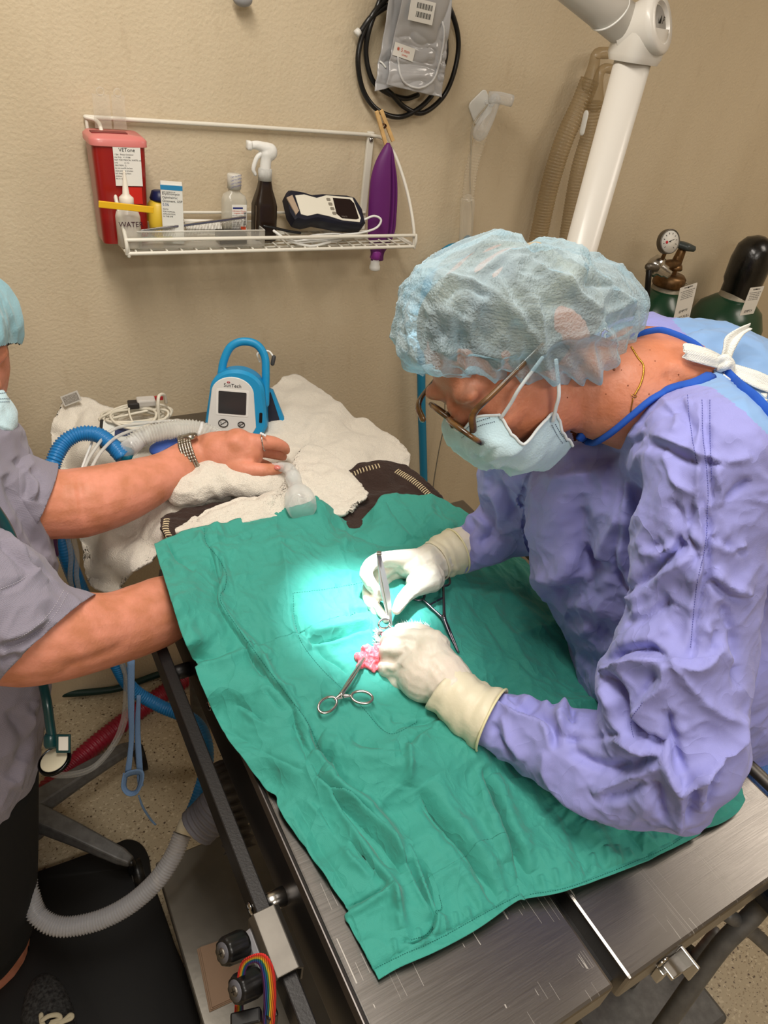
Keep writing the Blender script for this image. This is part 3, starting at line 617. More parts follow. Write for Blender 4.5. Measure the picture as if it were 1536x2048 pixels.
# move along the viewing-independent vertical, keeping cloth above the steel
vv = base + np.c_[np.zeros(len(q)), np.zeros(len(q)), dz]; vv[:, 2] = np.maximum(vv[:, 2], .9045)
drape = sheet('surgical_drape', vv.reshape(*gp.shape[:2], 3), TEAL, None, .0012)
tag(drape, 'teal green cotton surgical drape spread over patient and table', 'surgical drape')
dbv = BVHTree.FromObject(drape, bpy.context.evaluated_depsgraph_get())
def on(bvh, x, y, off=0, default=1.0):
    d = rayd(x, y); h = bvh.ray_cast(Vector(CAM), Vector(nrm(d)))
    if h[0] is None: return P(x, y, default)
    nn = np.array(h[1]); nn = nn if nn @ d < 0 else -nn
    return np.array(h[0]) + nn * off
# stitched seam lines as thread, lying on the cloth
def stitches(bvh, polys, m, parent, name='seam_stitching', r=.00035, step=5, gap=.45, off=.0003, res=4, lift=None):
    for pl in polys:
        g = G(); s = spline(pl, 8); L = np.r_[0, np.cumsum(np.linalg.norm(np.diff(s, axis=0), axis=1))]; t = 0
        while t + step < L[-1]:
            pp = [on(bvh, np.interp(t + k, L, s[:, 0]), np.interp(t + k, L, s[:, 1]), off, 1.0) for k in (0, step * (1 - gap))]
            if np.linalg.norm(pp[1] - pp[0]) < .02: g.tube(pp, r, 4, caps=True)
            t += step
        if g.v: g.obj(name, m, parent)
stitches(dbv, [[(408, 1056), (412, 1085), (432, 1110), (452, 1145), (450, 1175), (441, 1200), (480, 1262), (530, 1330), (575, 1390), (612, 1440), (640, 1498)],
    [(588, 1186), (640, 1180), (700, 1170), (760, 1158)], [(586, 1186), (590, 1240), (606, 1290), (650, 1345), (720, 1410), (778, 1467), (840, 1440)],
    [(742, 1942), (800, 1912), (880, 1876), (960, 1832), (1044, 1787)], [(1060, 1789), (1140, 1774), (1250, 1732), (1330, 1697), (1395, 1655)], [(878, 1790), (884, 1818), (870, 1822), (880, 1832)],
    [(822, 1880), (850, 1870), (868, 1850)]], mat('teal_thread', (22, 110, 100), .8), drape)
# ================================================================ patient
pt = thing('patient', (.46, .6, .905), 'anaesthetised patient under the drape, pink tissue and white fur showing', 'patient')
def blobs(name, items, voxel, m, parent, sm=3, amp=0, s=30):
    g = G()
    for it in items: g.ell(P(*it[:3]), [it[3] * it[2] / F] * 3, None, 12, 8)
    me = fuse(g, voxel, sm); 
    if amp: v, n = vn(me); setv(me, v + n * (amp * noise3(v * s))[:, None])
    return link(name, me, m, parent)
ts = mat('pink_tissue', (226, 84, 100), .32, spec=.6, sss=.3, rgb2=(240, 130, 140), vscale=120, bump=.0015, bscale=200)
def Dz(x, y, up): 
    b = on(dbv, x, y); return b + np.array([0, 0, up])
g = G()
for x, y, r in [(722, 1318, 11), (718, 1335, 8), (735, 1308, 13), (748, 1320, 14), (742, 1336, 10), (760, 1305, 12), (758, 1338, 8), (752, 1296, 8), (728, 1330, 9), (765, 1325, 12), (770, 1290, 11), (744, 1342, 6), (772, 1275, 9)]:
    g.ell(Dz(x, y, .004), [r * 1.0 / F] * 3, None, 12, 8)
me = fuse(g, .0014, 2); v, n = vn(me); setv(me, v + n * (.0016 * noise3(v * 300) + .002 * noise3(v * 140))[:, None]); link('tissue', me, ts, pt)
fm = mat('wet_white_fur', (226, 232, 228), .5, bump=.002, bscale=400)
g = G(); rr = random.Random(3)
for k in range(520):
    t = rr.random(); x = 800 + 62 * t; y = 1262 - 5 * math.sin(t * 3) + rr.uniform(-2, 16); b = Dz(x, y, .002); L = rr.uniform(.006, .015); a = rr.gauss(1.2 + .3 * t, .45)
    e = b + np.array([math.cos(a) * L * .5, math.sin(a) * L, rr.uniform(0, .006)]); g.tube([b, (b + e) / 2 + [0, 0, .001], e], [.0005, .0004, .0001], 3, caps=True)
for k in range(170):
    x = rr.uniform(752, 772); y = rr.uniform(1262, 1298); b = Dz(x, y, .001); L = rr.uniform(.003, .008); a = rr.gauss(2.8, .6)
    e = b + np.array([math.cos(a) * L, math.sin(a) * L, .002]); g.tube([b, (b + e) / 2 + [0, 0, .001], e], [.0005, .0004, .0001], 3, caps=True)
o = g.obj('fur', fm, pt); o['kind'] = 'stuff'
g = G(); g.ell((.52, .72, .935), (.10, .16, .03)); bd = link('body', fuse(g, .008), mat('patient_coat', (200, 195, 190), .9), pt)
# ================================================================ instruments
def ring_pts(c, rx, ry, ax, ay, n=28): return [c + ax * rx * math.cos(2 * math.pi * k / n) + ay * ry * math.sin(2 * math.pi * k / n) for k in range(n)]
def forceps(name, tip, piv, r1, r2, m, label, up, rr=.0115, w=.0024, cr=(.0135, .0105), tilt=(0, 0)):
    """two ring handles crossing at the box lock; all points are 3-D"""
    tip, piv, r1, r2 = map(lambda a: np.asarray(a, float), (tip, piv, r1, r2)); th = thing(name, (tip + piv) / 2 * 1.0, label, 'forceps')
    ax = nrm(piv - tip); up = nrm(np.asarray(up, float)); sd = nrm(np.cross(ax, up)); up = np.cross(sd, ax)
    for k, (rc, s) in enumerate(((r1, 1), (r2, -1))):
        g = G(); rdir = nrm(rc - piv); near = rc - rdir * cr[0] * .96; off = up * w * .35 * s
        mid = piv + (near - piv) * .35 + sd * s * .0025 * 0
        g.tube([tip - sd * s * .0007 + off * .3, tip + (piv - tip) * .5 - sd * s * .0016 + off, piv - ax * .001 + off, piv + (near - piv) * .12 + off, mid + off, near], [.0011, .0017, .0034, .0026, .0021, .0019], 10, sm=5, flat=.75)
        g.obj('arm', m, th)
        ra = rdir; rb = nrm(np.cross(up, ra)); g2 = G(); g2.tube(ring_pts(rc, cr[0], cr[1], ra, rb), .0019, 10, closed=True, caps=None); g2.obj('ring_handle', m, th)
    c1 = piv + (r1 - piv) * .52; c2 = piv + (r2 - piv) * .52
    g = G(); g.beam(c1, c1 + (c2 - c1) * .46, .0025, .0022, up); g.beam(c2, c2 + (c1 - c2) * .46 , .0025, .0022, up); g.obj('ratchet', m, th, smooth=False)
    G().lathe(piv - up * .003, up, [(.0024, 0), (.0024, .006), (.001, .0066)], 14).obj('pivot', m, th); return th
upv = np.array([0, 0, 1.])
def Q(x, y, up): return Dz(x, y, up)
forceps('hemostat', Q(727, 1326, .010), Q(681, 1401, .012), Q(654, 1420, .010), Q(722, 1407, .012), CHROME, 'shiny steel hemostat clamped to the pink tissue, rings toward the table foot', (0, -.25, 1), cr=(.0135, .0088))
forceps('hemostat', Q(916, 1308, .004), Q(886, 1245, .008), Q(884, 1168, .010), Q(830, 1196, .010), mat('dark_instrument_steel', (112, 104, 112), .28, metal=1), 'dark steel hemostat lying on the drape right of the gloved hands', (0, 0, 1), cr=(.0145, .0115))
# small cup-like ring held over the wound
g = G(); c = Q(765, 1266, .018); g.tube(ring_pts(c, .0085, .0060, np.array([1, 0, 0.]), nrm((0, .8, .6))), .0016, 8, closed=True, caps=None)
g.tube([c + (.004, -.006, 0), c + (.012, -.02, -.004)], .0018, 8); tag(g.obj('retractor_ring', CHROME), 'small steel instrument ring held at the wound between both gloved hands', 'surgical instrument')
SOFT = 4.0
# ================================================================ the surgeon
SURG = thing('person', (1.0, .45, 0), 'person in periwinkle surgical gown, bouffant cap and mask leaning over the drape', 'person')
def chainpts(ch):   # (x, y, depth, radius in px)
    return [P(a, b, d) for a, b, d, r in ch], [r * d / F for a, b, d, r in ch]
def add_chain(g, ch, k=1.0, sm=6, seg=20, dr=0):
    p, r = chainpts(ch); g.tube(p, [x * k + dr for x in r], seg, sm=sm if len(p) > 2 else 0)
TORSO = [(1400, 850, .86, 190), (1330, 960, .92, 215), (1290, 1080, .98, 210), (1340, 1215, 1.03, 200), (1375, 1325, 1.06, 170)]
NEARARM = [(1425, 905, .70, 128), (1400, 1050, .72, 128), (1385, 1200, .75, 126), (1350, 1360, .77, 142), (1325, 1520, .79, 128)]
NEARFORE = [(1325, 1530, .79, 128), (1230, 1535, .82, 112), (1130, 1500, .85, 90), (1050, 1468, .88, 74), (990, 1443, .895, 62)]
FARARM = [(1090, 880, 1.0, 110), (1040, 960, 1.07, 84), (1035, 1030, 1.12, 72), (960, 1082, 1.13, 54), (915, 1105, 1.13, 44)]
FARSH = [(1250, 820, .95, 120), (1090, 880, 1.0, 115)]
HA = dict(c=P(1040, 672, .78))                     # head frame
_f = nrm((-.57, .82, -.05)); _l = np.array([.33, .27, -.905]); _l = nrm(_l - (_l @ _f) * _f); _u = np.cross(_f, _l)
HF, HL, HU = ROT @ _f, ROT @ _l, ROT @ _u
HR = np.array([HF, HL, HU])
def Hd(f, l, u): return HA['c'] + HF * f + HL * l + HU * u
def S(x, y, l=0.0):                                # point of the head's profile, l metres to its left side
    d = rayd(x, y); return CAM + d * ((l - (CAM - HA['c']) @ HL) / (d @ HL))
# -- body: one skin from head to feet
g = G()
g.ell(Hd(.010, 0, .028), (.092, .074, .080), HR, 28, 18)                 # skull
g.ell(Hd(.055, 0, -.020), (.062, .064, .080), HR)                     # face
g.ell(Hd(.062, 0, -.075), (.038, .042, .034), HR); g.ell(Hd(.030, .030, -.065), (.050, .028, .040), HR); g.ell(Hd(.030, -.030, -.065), (.050, .028, .040), HR)
g.tube([Hd(.108, 0, .02), Hd(.116, 0, -.008), Hd(.121, 0, -.026)], [.009, .010, .011], 12, sm=4); g.ell(Hd(.110, .010, -.030), (.010, .007, .008), HR); g.ell(Hd(.110, -.010, -.030), (.010, .007, .008), HR)
for s in (1, -1):
    g.ell(Hd(.100, .034 * s, .030), (.012, .024, .009), HR); g.ell(Hd(.088, .040 * s, -.018), (.020, .020, .020), HR)  # brow, cheekbone
    g.ell(Hd(.094, .032 * s, .012), (.012, .014, .010), HR)                                                              # closed-down lid
    g.ell(Hd(-.012, .076 * s, -.005), (.018, .007, .030), HR)                                                            # ear
g.tube([Hd(.105, -.02, -.058), Hd(.112, 0, -.056), Hd(.105, .02, -.058)], .007, 10, sm=3)
NECK = [(1150, 755, .80, 92), (1200, 780, .80, 98), (1260, 790, .80, 112), (1330, 800, .82, 124), (1400, 840, .87, 140)]
add_chain(g, NECK); add_chain(g, [(1280, 770, .84, 120), (1370, 805, .86, 112)])
add_chain(g, TORSO, .70); add_chain(g, NEARARM, .5); add_chain(g, NEARFORE, .5); add_chain(g, FARARM, .55); add_chain(g, FARSH, .7)
add_chain(g, [(1400, 900, .74, 100), (1425, 905, .70, 100)], .8)
add_chain(g, [(990, 1443, .895, 34), (940, 1415, .90, 32), (880, 1360, .92, 36)]); add_chain(g, [(915, 1105, 1.13, 26), (870, 1125, 1.11, 24), (840, 1145, 1.09, 26)])
hip = P(1375, 1330, 1.06)
for s in (-1, 1):
    g.tube([hip + (.0, .06 * s, -.05), np.array([1.02, hip[1] + .10 * s, .50]), np.array([1.03, hip[1] + .10 * s, .09])], [.065, .05, .038], 16, sm=5)
    g.ell((1.0, hip[1] + .10 * s, .035), (.11, .042, .034))
me = fuse(g, .005, 4); body = link('body', me, SKIN2, SURG)
v, n = vn(me); pj = proj(v); hd_ = np.linalg.norm(v - HA['c'], axis=1)
SKF = [('d', .0022, 5, [(1158, 800), (1162, 840), (1160, 880)]), ('d', .0015, 4, [(1185, 760), (1192, 800), (1195, 860)]), ('d', .0012, 4, [(1205, 770), (1210, 820), (1212, 850)]), ('r', .004, 14, [(1345, 720), (1370, 745), (1395, 765)]), ('v', .004, 14, [(1330, 745), (1360, 765), (1380, 775)]),
       ('r', .003, 12, [(1130, 780), (1150, 830), (1150, 875)]), ('d', .001, 4, [(1240, 740), (1225, 790)])]
fold(me, SKF)
bbv = BVHTree.FromObject(body, bpy.context.evaluated_depsgraph_get())
mole = mat('mole_brown', (134, 76, 50), .6)
g = G()
for x, y, r in [(1228, 739, 3), (1256, 771, 1.6), (1243, 740, 1.3), (1310, 722, 1.4), (1357, 749, 1.6), (1298, 788, 1.5), (1212, 788, 1.3), (1135, 795, 1.5), (1280, 730, 1), (1220, 716, 1), (1300, 700, 1.2), (1340, 760, 1)]:
    g.ell(on(bbv, x, y, 0), [r * .8 / F * .9] * 3, None, 8, 6)
g.obj('moles', mole, body)
# -- gown
g = G(); add_chain(g, TORSO); add_chain(g, NEARARM); add_chain(g, NEARFORE); add_chain(g, FARARM); add_chain(g, FARSH)
add_chain(g, [(1240, 1000, .95, 190), (1250, 1120, 1.02, 180), (1300, 1240, 1.05, 170)])
add_chain(g, [(1380, 870, .80, 150), (1425, 905, .70, 128)]); add_chain(g, [(1500, 900, .86, 190), (1520, 1050, .9, 160)]); add_chain(g, [(1280, 745, 1.0, 118), (1400, 775, .98, 132), (1510, 850, .96, 150)])
g.ell(P(1348, 1480, .78), (.074, .078, .072)); g.ell(P(1245, 1360, .79), (.034, .034, .034)); g.ell(P(1350, 1590, .80), (.045, .045, .04))
g.tube([P(1360, 1300, 1.06), np.array([1.0, hip[1], .7]), np.array([1.04, hip[1], .45])], [.17, .15, .15], 24, sm=4)
me = fuse(g, .0058, 5, sub=1)
GF = [ # near sleeve: seam, big folds at the elbow
 ('d', .004, 4, [(1412, 790), (1412, 860), (1418, 930), (1424, 1000), (1420, 1060), (1418, 1130), (1412, 1190), (1402, 1260), (1392, 1315)]),
 ('e', .004, 6, [(1398, 800), (1398, 870), (1400, 930), (1395, 1000), (1404, 1060), (1400, 1130), (1385, 1200), (1378, 1260), (1365, 1310)]),
 ('s', -.005, 14, [(1410, 990), (1420, 1060), (1412, 1150), (1400, 1230), (1390, 1300), (1370, 1322), (1335, 1312)]),
 ('d', .006, 6, [(1386, 1010), (1375, 1070), (1398, 1100), (1392, 1130)]), ('e', .006, 8, [(1372, 1050), (1395, 1090), (1402, 1130), (1378, 1170)]),
 ('v', .010, 12, [(1260, 1190), (1310, 1140), (1370, 1085)]), ('e', .008, 14, [(1250, 1210), (1290, 1170), (1350, 1130), (1392, 1110)]),
 ('e', .016, 15, [(1210, 1350), (1225, 1335), (1280, 1320), (1335, 1310), (1390, 1330), (1440, 1290)]), ('v', .014, 11, [(1215, 1330), (1260, 1300), (1300, 1300), (1350, 1320)]),
 ('v', .018, 12, [(1215, 1345), (1240, 1395), (1245, 1440), (1275, 1475), (1315, 1490), (1330, 1505)]), ('e', .015, 13, [(1205, 1345), (1225, 1400), (1250, 1465), (1290, 1495), (1325, 1500)]),
 ('e', .012, 11, [(1330, 1312), (1325, 1370), (1290, 1400), (1260, 1440)]), ('d', .006, 6, [(1315, 1345), (1290, 1385), (1262, 1420), (1260, 1470)]),
 ('e', .014, 12, [(1325, 1490), (1340, 1530), (1362, 1570), (1400, 1540), (1450, 1490), (1485, 1430)]), ('v', .010, 12, [(1330, 1420), (1345, 1480), (1360, 1540)]),
 ('e', .008, 12, [(1335, 1310), (1380, 1370), (1430, 1420), (1480, 1440)]), ('d', .007, 8, [(1345, 1320), (1380, 1325), (1420, 1300), (1430, 1260)]),
 # forearm folds
 ('s', .010, 12, [(985, 1395), (1030, 1425), (1080, 1440), (1100, 1460), (1105, 1500)]), ('e', .010, 9, [(1000, 1390), (1030, 1410), (1070, 1405), (1110, 1415), (1125, 1465)]), ('v', .010, 9, [(1015, 1395), (1050, 1415), (1095, 1400), (1120, 1430)]),
 ('e', .012, 9, [(1128, 1395), (1132, 1430), (1125, 1470)]), ('v', .010, 9, [(1145, 1410), (1140, 1450)]), ('e', .008, 12, [(1150, 1480), (1200, 1475), (1260, 1480), (1300, 1490)]), ('d', .009, 8, [(1130, 1475), (1180, 1478), (1240, 1470), (1290, 1480)]),
 ('v', .008, 12, [(1140, 1500), (1200, 1530), (1260, 1530), (1320, 1510)]), ('e', .007, 10, [(1180, 1590), (1230, 1570), (1290, 1540), (1330, 1520)]), ('d', .006, 7, [(1200, 1600), (1250, 1590), (1290, 1560)]),
 ('e', .006, 9, [(1090, 1500), (1095, 1560), (1130, 1600), (1190, 1640)]), ('d', .006, 7, [(985, 1445), (1000, 1485), (1030, 1520)]), ('e', .005, 8, [(1000, 1430), (1020, 1480), (1050, 1520)]),
 ('v', .007, 11, [(1310, 1560), (1320, 1600), (1330, 1650)]), ('e', .008, 9, [(1365, 1580), (1360, 1620), (1350, 1660)]), ('d', .007, 6, [(1385, 1560), (1380, 1600), (1372, 1640)]), ('d', .006, 6, [(1410, 1540), (1420, 1580), (1405, 1610)]), ('e', .006, 7, [(1400, 1530), (1405, 1570), (1395, 1620)]), ('d', .006, 6, [(1440, 1500), (1432, 1560)]),
 # upper sleeve cross wrinkles
 ('e', .006, 8, [(1300, 870), (1340, 880), (1400, 905), (1450, 925), (1500, 910)]), ('d', .004, 6, [(1270, 905), (1310, 890), (1370, 920), (1420, 925), (1480, 930)]), ('e', .006, 9, [(1430, 930), (1440, 970), (1450, 1010)]), ('d', .006, 5, [(1445, 1005), (1475, 980), (1500, 958)]),
 ('e', .006, 9, [(1430, 1080), (1460, 1100), (1500, 1090)]), ('d', .005, 7, [(1425, 1070), (1450, 1090), (1500, 1110)]), ('e', .007, 10, [(1425, 1140), (1460, 1170), (1505, 1190)]), ('v', .006, 9, [(1420, 1160), (1460, 1195), (1500, 1205)]),
 ('e', .005, 9, [(1400, 1240), (1440, 1290), (1480, 1340)]), ('v', .007, 12, [(1440, 1200), (1470, 1280), (1480, 1380)]), ('e', .005, 9, [(1240, 1300), (1290, 1280), (1340, 1250)]), ('v', .005, 9, [(1250, 1250), (1300, 1230), (1340, 1200)]),
 ('e', .005, 7, [(1330, 900), (1350, 960), (1390, 990)]), ('d', .004, 6, [(1340, 1000), (1360, 1040), (1350, 1100)]), ('d', .004, 6, [(1290, 1110), (1310, 1090), (1330, 1120)]), ('e', .005, 7, [(1280, 1100), (1310, 1110), (1350, 1090)]),
 # front of the gown
 ('e', .008, 12, [(1300, 880), (1270, 940), (1250, 1000), (1240, 1080), (1235, 1150)]), ('d', .007, 5, [(1268, 940), (1248, 980), (1243, 1050), (1232, 1120), (1242, 1165), (1268, 1190)]), ('e', .005, 9, [(1262, 960), (1255, 1040), (1245, 1110), (1262, 1165), (1290, 1180)]),
 ('e', .010, 22, [(1060, 940), (1075, 1000), (1060, 1080), (1052, 1150)]), ('v', .012, 26, [(1150, 990), (1160, 1080), (1170, 1150)]), ('r', .018, 30, [(1060, 1155), (1110, 1150), (1160, 1130)]), ('v', .018, 26, [(1090, 1190), (1150, 1180), (1190, 1110)]), ('e', .010, 16, [(1120, 1215), (1170, 1160), (1210, 1080), (1260, 1000)]),
 ('v', .010, 18, [(1130, 1230), (1180, 1250), (1220, 1290)]), ('e', .007, 12, [(1150, 1200), (1160, 1240), (1180, 1270)]), ('r', .006, 16, [(1080, 950), (1150, 960), (1220, 930)]), ('e', .004, 8, [(1100, 980), (1130, 960), (1180, 950)]),
 ('d', .004, 6, [(1150, 920), (1200, 915), (1250, 905)]), ('e', .004, 8, [(1240, 880), (1300, 860), (1340, 830)]), ('d', .004, 6, [(1250, 900), (1310, 850), (1370, 800)]), ('e', .004, 7, [(1290, 850), (1330, 815), (1380, 800)]), ('e', .003, 6, [(1320, 790), (1350, 830), (1350, 870)]), ('d', .003, 5, [(1360, 790), (1370, 830), (1390, 870)]),
 # far sleeve
 ('e', .008, 8, [(960, 985), (990, 990), (1000, 1030), (985, 1070)]), ('d', .008, 7, [(940, 1010), (975, 1010), (990, 1050), (960, 1090)]), ('e', .007, 7, [(920, 1040), (950, 1035), (975, 1060)]), ('e', .007, 8, [(1010, 950), (1040, 980), (1050, 1010)]), ('d', .007, 8, [(1000, 960), (1020, 1000), (1040, 1030)]), ('d', .005, 7, [(980, 945), (985, 970), (970, 990)]), ('v', .006, 9, [(900, 1060), (930, 1080), (940, 1130)]), ('e', .006, 8, [(1000, 1060), (1030, 1050), (1050, 1035)]), ('d', .005, 6, [(905, 1070), (935, 1060), (950, 1040)]),
]
v, n = vn(me); fold(me, [(a_, b_ * 1.35, c_, d_) for a_, b_, c_, d_ in GF], .0065, 11)
v, n = vn(me); setv(me, v + n * ((wrinkle(v, 26, 2) - .45) * .0025)[:, None])
# neck opening: cut the cloth away where the nape and upper back show
NECKPOLY = [(1150, 880), (1125, 800), (1180, 700), (1262, 676), (1290, 668), (1330, 668), (1365, 682), (1400, 705), (1428, 730), (1420, 757), (1390, 768), (1345, 778), (1300, 800), (1255, 836), (1215, 868), (1180, 882)]
def inside(px, poly):
    x, y = px[:, 0], px[:, 1]; r = np.zeros(len(x), bool); p = np.array(poly)
    for i in range(len(p)):
        a, b = p[i], p[i - 1]; c = ((a[1] > y) != (b[1] > y)) & (x < (b[0] - a[0]) * (y - a[1]) / (b[1] - a[1] + 1e-9) + a[0]); r ^= c
    return r
def cut(me, mask):
    bm = bmesh.new(); bm.from_mesh(me); bm.verts.ensure_lookup_table(); bmesh.ops.delete(bm, geom=[bm.verts[i] for i in np.nonzero(mask)[0]], context='VERTS'); bm.to_mesh(me); bm.free()
gfull = BVHTree.FromPolygons([tuple(x.co) for x in me.vertices], [tuple(p.vertices) for p in me.polygons])
v, n = vn(me); pj = proj(v); m1 = inside(pj[:, :2], NECKPOLY) & (pj[:, 2] < .98)
cut(me, m1)
gown = link('gown', me, [GOWN, GOWNB], SURG); gown['label'] = 'periwinkle long-sleeved surgical gown'
me = gown.data; c = np.empty(len(me.polygons) * 3); me.polygons.foreach_get('center', c); c = proj(c.reshape(-1, 3))
back = inside(c[:, :2], [(1345, 640), (1410, 600), (1600, 700), (1600, 920), (1536, 870), (1480, 815), (1425, 775), (1380, 768), (1400, 700)]); me.polygons.foreach_set('material_index', back.astype(np.int32))
gbv = gfull
trim = [(1160, 866), (1185, 882), (1220, 865), (1258, 834), (1302, 798), (1345, 777), (1392, 766), (1420, 752)]
def on2(x, y, off):
    a = on(gbv, x, y, off, 9.); b = on(bbv, x, y, off, 9.); return a if np.linalg.norm(a - CAM) < np.linalg.norm(b - CAM) else b
g = G(); pts = [on2(x, y, .001) for x, y in spline(trim, 4)]; g.tube(pts, .0032, 8, flat=2.2, caps=True)
g.obj('neck_binding', TRIM, gown)
far = [(1262, 678), (1290, 668), (1320, 664), (1352, 674), (1385, 690), (1412, 712), (1432, 728)]
G().tube([on2(x, y, .001) for x, y in spline(far, 4)], .0026, 8, flat=2.0, caps=True).obj('neck_binding', TRIM, gown)
G().tube([on(gbv, x, y, .001, .8) for x, y in spline([(1450, 745), (1480, 775), (1510, 800), (1545, 840)], 4)], .003, 8, flat=2.0).obj('back_binding', TRIM, gown)
stitches(gbv, [[(1404, 800), (1405, 870), (1412, 930), (1416, 1000), (1410, 1090), (1392, 1180), (1380, 1300)], [(1420, 800), (1421, 880), (1424, 960)], [(1285, 1405), (1262, 1440), (1268, 1480)], [(1375, 790), (1382, 860), (1395, 930)]], mat('gown_thread', (96, 100, 170), .8), gown, off=.0004, step=5)
# white ties at the nape
tie = mat('white_cotton_tape', (232, 232, 226), .8, weave=.0002, wscale=1800, bump=.0008, bscale=90)
g = G(); kn = P(1448, 728, 0.7570)
def tape(left, right, nm):
    a = spline(left, 8); b = spline(right, 8); k = min(len(a), len(b)); mid = (a + b) / 2
    grid = np.stack([a[:k] * (1 - t) + b[:k] * t + 0 * mid[:k] for t in np.linspace(0, 1, 7)], 1)
    nn = np.cross(np.gradient(mid[:k], axis=0), b[:k] - a[:k]); nn /= np.linalg.norm(nn, axis=1)[:, None] + 1e-9
    bend = np.sin(np.linspace(0, math.pi, 7)) * .0035 + .0012 * np.cos(np.linspace(0, 12, 7)); grid = grid + nn[:, None] * bend[None, :, None]
    return sheet(nm, grid, tie, gown, .0012)
tape(D([(1440, 712, 0.7570), (1410, 698, 0.7470), (1368, 688, 0.7420), (1364, 700, 0.7370)]), D([(1436, 738, 0.7520), (1410, 732, 0.7420), (1375, 722, 0.7370), (1362, 716, 0.7370)]), 'neck_tie')
tape(D([(1440, 722, 0.7520), (1447, 700, 0.7470), (1453, 672, 0.7470), (1478, 655, 0.7520), (1503, 645, 0.7570)]), D([(1462, 726, 0.7520), (1468, 705, 0.7470), (1480, 682, 0.7470), (1490, 668, 0.7520), (1506, 658, 0.7570)]), 'neck_tie')
tape(D([(1455, 722, 0.7520), (1490, 732, 0.7470), (1520, 742, 0.7420), (1560, 760, 0.7420)]), D([(1452, 744, 0.7470), (1480, 756, 0.7420), (1515, 775, 0.7370), (1560, 790, 0.7370)]), 'neck_tie')
tape(D([(1452, 738, 0.7500), (1480, 752, 0.7450), (1500, 780, 0.7420), (1536, 784, 0.7390)]), D([(1448, 748, 0.7440), (1474, 770, 0.7390), (1496, 790, 0.7370), (1536, 800, 0.7320)]), 'neck_tie')
g.ell(kn, (.010, .009, .009)); g.tube([P(1436, 722, 0.7500), P(1450, 716, 0.7440), P(1462, 728, 0.7460), P(1458, 742, 0.7500)], .0045, 10, sm=4); g.tube([P(1440, 738, 0.7500), P(1452, 732, 0.7420), P(1460, 722, 0.7460)], .004, 10, sm=4)
me = fuse(g, .0012, 2); link('tie_knot', me, tie, gown)
# necklace
gold = mat('gold', (206, 160, 70), .25, metal=1)
nk = thing('necklace', on(bbv, 1275, 760), 'thin gold chain necklace with ring clasp on the gowned person\'s nape', 'necklace')
cp = spline([(1263, 695), (1275, 715), (1286, 730), (1286, 750), (1280, 770), (1270, 788)], 12)
g = G()
for k, (x, y) in enumerate(cp): g.ell(on(bbv, x, y, .0006), (.0012, .0012, .0009), None, 8, 5)
pts = [on(bbv, x, y, .0005) for x, y in cp]; g.tube(pts, .0005, 6); g.obj('chain', gold, nk)
c = on(bbv, 1268, 792, .0014); G().tube(ring_pts(c, .0026, .0022, nrm(np.cross(HL, (0, 0, 1))), HU), .0005, 6, closed=True, caps=None).obj('clasp', gold, nk)
g = G(); g.tube([on(bbv, 1266, 797, .001), on(bbv, 1264, 806, .001), on(bbv, 1261, 822, .001)], .0007, 6); g.obj('chain_tail', gold, nk)
# -- hair under the cap
hair = mat('ash_blond_hair', (84, 78, 74), .5, bump=.004, bscale=60, bstretch=(1, 1, 9), rgb2=(178, 164, 138), vscale=14, detail=6)
g = G(); g.ell(Hd(.002, 0, .027), (.088, .0805, .078), HR, 32, 20); g.ell(Hd(.024, 0, .052), (.064, .076, .060), HR); g.ell(Hd(-.050, .0, .0), (.042, .048, .05), HR); g.ell(Hd(-.045, .012, -.01), (.052, .056, .05), HR)
me = fuse(g, .004, 2); v, n = vn(me); rel = (v - HA['c']) @ HR.T; setv(me, v + n * (.004 * noise3(np.c_[rel[:, 0] * 18, rel[:, 1] * 120, rel[:, 2] * 60]))[:, None]); link('hair', me, hair, SURG)
# -- bouffant cap: translucent, pleated, gathered at an elastic rim
def capmat():
    m = bpy.data.materials.new('pale_blue_nonwoven'); m.use_nodes = True; nt = m.node_tree; N = nt.nodes; L = nt.links; b = N['Principled BSDF']
    b.inputs['Base Color'].default_value = (*lin((206, 228, 238)), 1); b.inputs['Roughness'].default_value = .55; b.inputs['Sheen Weight'].default_value = .2
    tc = N.new('ShaderNodeTexCoord'); n = N.new('ShaderNodeTexNoise'); n.inputs['Scale'].default_value = 380; n.inputs['Detail'].default_value = 3; L.new(tc.outputs['Object'], n.inputs['Vector'])
    bp = N.new('ShaderNodeBump'); bp.inputs['Distance'].default_value = .0030; L.new(n.outputs['Fac'], bp.inputs['Height']); L.new(bp.outputs[0], b.inputs['Normal'])
    t = N.new('ShaderNodeBsdfTransparent'); t.inputs[0].default_value = (.85, .95, 1, 1); tl = N.new('ShaderNodeBsdfTranslucent'); tl.inputs[0].default_value = (*lin((150, 205, 228)), 1)
    a = N.new('ShaderNodeMixShader'); a.inputs[0].default_value = .30; L.new(b.outputs[0], a.inputs[1]); L.new(tl.outputs[0], a.inputs[2])
    mx = N.new('ShaderNodeMixShader'); lw = N.new('ShaderNodeLayerWeight'); lw.inputs[0].default_value = .3; mr = N.new('ShaderNodeMapRange'); mr.inputs['To Min'].default_value = .30; mr.inputs['To Max'].default_value = .97
    L.new(lw.outputs['Facing'], mr.inputs['Value']); L.new(mr.outputs[0], mx.inputs[0]); L.new(t.outputs[0], mx.inputs[1]); L.new(a.outputs[0], mx.inputs[2]); L.new(mx.outputs[0], N['Material Output'].inputs[0]); return m
CAPM = capmat()
g = G()
CR = nrm(HL)
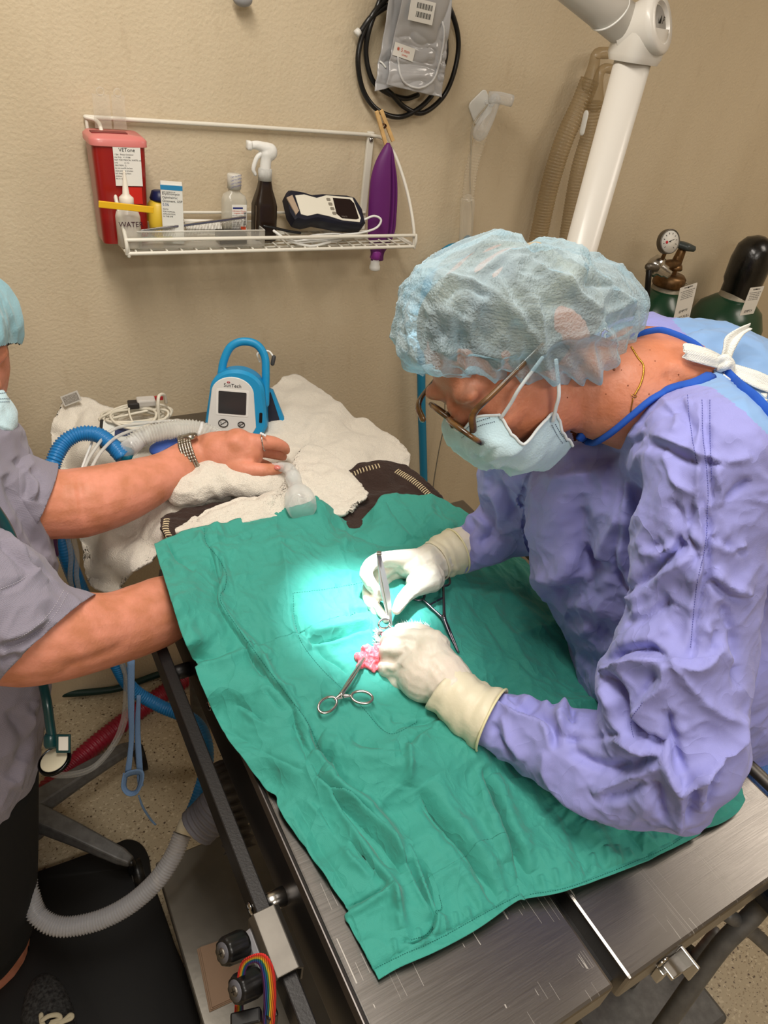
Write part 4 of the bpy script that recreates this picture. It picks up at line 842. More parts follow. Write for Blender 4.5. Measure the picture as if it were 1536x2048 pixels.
for x, y, rp, l in [(925, 640, 132, 0), (985, 625, 145, 0), (1060, 634, 146, .005), (1010, 620, 134, .0), (1080, 612, 136, -.006), (1130, 634, 132, .005), (1185, 624, 104, .005), (1212, 616, 74, .01), (1150, 680, 95, .02), (890, 690, 92, 0), (1000, 690, 90, .0), (1090, 700, 88, .0)]:
    r = rp * .78 / F; g.ell(S(x, y, l), (r, r * 1.08 if r > .06 else r, r), HR, 28, 18)
    r *= .93; g.ell(S(x, y, l + .030), (r, r, r), HR, 28, 18); g.ell(S(x, y, l - .030), (r, r, r), HR, 28, 18)
me = fuse(g, .005, 14, sub=1)
bm = bmesh.new(); bm.from_mesh(me); planes = []
for (p0, p1) in (((850, 768), (1110, 787)), ((1110, 787), (1296, 655))):
    A0, A1 = S(*p0), S(*p1); no = nrm(np.cross(A1 - A0, HL)); no = no if no @ (A0 - HA['c']) > 0 else -no
    bmesh.ops.bisect_plane(bm, geom=bm.verts[:] + bm.edges[:] + bm.faces[:], plane_co=Vector(A0), plane_no=Vector(no), clear_outer=True); planes.append((A0, no))
bm.to_mesh(me); bm.free(); me.update()
v, n = vn(me); dist = np.min([-(v - A0) @ no for A0, no in planes], axis=0); rel = (v - HA['c']) @ HR.T
aa = np.arctan2(rel[:, 1], rel[:, 0]); per = np.c_[np.cos(aa), np.sin(aa), dist * 4]
gather = np.sin(aa * 24 + 4 * noise3(per * 2)) * np.exp(-(dist / .035) ** 2) * .0055 + np.sin(aa * 63 + 3 * noise3(per * 3 + 5)) * np.exp(-(dist / .014) ** 2) * .002
pinch = -.016 * np.exp(-(dist / .010) ** 2)
CF = [('e', .009, 8, [(880, 590), (905, 560), (960, 572), (1000, 610), (1045, 650)]), ('d', .006, 7, [(890, 600), (930, 575), (985, 600)]), ('e', .008, 9, [(915, 560), (900, 640), (890, 700), (875, 765)]), ('d', .006, 8, [(930, 600), (915, 680), (925, 760)]),
      ('e', .009, 8, [(985, 540), (1010, 600), (1045, 650), (1070, 690), (1055, 770)]), ('e', .010, 9, [(880, 680), (900, 705), (960, 710), (1010, 705), (1048, 690)]), ('d', .009, 8, [(900, 720), (960, 722), (1020, 716)]), ('e', .006, 6, [(930, 715), (935, 770)]), ('e', .006, 6, [(1000, 712), (985, 770)]), ('e', .006, 6, [(1035, 700), (1040, 770)]),
      ('e', .008, 8, [(1060, 590), (1075, 650), (1090, 720), (1110, 785)]), ('e', .009, 8, [(1192, 628), (1190, 680), (1185, 720), (1195, 760)]), ('e', .009, 8, [(1192, 628), (1150, 585), (1100, 550), (1060, 520)]), ('e', .008, 8, [(1192, 630), (1235, 620), (1272, 598)]), ('d', .008, 8, [(1200, 640), (1235, 660), (1275, 650)]), ('e', .007, 7, [(1060, 700), (1110, 680), (1190, 660)]),
      ('d', .006, 7, [(1165, 562), (1210, 568), (1258, 570)]), ('e', .007, 8, [(1150, 500), (1200, 540), (1250, 590), (1285, 620)]), ('d', .006, 8, [(1180, 680), (1215, 700), (1240, 690)]), ('e', .006, 7, [(1200, 640), (1225, 690), (1215, 730)]), ('e', .005, 8, [(1080, 480), (1130, 520), (1180, 560)]), ('d', .005, 8, [(840, 620), (835, 690), (850, 740)]), ('e', .006, 8, [(820, 600), (815, 660), (835, 730)])]
pj = proj(v); fc = (n @ ROT[:, 2] < .1)
wr = wrinkle(v, 12, 4)
setv(me, v + n * ((wr - .5) * .017 * np.clip(dist / .03, 0, 1) + gather + pinch + crease(pj[:, :2], CF) * fc)[:, None])
cap = link('bouffant_cap', me, CAPM, SURG); cap['label'] = 'pale blue translucent bouffant cap'
bm = bmesh.new(); bm.from_mesh(me); E_ = [e for e in bm.edges if len(e.link_faces) == 1]; nb = {}
for e in E_:
    for q_, w_ in ((e.verts[0], e.verts[1]), (e.verts[1], e.verts[0])): nb.setdefault(q_.index, []).append(w_.index)
bm.verts.ensure_lookup_table(); st = E_[0].verts[0].index; loop = [st]; prev = None
while True:
    nx = [k for k in nb[loop[-1]] if k != prev]; prev = loop[-1]
    if not nx or nx[0] == st or len(loop) > 5000: break
    loop.append(nx[0])
rimp = [np.array(bm.verts[k].co) for k in loop][::3]; bm.free()
G().tube(rimp, .0013, 6, closed=True, caps=None).obj('elastic_rim', mat('white_elastic', (226, 226, 220), .8), cap)
# -- mask
MASKM = mat('mask_light_blue', (196, 224, 234), .7, sheen=.2, bump=.0007, bscale=500)
cen = [S(*q) for q in [(914, 866), (922, 895), (940, 918), (975, 935), (1010, 943), (1055, 943), (1095, 934)]]
nearm = [S(*q) for q in [(998, 834, .052), (1020, 862, .058), (1046, 884, .060), (1075, 862, .060), (1106, 838, .058), (1125, 862, .050), (1146, 888, .040)]]
mid_ = [S(*q) for q in [(950, 838, .034), (962, 872, .046), (985, 905, .052), (1020, 915, .052), (1055, 922, .046), (1090, 920, .036), (1125, 912, .022)]]
def refl(p): return p - 2 * ((p - HA['c']) @ HL) * HL
def rs(p, n):
    p = spline(p, 8); L = np.r_[0, np.cumsum(np.linalg.norm(np.diff(p, axis=0), axis=1))]; t = np.linspace(0, L[-1], n); return np.stack([np.interp(t, L, p[:, i]) for i in range(3)], -1)
NK = 60; cols = [rs(x, NK) for x in (nearm, mid_, cen, [refl(p) for p in mid_], [refl(p) for p in nearm])]
mg = np.array([spline([c[i] for c in cols], 16) for i in range(NK)]); ml = mg.reshape(-1, 3); nn_ = nrm(HF * .8 - HU * .4)
tcol = np.repeat(np.linspace(0, 1, NK), mg.shape[1]); scol = np.tile(np.abs(np.linspace(-1, 1, mg.shape[1])), NK)
ml = ml + nn_ * ((wrinkle(ml, 24, 2) - .4) * .006 + .0022 * np.sign(np.sin(tcol * 22)) * np.abs(np.sin(tcol * 22)) ** .4 * (1 - scol ** 3) * (tcol > .25))[:, None]
mg = ml.reshape(mg.shape); mk = sheet('surgical_mask', mg, MASKM, SURG, .0012); mk['label'] = 'light blue pleated surgical mask'
mbv = BVHTree.FromObject(mk, bpy.context.evaluated_depsgraph_get())
WB = mat('mask_binding', (222, 230, 232), .8); MST = mat('mask_stitch_grey', (90, 104, 124), .8)
G().tube(mg[0], .0016, 6).obj('top_binding', WB, mk); G().tube(mg[:, -1], .0018, 6).obj('side_binding', WB, mk); G().tube(mg[:, 0], .0018, 6).obj('side_binding', WB, mk)
stitches(mbv, [[(922, 866), (950, 846), (985, 834)], [(924, 876), (955, 854), (995, 842)], [(1110, 848), (1122, 868), (1136, 886)], [(1103, 850), (1115, 872), (1128, 890)]], MST, mk, step=4, r=.0004, res=4, off=.0006)
ear = S(1098, 690, .082)
G().tube([S(1002, 836, .054), S(1022, 806, .066), S(1040, 775, .076), S(1085, 715, .082)], .0015, 8, sm=5, flat=1.6).obj('ear_loop', WB, mk)
G().tube([S(1106, 842, .060), S(1112, 815, .070), S(1118, 785, .078), S(1112, 720, .082)], .0015, 8, sm=5, flat=1.6).obj('ear_loop', WB, mk)
# -- glasses
tort = mat('tortoiseshell_frame', (40, 26, 18), .25, spec=.6, rgb2=(120, 84, 44), vscale=55, coat=.4)
gl = thing('eyeglasses', Hd(.12, 0, .01), 'tortoiseshell eyeglasses worn low on the gowned person\'s nose', 'eyeglasses')
for s, (cx_, cy_) in ((1, (930, 862)), (-1, (892, 830))):
    c = S(cx_, cy_, .034 * s); rr_ = nrm(c - CAM); nF = nrm(HF - (HF @ rr_) * rr_ + rr_ * .05); aL = nrm(HL - (HL @ nF) * nF); aU = np.cross(nF, aL); aU = aU if aU @ HU > 0 else -aU
    g = G(); pr = [c + aL * .026 * math.cos(a) + aU * .020 * math.sin(a) for a in np.linspace(0, 2 * math.pi, 32, endpoint=False)]
    g.tube(pr, .0030, 8, closed=True, caps=None); rim_ = g.obj('lens_frame', tort, gl)
    h = G(); h.add([c] + pr, [(0, i + 1, (i + 1) % 32 + 1) for i in range(32)]); h.obj('lens', clear('lens_glass', (220, 225, 230), .10, .03), rim_)
    if s > 0: tp = [c + HL * .026 * s + HU * .006, S(948, 826, .066), S(992, 782, .074), S(1085, 690, .080)]
    else: tp = [refl(q) for q in tp]
    g = G(); g.tube(tp, [.0032, .0030, .0025, .0022], 8, sm=5, flat=1.4); g.obj('temple_arm', tort, gl)
c1, c2 = S(932, 862, .034), S(893, 829, -.034); G().tube([c1 - HL * .025 + HU * .004, (c1 + c2) / 2 + HF * .003 + HU * .007, c2 + HL * .025 + HU * .004], .0024, 8, sm=4).obj('bridge', tort, gl)
# -- gloves
def glove(name, chains, ells, voxel, label, folds=(), amp=.0008, cuff=None):
    g = G()
    for ch in chains: add_chain(g, ch, 1, 5, 14)
    for x, y, d, r in ells: g.ell(P(x, y, d), [r * d / F] * 3, None, 16, 10)
    me = fuse(g, voxel, 2); fold(me, folds, amp, 45); o = link(name, me, GLOVE, SURG); o['label'] = label; return o
LHG = glove('glove',
    [[(975, 1432, .90, 46), (950, 1418, .9, 50), (915, 1390, .91, 52), (880, 1350, .92, 56)], [(880, 1350, .925, 54), (862, 1310, .93, 42)], [(865, 1360, .93, 50), (820, 1330, .94, 40)],
     [(862, 1300, .935, 36), (868, 1284, .935, 26), (815, 1276, .94, 19), (785, 1270, .945, 16), (772, 1284, .96, 14)],       # index
     [(845, 1315, .935, 34), (800, 1300, .935, 26), (778, 1300, .94, 20), (770, 1318, .96, 15)],                             # middle
     [(835, 1340, .94, 34), (795, 1332, .94, 26), (774, 1335, .945, 20), (770, 1352, .965, 14)],                             # ring
     [(835, 1362, .945, 32), (800, 1358, .945, 24), (786, 1366, .955, 17), (788, 1372, .97, 13)],                            # little
     [(880, 1290, .96, 22), (840, 1262, .965, 16), (800, 1258, .97, 13)]],                                                   # thumb, mostly behind
    [(850, 1345, .93, 60)], .0022, 'cream latex glove on the near hand, seen from the back',
    [('d', .004, 4, [(765, 1312), (785, 1318), (805, 1308), (812, 1290)]), ('d', .004, 4, [(768, 1345), (785, 1348), (802, 1330)]), ('d', .003, 3, [(768, 1282), (790, 1284), (810, 1284)]), ('e', .002, 5, [(800, 1275), (830, 1262), (868, 1262)]),
     ('d', .002, 4, [(935, 1352), (905, 1375), (880, 1415)]), ('e', .003, 3, [(928, 1352), (898, 1378), (876, 1420)]), ('d', .002, 3, [(965, 1365), (935, 1390), (915, 1440)])])
g = G()
def cuffring(pts, r): 
    g.tube(pts, r, 8, sm=6, caps=True)
# rolled bead edges on the glove cuffs
lbv = BVHTree.FromObject(LHG, bpy.context.evaluated_depsgraph_get())
def cuff(name, chain, parent, m=GLOVEC, bead=None):
    p, r = chainpts(chain); g = G(); n = len(p); pr = spline(np.c_[np.array(p), np.array(r)], 6); P3 = pr[:, :3]; R3 = pr[:, 3]
    R3 = R3 * (1 + .025 * np.sin(np.arange(len(R3)) * 1.3)); g.tube(P3, R3, 40, caps=None); me = g.mesh(name); fold(me, (), .0034, 34)
    o = link(name, me, m, parent); s = o.modifiers.new('s', 'SOLIDIFY'); s.thickness = .0008
    T = nrm(P3[-1] - P3[-2]); a = nrm(np.cross(T, (0, 0, 1))); b = np.cross(T, a); G().tube(ring_pts(P3[-1], R3[-1] * 1.01, R3[-1] * 1.01, a, b, 36), .0016, 8, closed=True, caps=None).obj('rolled_bead', mat('bead_latex', (226, 218, 176), .4), o); return o
cuff('glove_cuff', [(888, 1372, .915, 57), (915, 1395, .907, 56), (948, 1420, .9, 60), (984, 1440, .89, 68)], LHG)
RHG = glove('glove',
    [[(925, 1095, 1.135, 44), (890, 1112, 1.119, 40), (850, 1132, 1.090, 40)], [(850, 1132, 1.090, 38), (815, 1130, 1.081, 26)], [(860, 1155, 1.070, 32), (835, 1165, 1.055, 24)],
     [(830, 1118, 1.086, 22), (790, 1118, 1.065, 18), (752, 1122, 1.036, 15), (732, 1145, 1.020, 14), (745, 1172, 1.017, 13), (766, 1192, 1.008, 11)],   # index
     [(835, 1125, 1.093, 24), (785, 1130, 1.081, 17), (745, 1165, 1.047, 15), (738, 1195, 1.026, 14), (755, 1222, 1.000, 13), (769, 1236, 0.995, 11)],      # middle
     [(835, 1135, 1.099, 22), (780, 1150, 1.092, 16), (748, 1190, 1.054, 14), (742, 1220, 1.025, 13), (758, 1246, 1.010, 10)],                             # ring
     [(850, 1145, 1.104, 20), (800, 1165, 1.105, 14), (765, 1205, 1.067, 12), (765, 1235, 1.040, 10)],                                                      # little
     [(860, 1160, 1.057, 26), (825, 1180, 1.033, 17), (805, 1200, 1.009, 14), (793, 1220, 0.990, 10)]],                                                    # thumb
    [], .0019, 'cream latex glove on the far hand, gripping the thumb forceps',
    [('d', .004, 3, [(735, 1175), (745, 1200), (758, 1204), (772, 1204)]), ('d', .004, 3, [(742, 1212), (752, 1236), (764, 1248)]), ('d', .003, 3, [(768, 1128), (790, 1135), (812, 1150)]), ('d', .002, 3, [(800, 1190), (815, 1205)]), ('d', .0015, 3, [(825, 1160), (832, 1185)]), ('d', .0015, 3, [(815, 1168), (822, 1195)]), ('d', .002, 3, [(868, 1092), (885, 1110), (895, 1140)]), ('e', .002, 5, [(855, 1100), (868, 1120), (872, 1150)])])
cuff('glove_cuff', [(868, 1124, 1.105, 42), (885, 1114, 1.115, 44), (912, 1102, 1.125, 46)], RHG)
# -- thumb forceps held in the far hand
tf = thing('thumb_forceps', P(782, 1250, 1.03), 'steel thumb forceps held upright in the gowned person\'s far hand', 'forceps')
a, b = P(758, 1108, .975), P(783, 1253, .995)
for s in (-1, 1):
    sd = nrm(ROT[:, 0]) * s; g = G(); mid = (a + b) / 2
    tp = [a, a * .75 + b * .25 + sd * .0014, mid + sd * .0026, a * .25 + b * .75 + sd * .0018, b + sd * .0004]
    wd_ = np.array([.0038, .0046, .0052, .0036, .0014]); pw = spline(np.c_[np.array(tp), wd_], 6); dep = ROT[:, 2]
    g.strip(pw[:, :3] - dep * pw[:, 3:4] * .6 - ROT[:, 0] * pw[:, 3:4] * .7, pw[:, :3] + dep * pw[:, 3:4] * .6 + ROT[:, 0] * pw[:, 3:4] * .7, .0011)
    g.obj('arm', BRIGHT, tf, smooth=False)
G().box(a + (0, 0, .001), (.007, .004, .012), frame(a, ROT[:, 0], b - a)[1:]).obj('joint', CHROME, tf, smooth=False, bevel=.001)
# ================================================================ the assistant at the left
AS = thing('person', (-.15, .8, 0), 'person in grey scrub top and light blue cap reaching in from the left edge', 'person')
A_FAR = [(-60, 960, 1.02, 95), (20, 1000, 1.05, 82), (110, 1008, 1.09, 71), (170, 1004, 1.11, 70), (255, 980, 1.15, 60), (330, 948, 1.20, 45), (385, 914, 1.24, 38), (425, 907, 1.25, 38)]
A_NEAR = [(-90, 1180, .88, 130), (20, 1262, .90, 108), (120, 1270, .93, 92), (220, 1258, .98, 74), (300, 1232, 1.03, 71), (340, 1215, 1.06, 66), (430, 1190, 1.12, 45), (500, 1180, 1.15, 36)]
A_TOR = [(-130, 960, 1.02, 190), (-120, 1150, 1.04, 205), (-120, 1350, 1.07, 200), (-110, 1520, 1.1, 175)]
g = G(); add_chain(g, A_FAR); add_chain(g, A_NEAR); add_chain(g, A_TOR, .85)
hp = P(-110, 1520, 1.1)
add_chain(g, [(-120, 1560, 1.12, 130), (-60, 1800, 1.30, 110), (-40, 1900, 1.42, 90), (0, 2000, 1.50, 66), (14, 2060, 1.56, 56), (20, 2140, 1.66, 40)])
add_chain(g, [(-220, 1540, 1.2, 110), (-200, 1800, 1.45, 80), (-190, 2000, 1.7, 50)])
add_chain(g, [(-130, 940, 1.02, 90), (-95, 860, 1.02, 70), (-75, 790, 1.02, 70)])
hc = P(-112, 710, 1.02)
g.ell(hc, (.085, .095, .11)); g.ell(P(-105, 760, 1.02), (.06, .07, .09))
g.tube([P(-26, 668, 1.0), P(-8, 690, 1.0), P(-1, 705, 1.0), P(-16, 718, 1.0)], [.010, .010, .012, .012], 12, sm=4); g.ell(P(-24, 770, 1.0), (.018, .02, .018))
# hand
add_chain(g, [(425, 905, 1.25, 42), (455, 905, 1.25, 44), (490, 905, 1.25, 38)]); g.ell(P(475, 890, 1.24), [.030] * 3); g.ell(P(470, 920, 1.25), [.028] * 3)
for ch in ([(485, 885, 1.24, 22), (515, 884, 1.24, 17), (545, 886, 1.25, 14), (566, 893, 1.27, 11), (572, 901, 1.285, 9)],
           [(465, 932, 1.235, 22), (500, 939, 1.225, 17), (532, 940, 1.225, 14), (558, 937, 1.235, 12)],
           [(488, 905, 1.27, 20), (525, 902, 1.28, 14), (552, 908, 1.29, 12), (566, 914, 1.30, 9)],
           [(480, 918, 1.29, 18), (510, 925, 1.31, 13), (535, 934, 1.31, 12), (550, 942, 1.30, 9)],
           [(470, 925, 1.31, 16), (495, 940, 1.33, 12), (515, 945, 1.32, 10)]): add_chain(g, ch, 1, 5, 14)
me = fuse(g, .0036, 3)
fold(me, [('d', .0022, 5, [(150, 945), (157, 990), (165, 1040)]), ('d', .0015, 4, [(158, 950), (166, 1000), (175, 1050)]), ('e', .002, 5, [(145, 940), (150, 990), (158, 1040)]), ('d', .0012, 3, [(488, 915), (500, 922), (488, 930)]), ('d', .001, 3, [(538, 925), (541, 935), (540, 944)]), ('v', .003, 10, [(120, 1340), (180, 1320), (250, 1290)]), ('d', .001, 3, [(512, 875), (516, 885), (514, 895)]), ('r', .0015, 6, [(440, 885), (480, 880)])], .0006, 20)
ab = link('body', me, SKIN, AS); abv = BVHTree.FromObject(ab, bpy.context.evaluated_depsgraph_get())
g = G(); g.ell(on(abv, 555, 935, .0005), (.007, .004, .006), frame((0, 0, 0), ROT[:, 0], (0, 0, 1))[1:]); g.obj('thumbnail', mat('fingernail', (206, 120, 110), .25, coat=.4), ab)
fr = random.Random(9); frk = mat('freckle_brown', (150, 88, 62), .7)
g = G()
# scrub top: trunk with two short sleeves
def halfcut(me, co, no):
    bm = bmesh.new(); bm.from_mesh(me); bmesh.ops.bisect_plane(bm, geom=bm.verts[:] + bm.edges[:] + bm.faces[:], plane_co=Vector(co), plane_no=Vector(no), clear_outer=True); bm.to_mesh(me); bm.free(); me.update()
TF = [('d', .010, 6, [(-5, 1088), (40, 1120), (72, 1142)]), ('e', .008, 8, [(0, 1075), (40, 1105), (80, 1140)]), ('s', .012, 9, [(0, 1055), (30, 1090), (58, 1122), (100, 1160)]), ('d', .010, 7, [(60, 935), (85, 965), (78, 1005)]), ('e', .009, 8, [(45, 930), (72, 965), (65, 1000)]), ('d', .008, 7, [(35, 915), (58, 960), (50, 1000)]), ('v', .010, 12, [(10, 950), (50, 1040), (95, 1110)]),
  ('d', .004, 4, [(0, 1185), (40, 1165), (62, 1145)]), ('e', .008, 8, [(0, 1280), (50, 1265), (100, 1235)]), ('d', .008, 6, [(0, 1295), (50, 1280), (90, 1255)]), ('e', .008, 6, [(0, 1310), (40, 1300), (80, 1275)]), ('d', .007, 6, [(0, 1325), (40, 1312)]), ('v', .012, 14, [(20, 1420), (50, 1480), (20, 1560)]), ('e', .012, 12, [(70, 1400), (50, 1500), (30, 1580)]), ('v', .010, 9, [(60, 1400), (70, 1450), (40, 1520)]), ('d', .005, 5, [(98, 1240), (70, 1275), (10, 1310)])]
def cloth(name, chains, m, parent, cuts=()):
    g = G(); [add_chain(g, c) for c in chains]; me = fuse(g, .006, 4, sub=1); fold(me, TF, .008, 10)
    for co, no in cuts: halfcut(me, co, no)
    o = link(name, me, m, parent); s_ = o.modifiers.new('s', 'SOLIDIFY'); s_.thickness = .0015; return o
sc = cloth('scrub_top', [[(a_, b_, c_, d_ * 1.04) for a_, b_, c_, d_ in A_TOR], [(-60, 1040, 1.05, 140), (-60, 1150, 1.06, 160), (-60, 1350, 1.08, 148), (-90, 1500, 1.1, 150)]], SCRUB, AS)
f1 = nrm(P(170, 1004, 1.11) - P(20, 1000, 1.05)); cloth('far_sleeve', [[(-60, 965, 1.02, 120), (20, 992, 1.05, 100), (90, 1006, 1.09, 86), (150, 1008, 1.12, 84)]], SCRUB, AS, [(P(82, 1000, 1.08), nrm(f1 * .9 + ROT[:, 1] * .35))])
f2 = nrm(ROT @ nrm([.72, .69, .10])); ns = cloth('near_sleeve', [[(-90, 1180, .88, 150), (0, 1235, .89, 142), (90, 1268, .91, 105), (170, 1278, .94, 90)]], SCRUB, AS, [(P(78, 1283, .86), f2)])
sbv = BVHTree.FromPolygons(*[(lambda vs, fs: (vs, fs))([tuple(x.co) for x in sc.data.vertices] + [tuple(x.co) for x in ns.data.vertices], [tuple(p.vertices) for p in sc.data.polygons] + [tuple(k + len(sc.data.vertices) for k in p.vertices) for p in ns.data.polygons])][0])
stitches(sbv, [[(128, 1180), (100, 1225), (60, 1262), (5, 1292)], [(136, 1186), (108, 1232), (66, 1272), (5, 1306)], [(2, 1178), (35, 1164), (60, 1148)]], mat('scrub_thread', (196, 190, 200), .8), sc, step=5)
# black shorts, shoe with white lace
g = G(); add_chain(g, [(-120, 1560, 1.12, 180), (-80, 1760, 1.26, 142), (-72, 1860, 1.36, 128)]); add_chain(g, [(-220, 1540, 1.2, 150), (-210, 1850, 1.45, 120)]); add_chain(g, [(-100, 1640, 1.18, 140), (-90, 1820, 1.32, 150), (-92, 1850, 1.34, 140)])
link('shorts', fuse(g, .007, 4), mat('black_cotton', (9, 9, 10), .9), AS)
# cap and mask, seen edge-on
g = G(); g.ell(P(-112, 640, 1.02), (.105, .12, .09)); g.ell(P(-120, 610, 1.02), (.085, .11, .080)); g.ell(P(-100, 640, .98), (.085, .09, .065)); me = fuse(g, .006, 4, sub=1); v, n = vn(me); setv(me, v + n * ((wrinkle(v, 12) - .5) * .012)[:, None])
CAP2 = mat('light_blue_nonwoven', (140, 186, 200), .7, bump=.0006, bscale=300, sheen=.2)
pj = proj(v); cut(me, pj[:, 1] > 694 - (pj[:, 0] + 0) * .1); link('bouffant_cap', me, CAP2, AS)
g = G(); g.ell(P(-72, 836, 1.0), (.070, .07, .050)); g.ell(P(-60, 812, .99), (.050, .055, .045)); g.ell(P(-72, 866, 1.01), (.058, .06, .035)); me = fuse(g, .005, 3, sub=1)
fold(me, [('d', .003, 4, [(-10, 855), (10, 862), (24, 868)]), ('e', .003, 4, [(-10, 850), (8, 856), (25, 862)])], .004, 18); pj = proj(vn(me)[0]); cut(me, pj[:, 1] < 778)
am = link('surgical_mask', me, MASKM, AS); ambv = BVHTree.FromObject(am, bpy.context.evaluated_depsgraph_get())
stitches(ambv, [[(0, 787), (18, 785)], [(0, 798), (20, 797)], [(0, 804), (20, 803)]], MST, am, step=4, r=.0004, off=.0006)
# shoe
shoe = thing('shoe', PZ(110, 2060, 0), 'dark speckled sneaker with cream lace at the bottom edge', 'shoe')
c = PZ(100, 2075, .03); g = G(); g.ell(c, (.05, .12, .035)); g.ell(c + (-.01, -.05, .02), (.045, .06, .045)); SHOEM = mat('speckled_knit', (18, 18, 19), .8, rgb2=(60, 60, 60), vscale=160, bump=.001, bscale=300)
g.obj('upper', SHOEM, shoe); G().box(c - (0, 0, .022), (.095, .25, .02)).obj('sole', mat('grey_sole', (90, 90, 88), .7), shoe, bevel=.008)
lc = mat('cream_lace', (186, 176, 150), .8, bump=.0005, bscale=400)
def zz(l, z): return [PZ(x, y, z) for x, y in l]
g = G(); g.tube(zz([(85, 2040), (98, 2032), (115, 2030), (120, 2038), (100, 2046), (125, 2042), (140, 2030), (143, 2036), (120, 2046), (108, 2060)], .075), .0045, 8, sm=5, flat=.5); g.obj('lace', lc, shoe)
g = G(); g.tube(zz([(82, 2030), (84, 2045), (92, 2060)], .072), .0045, 8, sm=4, flat=.5); g.obj('lace', lc, shoe)
# watch
wt = thing('wristwatch', P(388, 912, 1.22), 'steel link wristwatch on the grey-scrubbed person\'s wrist', 'wristwatch')
def wrist_ring(cx, cy, d, rx, ry, tiltx, n):
    """loop round the wrist: ry across the arm, rx toward the viewer"""
    a = nrm(ROT @ np.array([tiltx, 1, 0.12])); b = ROT[:, 2]; return [P(cx, cy, d) + a * ry * math.cos(t) - b * rx * math.sin(t) for t in np.linspace(0, 2 * math.pi, n, endpoint=False)]
WS = mat('watch_steel', (170, 162, 150), .28, metal=1)
n = 44
for k, off in enumerate((-10, -5, 0, 5, 10)):
    g = G(); ring = wrist_ring(387 + off, 911 - off * .25, 1.235, .0385, .0368, .32, n)
    for i in range(n):
        p, q = ring[i], ring[(i + 1) % n]; m_ = (p + q) / 2; p, q = m_ + (p - m_) * .8, m_ + (q - m_) * .8
        if k % 2: g.ell(m_, (.0030, .0030, .0026), None, 8, 5)
        else: g.ell(m_, (.0032, .0032, .0026), None, 8, 5)
    g.tube(ring, .0024, 6, closed=True, caps=None); g.obj('band', WS, wt)
g = G(); cc_ = on(abv, 382, 874, .003); g.lathe(P(380, 876, 1.215), nrm(ROT @ np.array([-.15, -.9, -.3])), [(.012, -.002), (.0135, 0), (.0135, .005), (.0115, .007)], 28); g.obj('case', WS, wt)
# ring with stone
G().tube(wrist_ring(525, 884, 1.243, .0165, .0165, .1, 20), .0012, 8, closed=True, caps=None)
rg = thing('finger_ring', P(527, 868, 1.23), 'silver ring with small stones on the grey-scrubbed person\'s finger', 'ring')
G().tube(wrist_ring(527, 884, 1.243, .0160, .0160, .1, 24), .0013, 8, closed=True, caps=None).obj('band', CHROME, rg)
g = G(); [g.ell(P(522 + 4 * i, 867 + i * 2, 1.222), (.0024, .0024, .0024), None, 8, 6) for i in range(3)]; g.obj('stones', mat('glass_stone', (230, 235, 240), .05, spec=1, coat=1), rg)
# stethoscope
TT = mat('dark_teal_rubber', (10, 62, 66), .35, coat=.3)
st = thing('stethoscope', P(105, 1510, 1.0), 'dark teal stethoscope hanging in front of the grey scrub top', 'stethoscope')
G().tube([P(-30, 990, .86), P(8, 1045, .885), P(28, 1090, .9), P(36, 1125, .93), P(60, 1230, 1.05), P(80, 1340, 1.02), P(93, 1400, 1.0), P(100, 1450, 1.0), P(106, 1488, 1.0)], .0065, 12, sm=6).obj('tubing', TT, st)
c = P(108, 1520, 1.0); ax = nrm(ROT @ np.array([-.1, -.75, -.65])); g = G(); g.lathe(c, ax, [(.018, -.006), (.023, -.004), (.023, .0), (.0205, .002), (.0205, .0005)], 32); hd2 = g.obj('chestpiece', mat('black_chrome', (48, 50, 52), .25, metal=1), st)
G().lathe(c + ax * .0006, ax, [(.019, 0), (.018, .0008), (.001, .001)], 28).obj('diaphragm', mat('cream_diaphragm', (206, 200, 176), .5), hd2)
G().lathe(c + ROT @ np.array([-.005, -.018, 0]), nrm(ROT @ np.array([0, -1, 0])), [(.007, 0), (.009, .004), (.009, .016), (.007, .02)], 20).obj('stem', TT, st)
g = G(); g.box(P(127, 1487, .995), (.020, .004, .026), frame((0, 0, 0), ROT[:, 0], -ROT[:, 1])[1:][0:1] + (ROT[:, 2], -ROT[:, 1])); tg = g.obj('name_tag', TT, st, smooth=False, bevel=.001)
G().box(P(127, 1487, .991), (.013, .002, .019), (ROT[:, 0], ROT[:, 2], -ROT[:, 1])).obj('tag_insert', PAPER, tg, smooth=False)
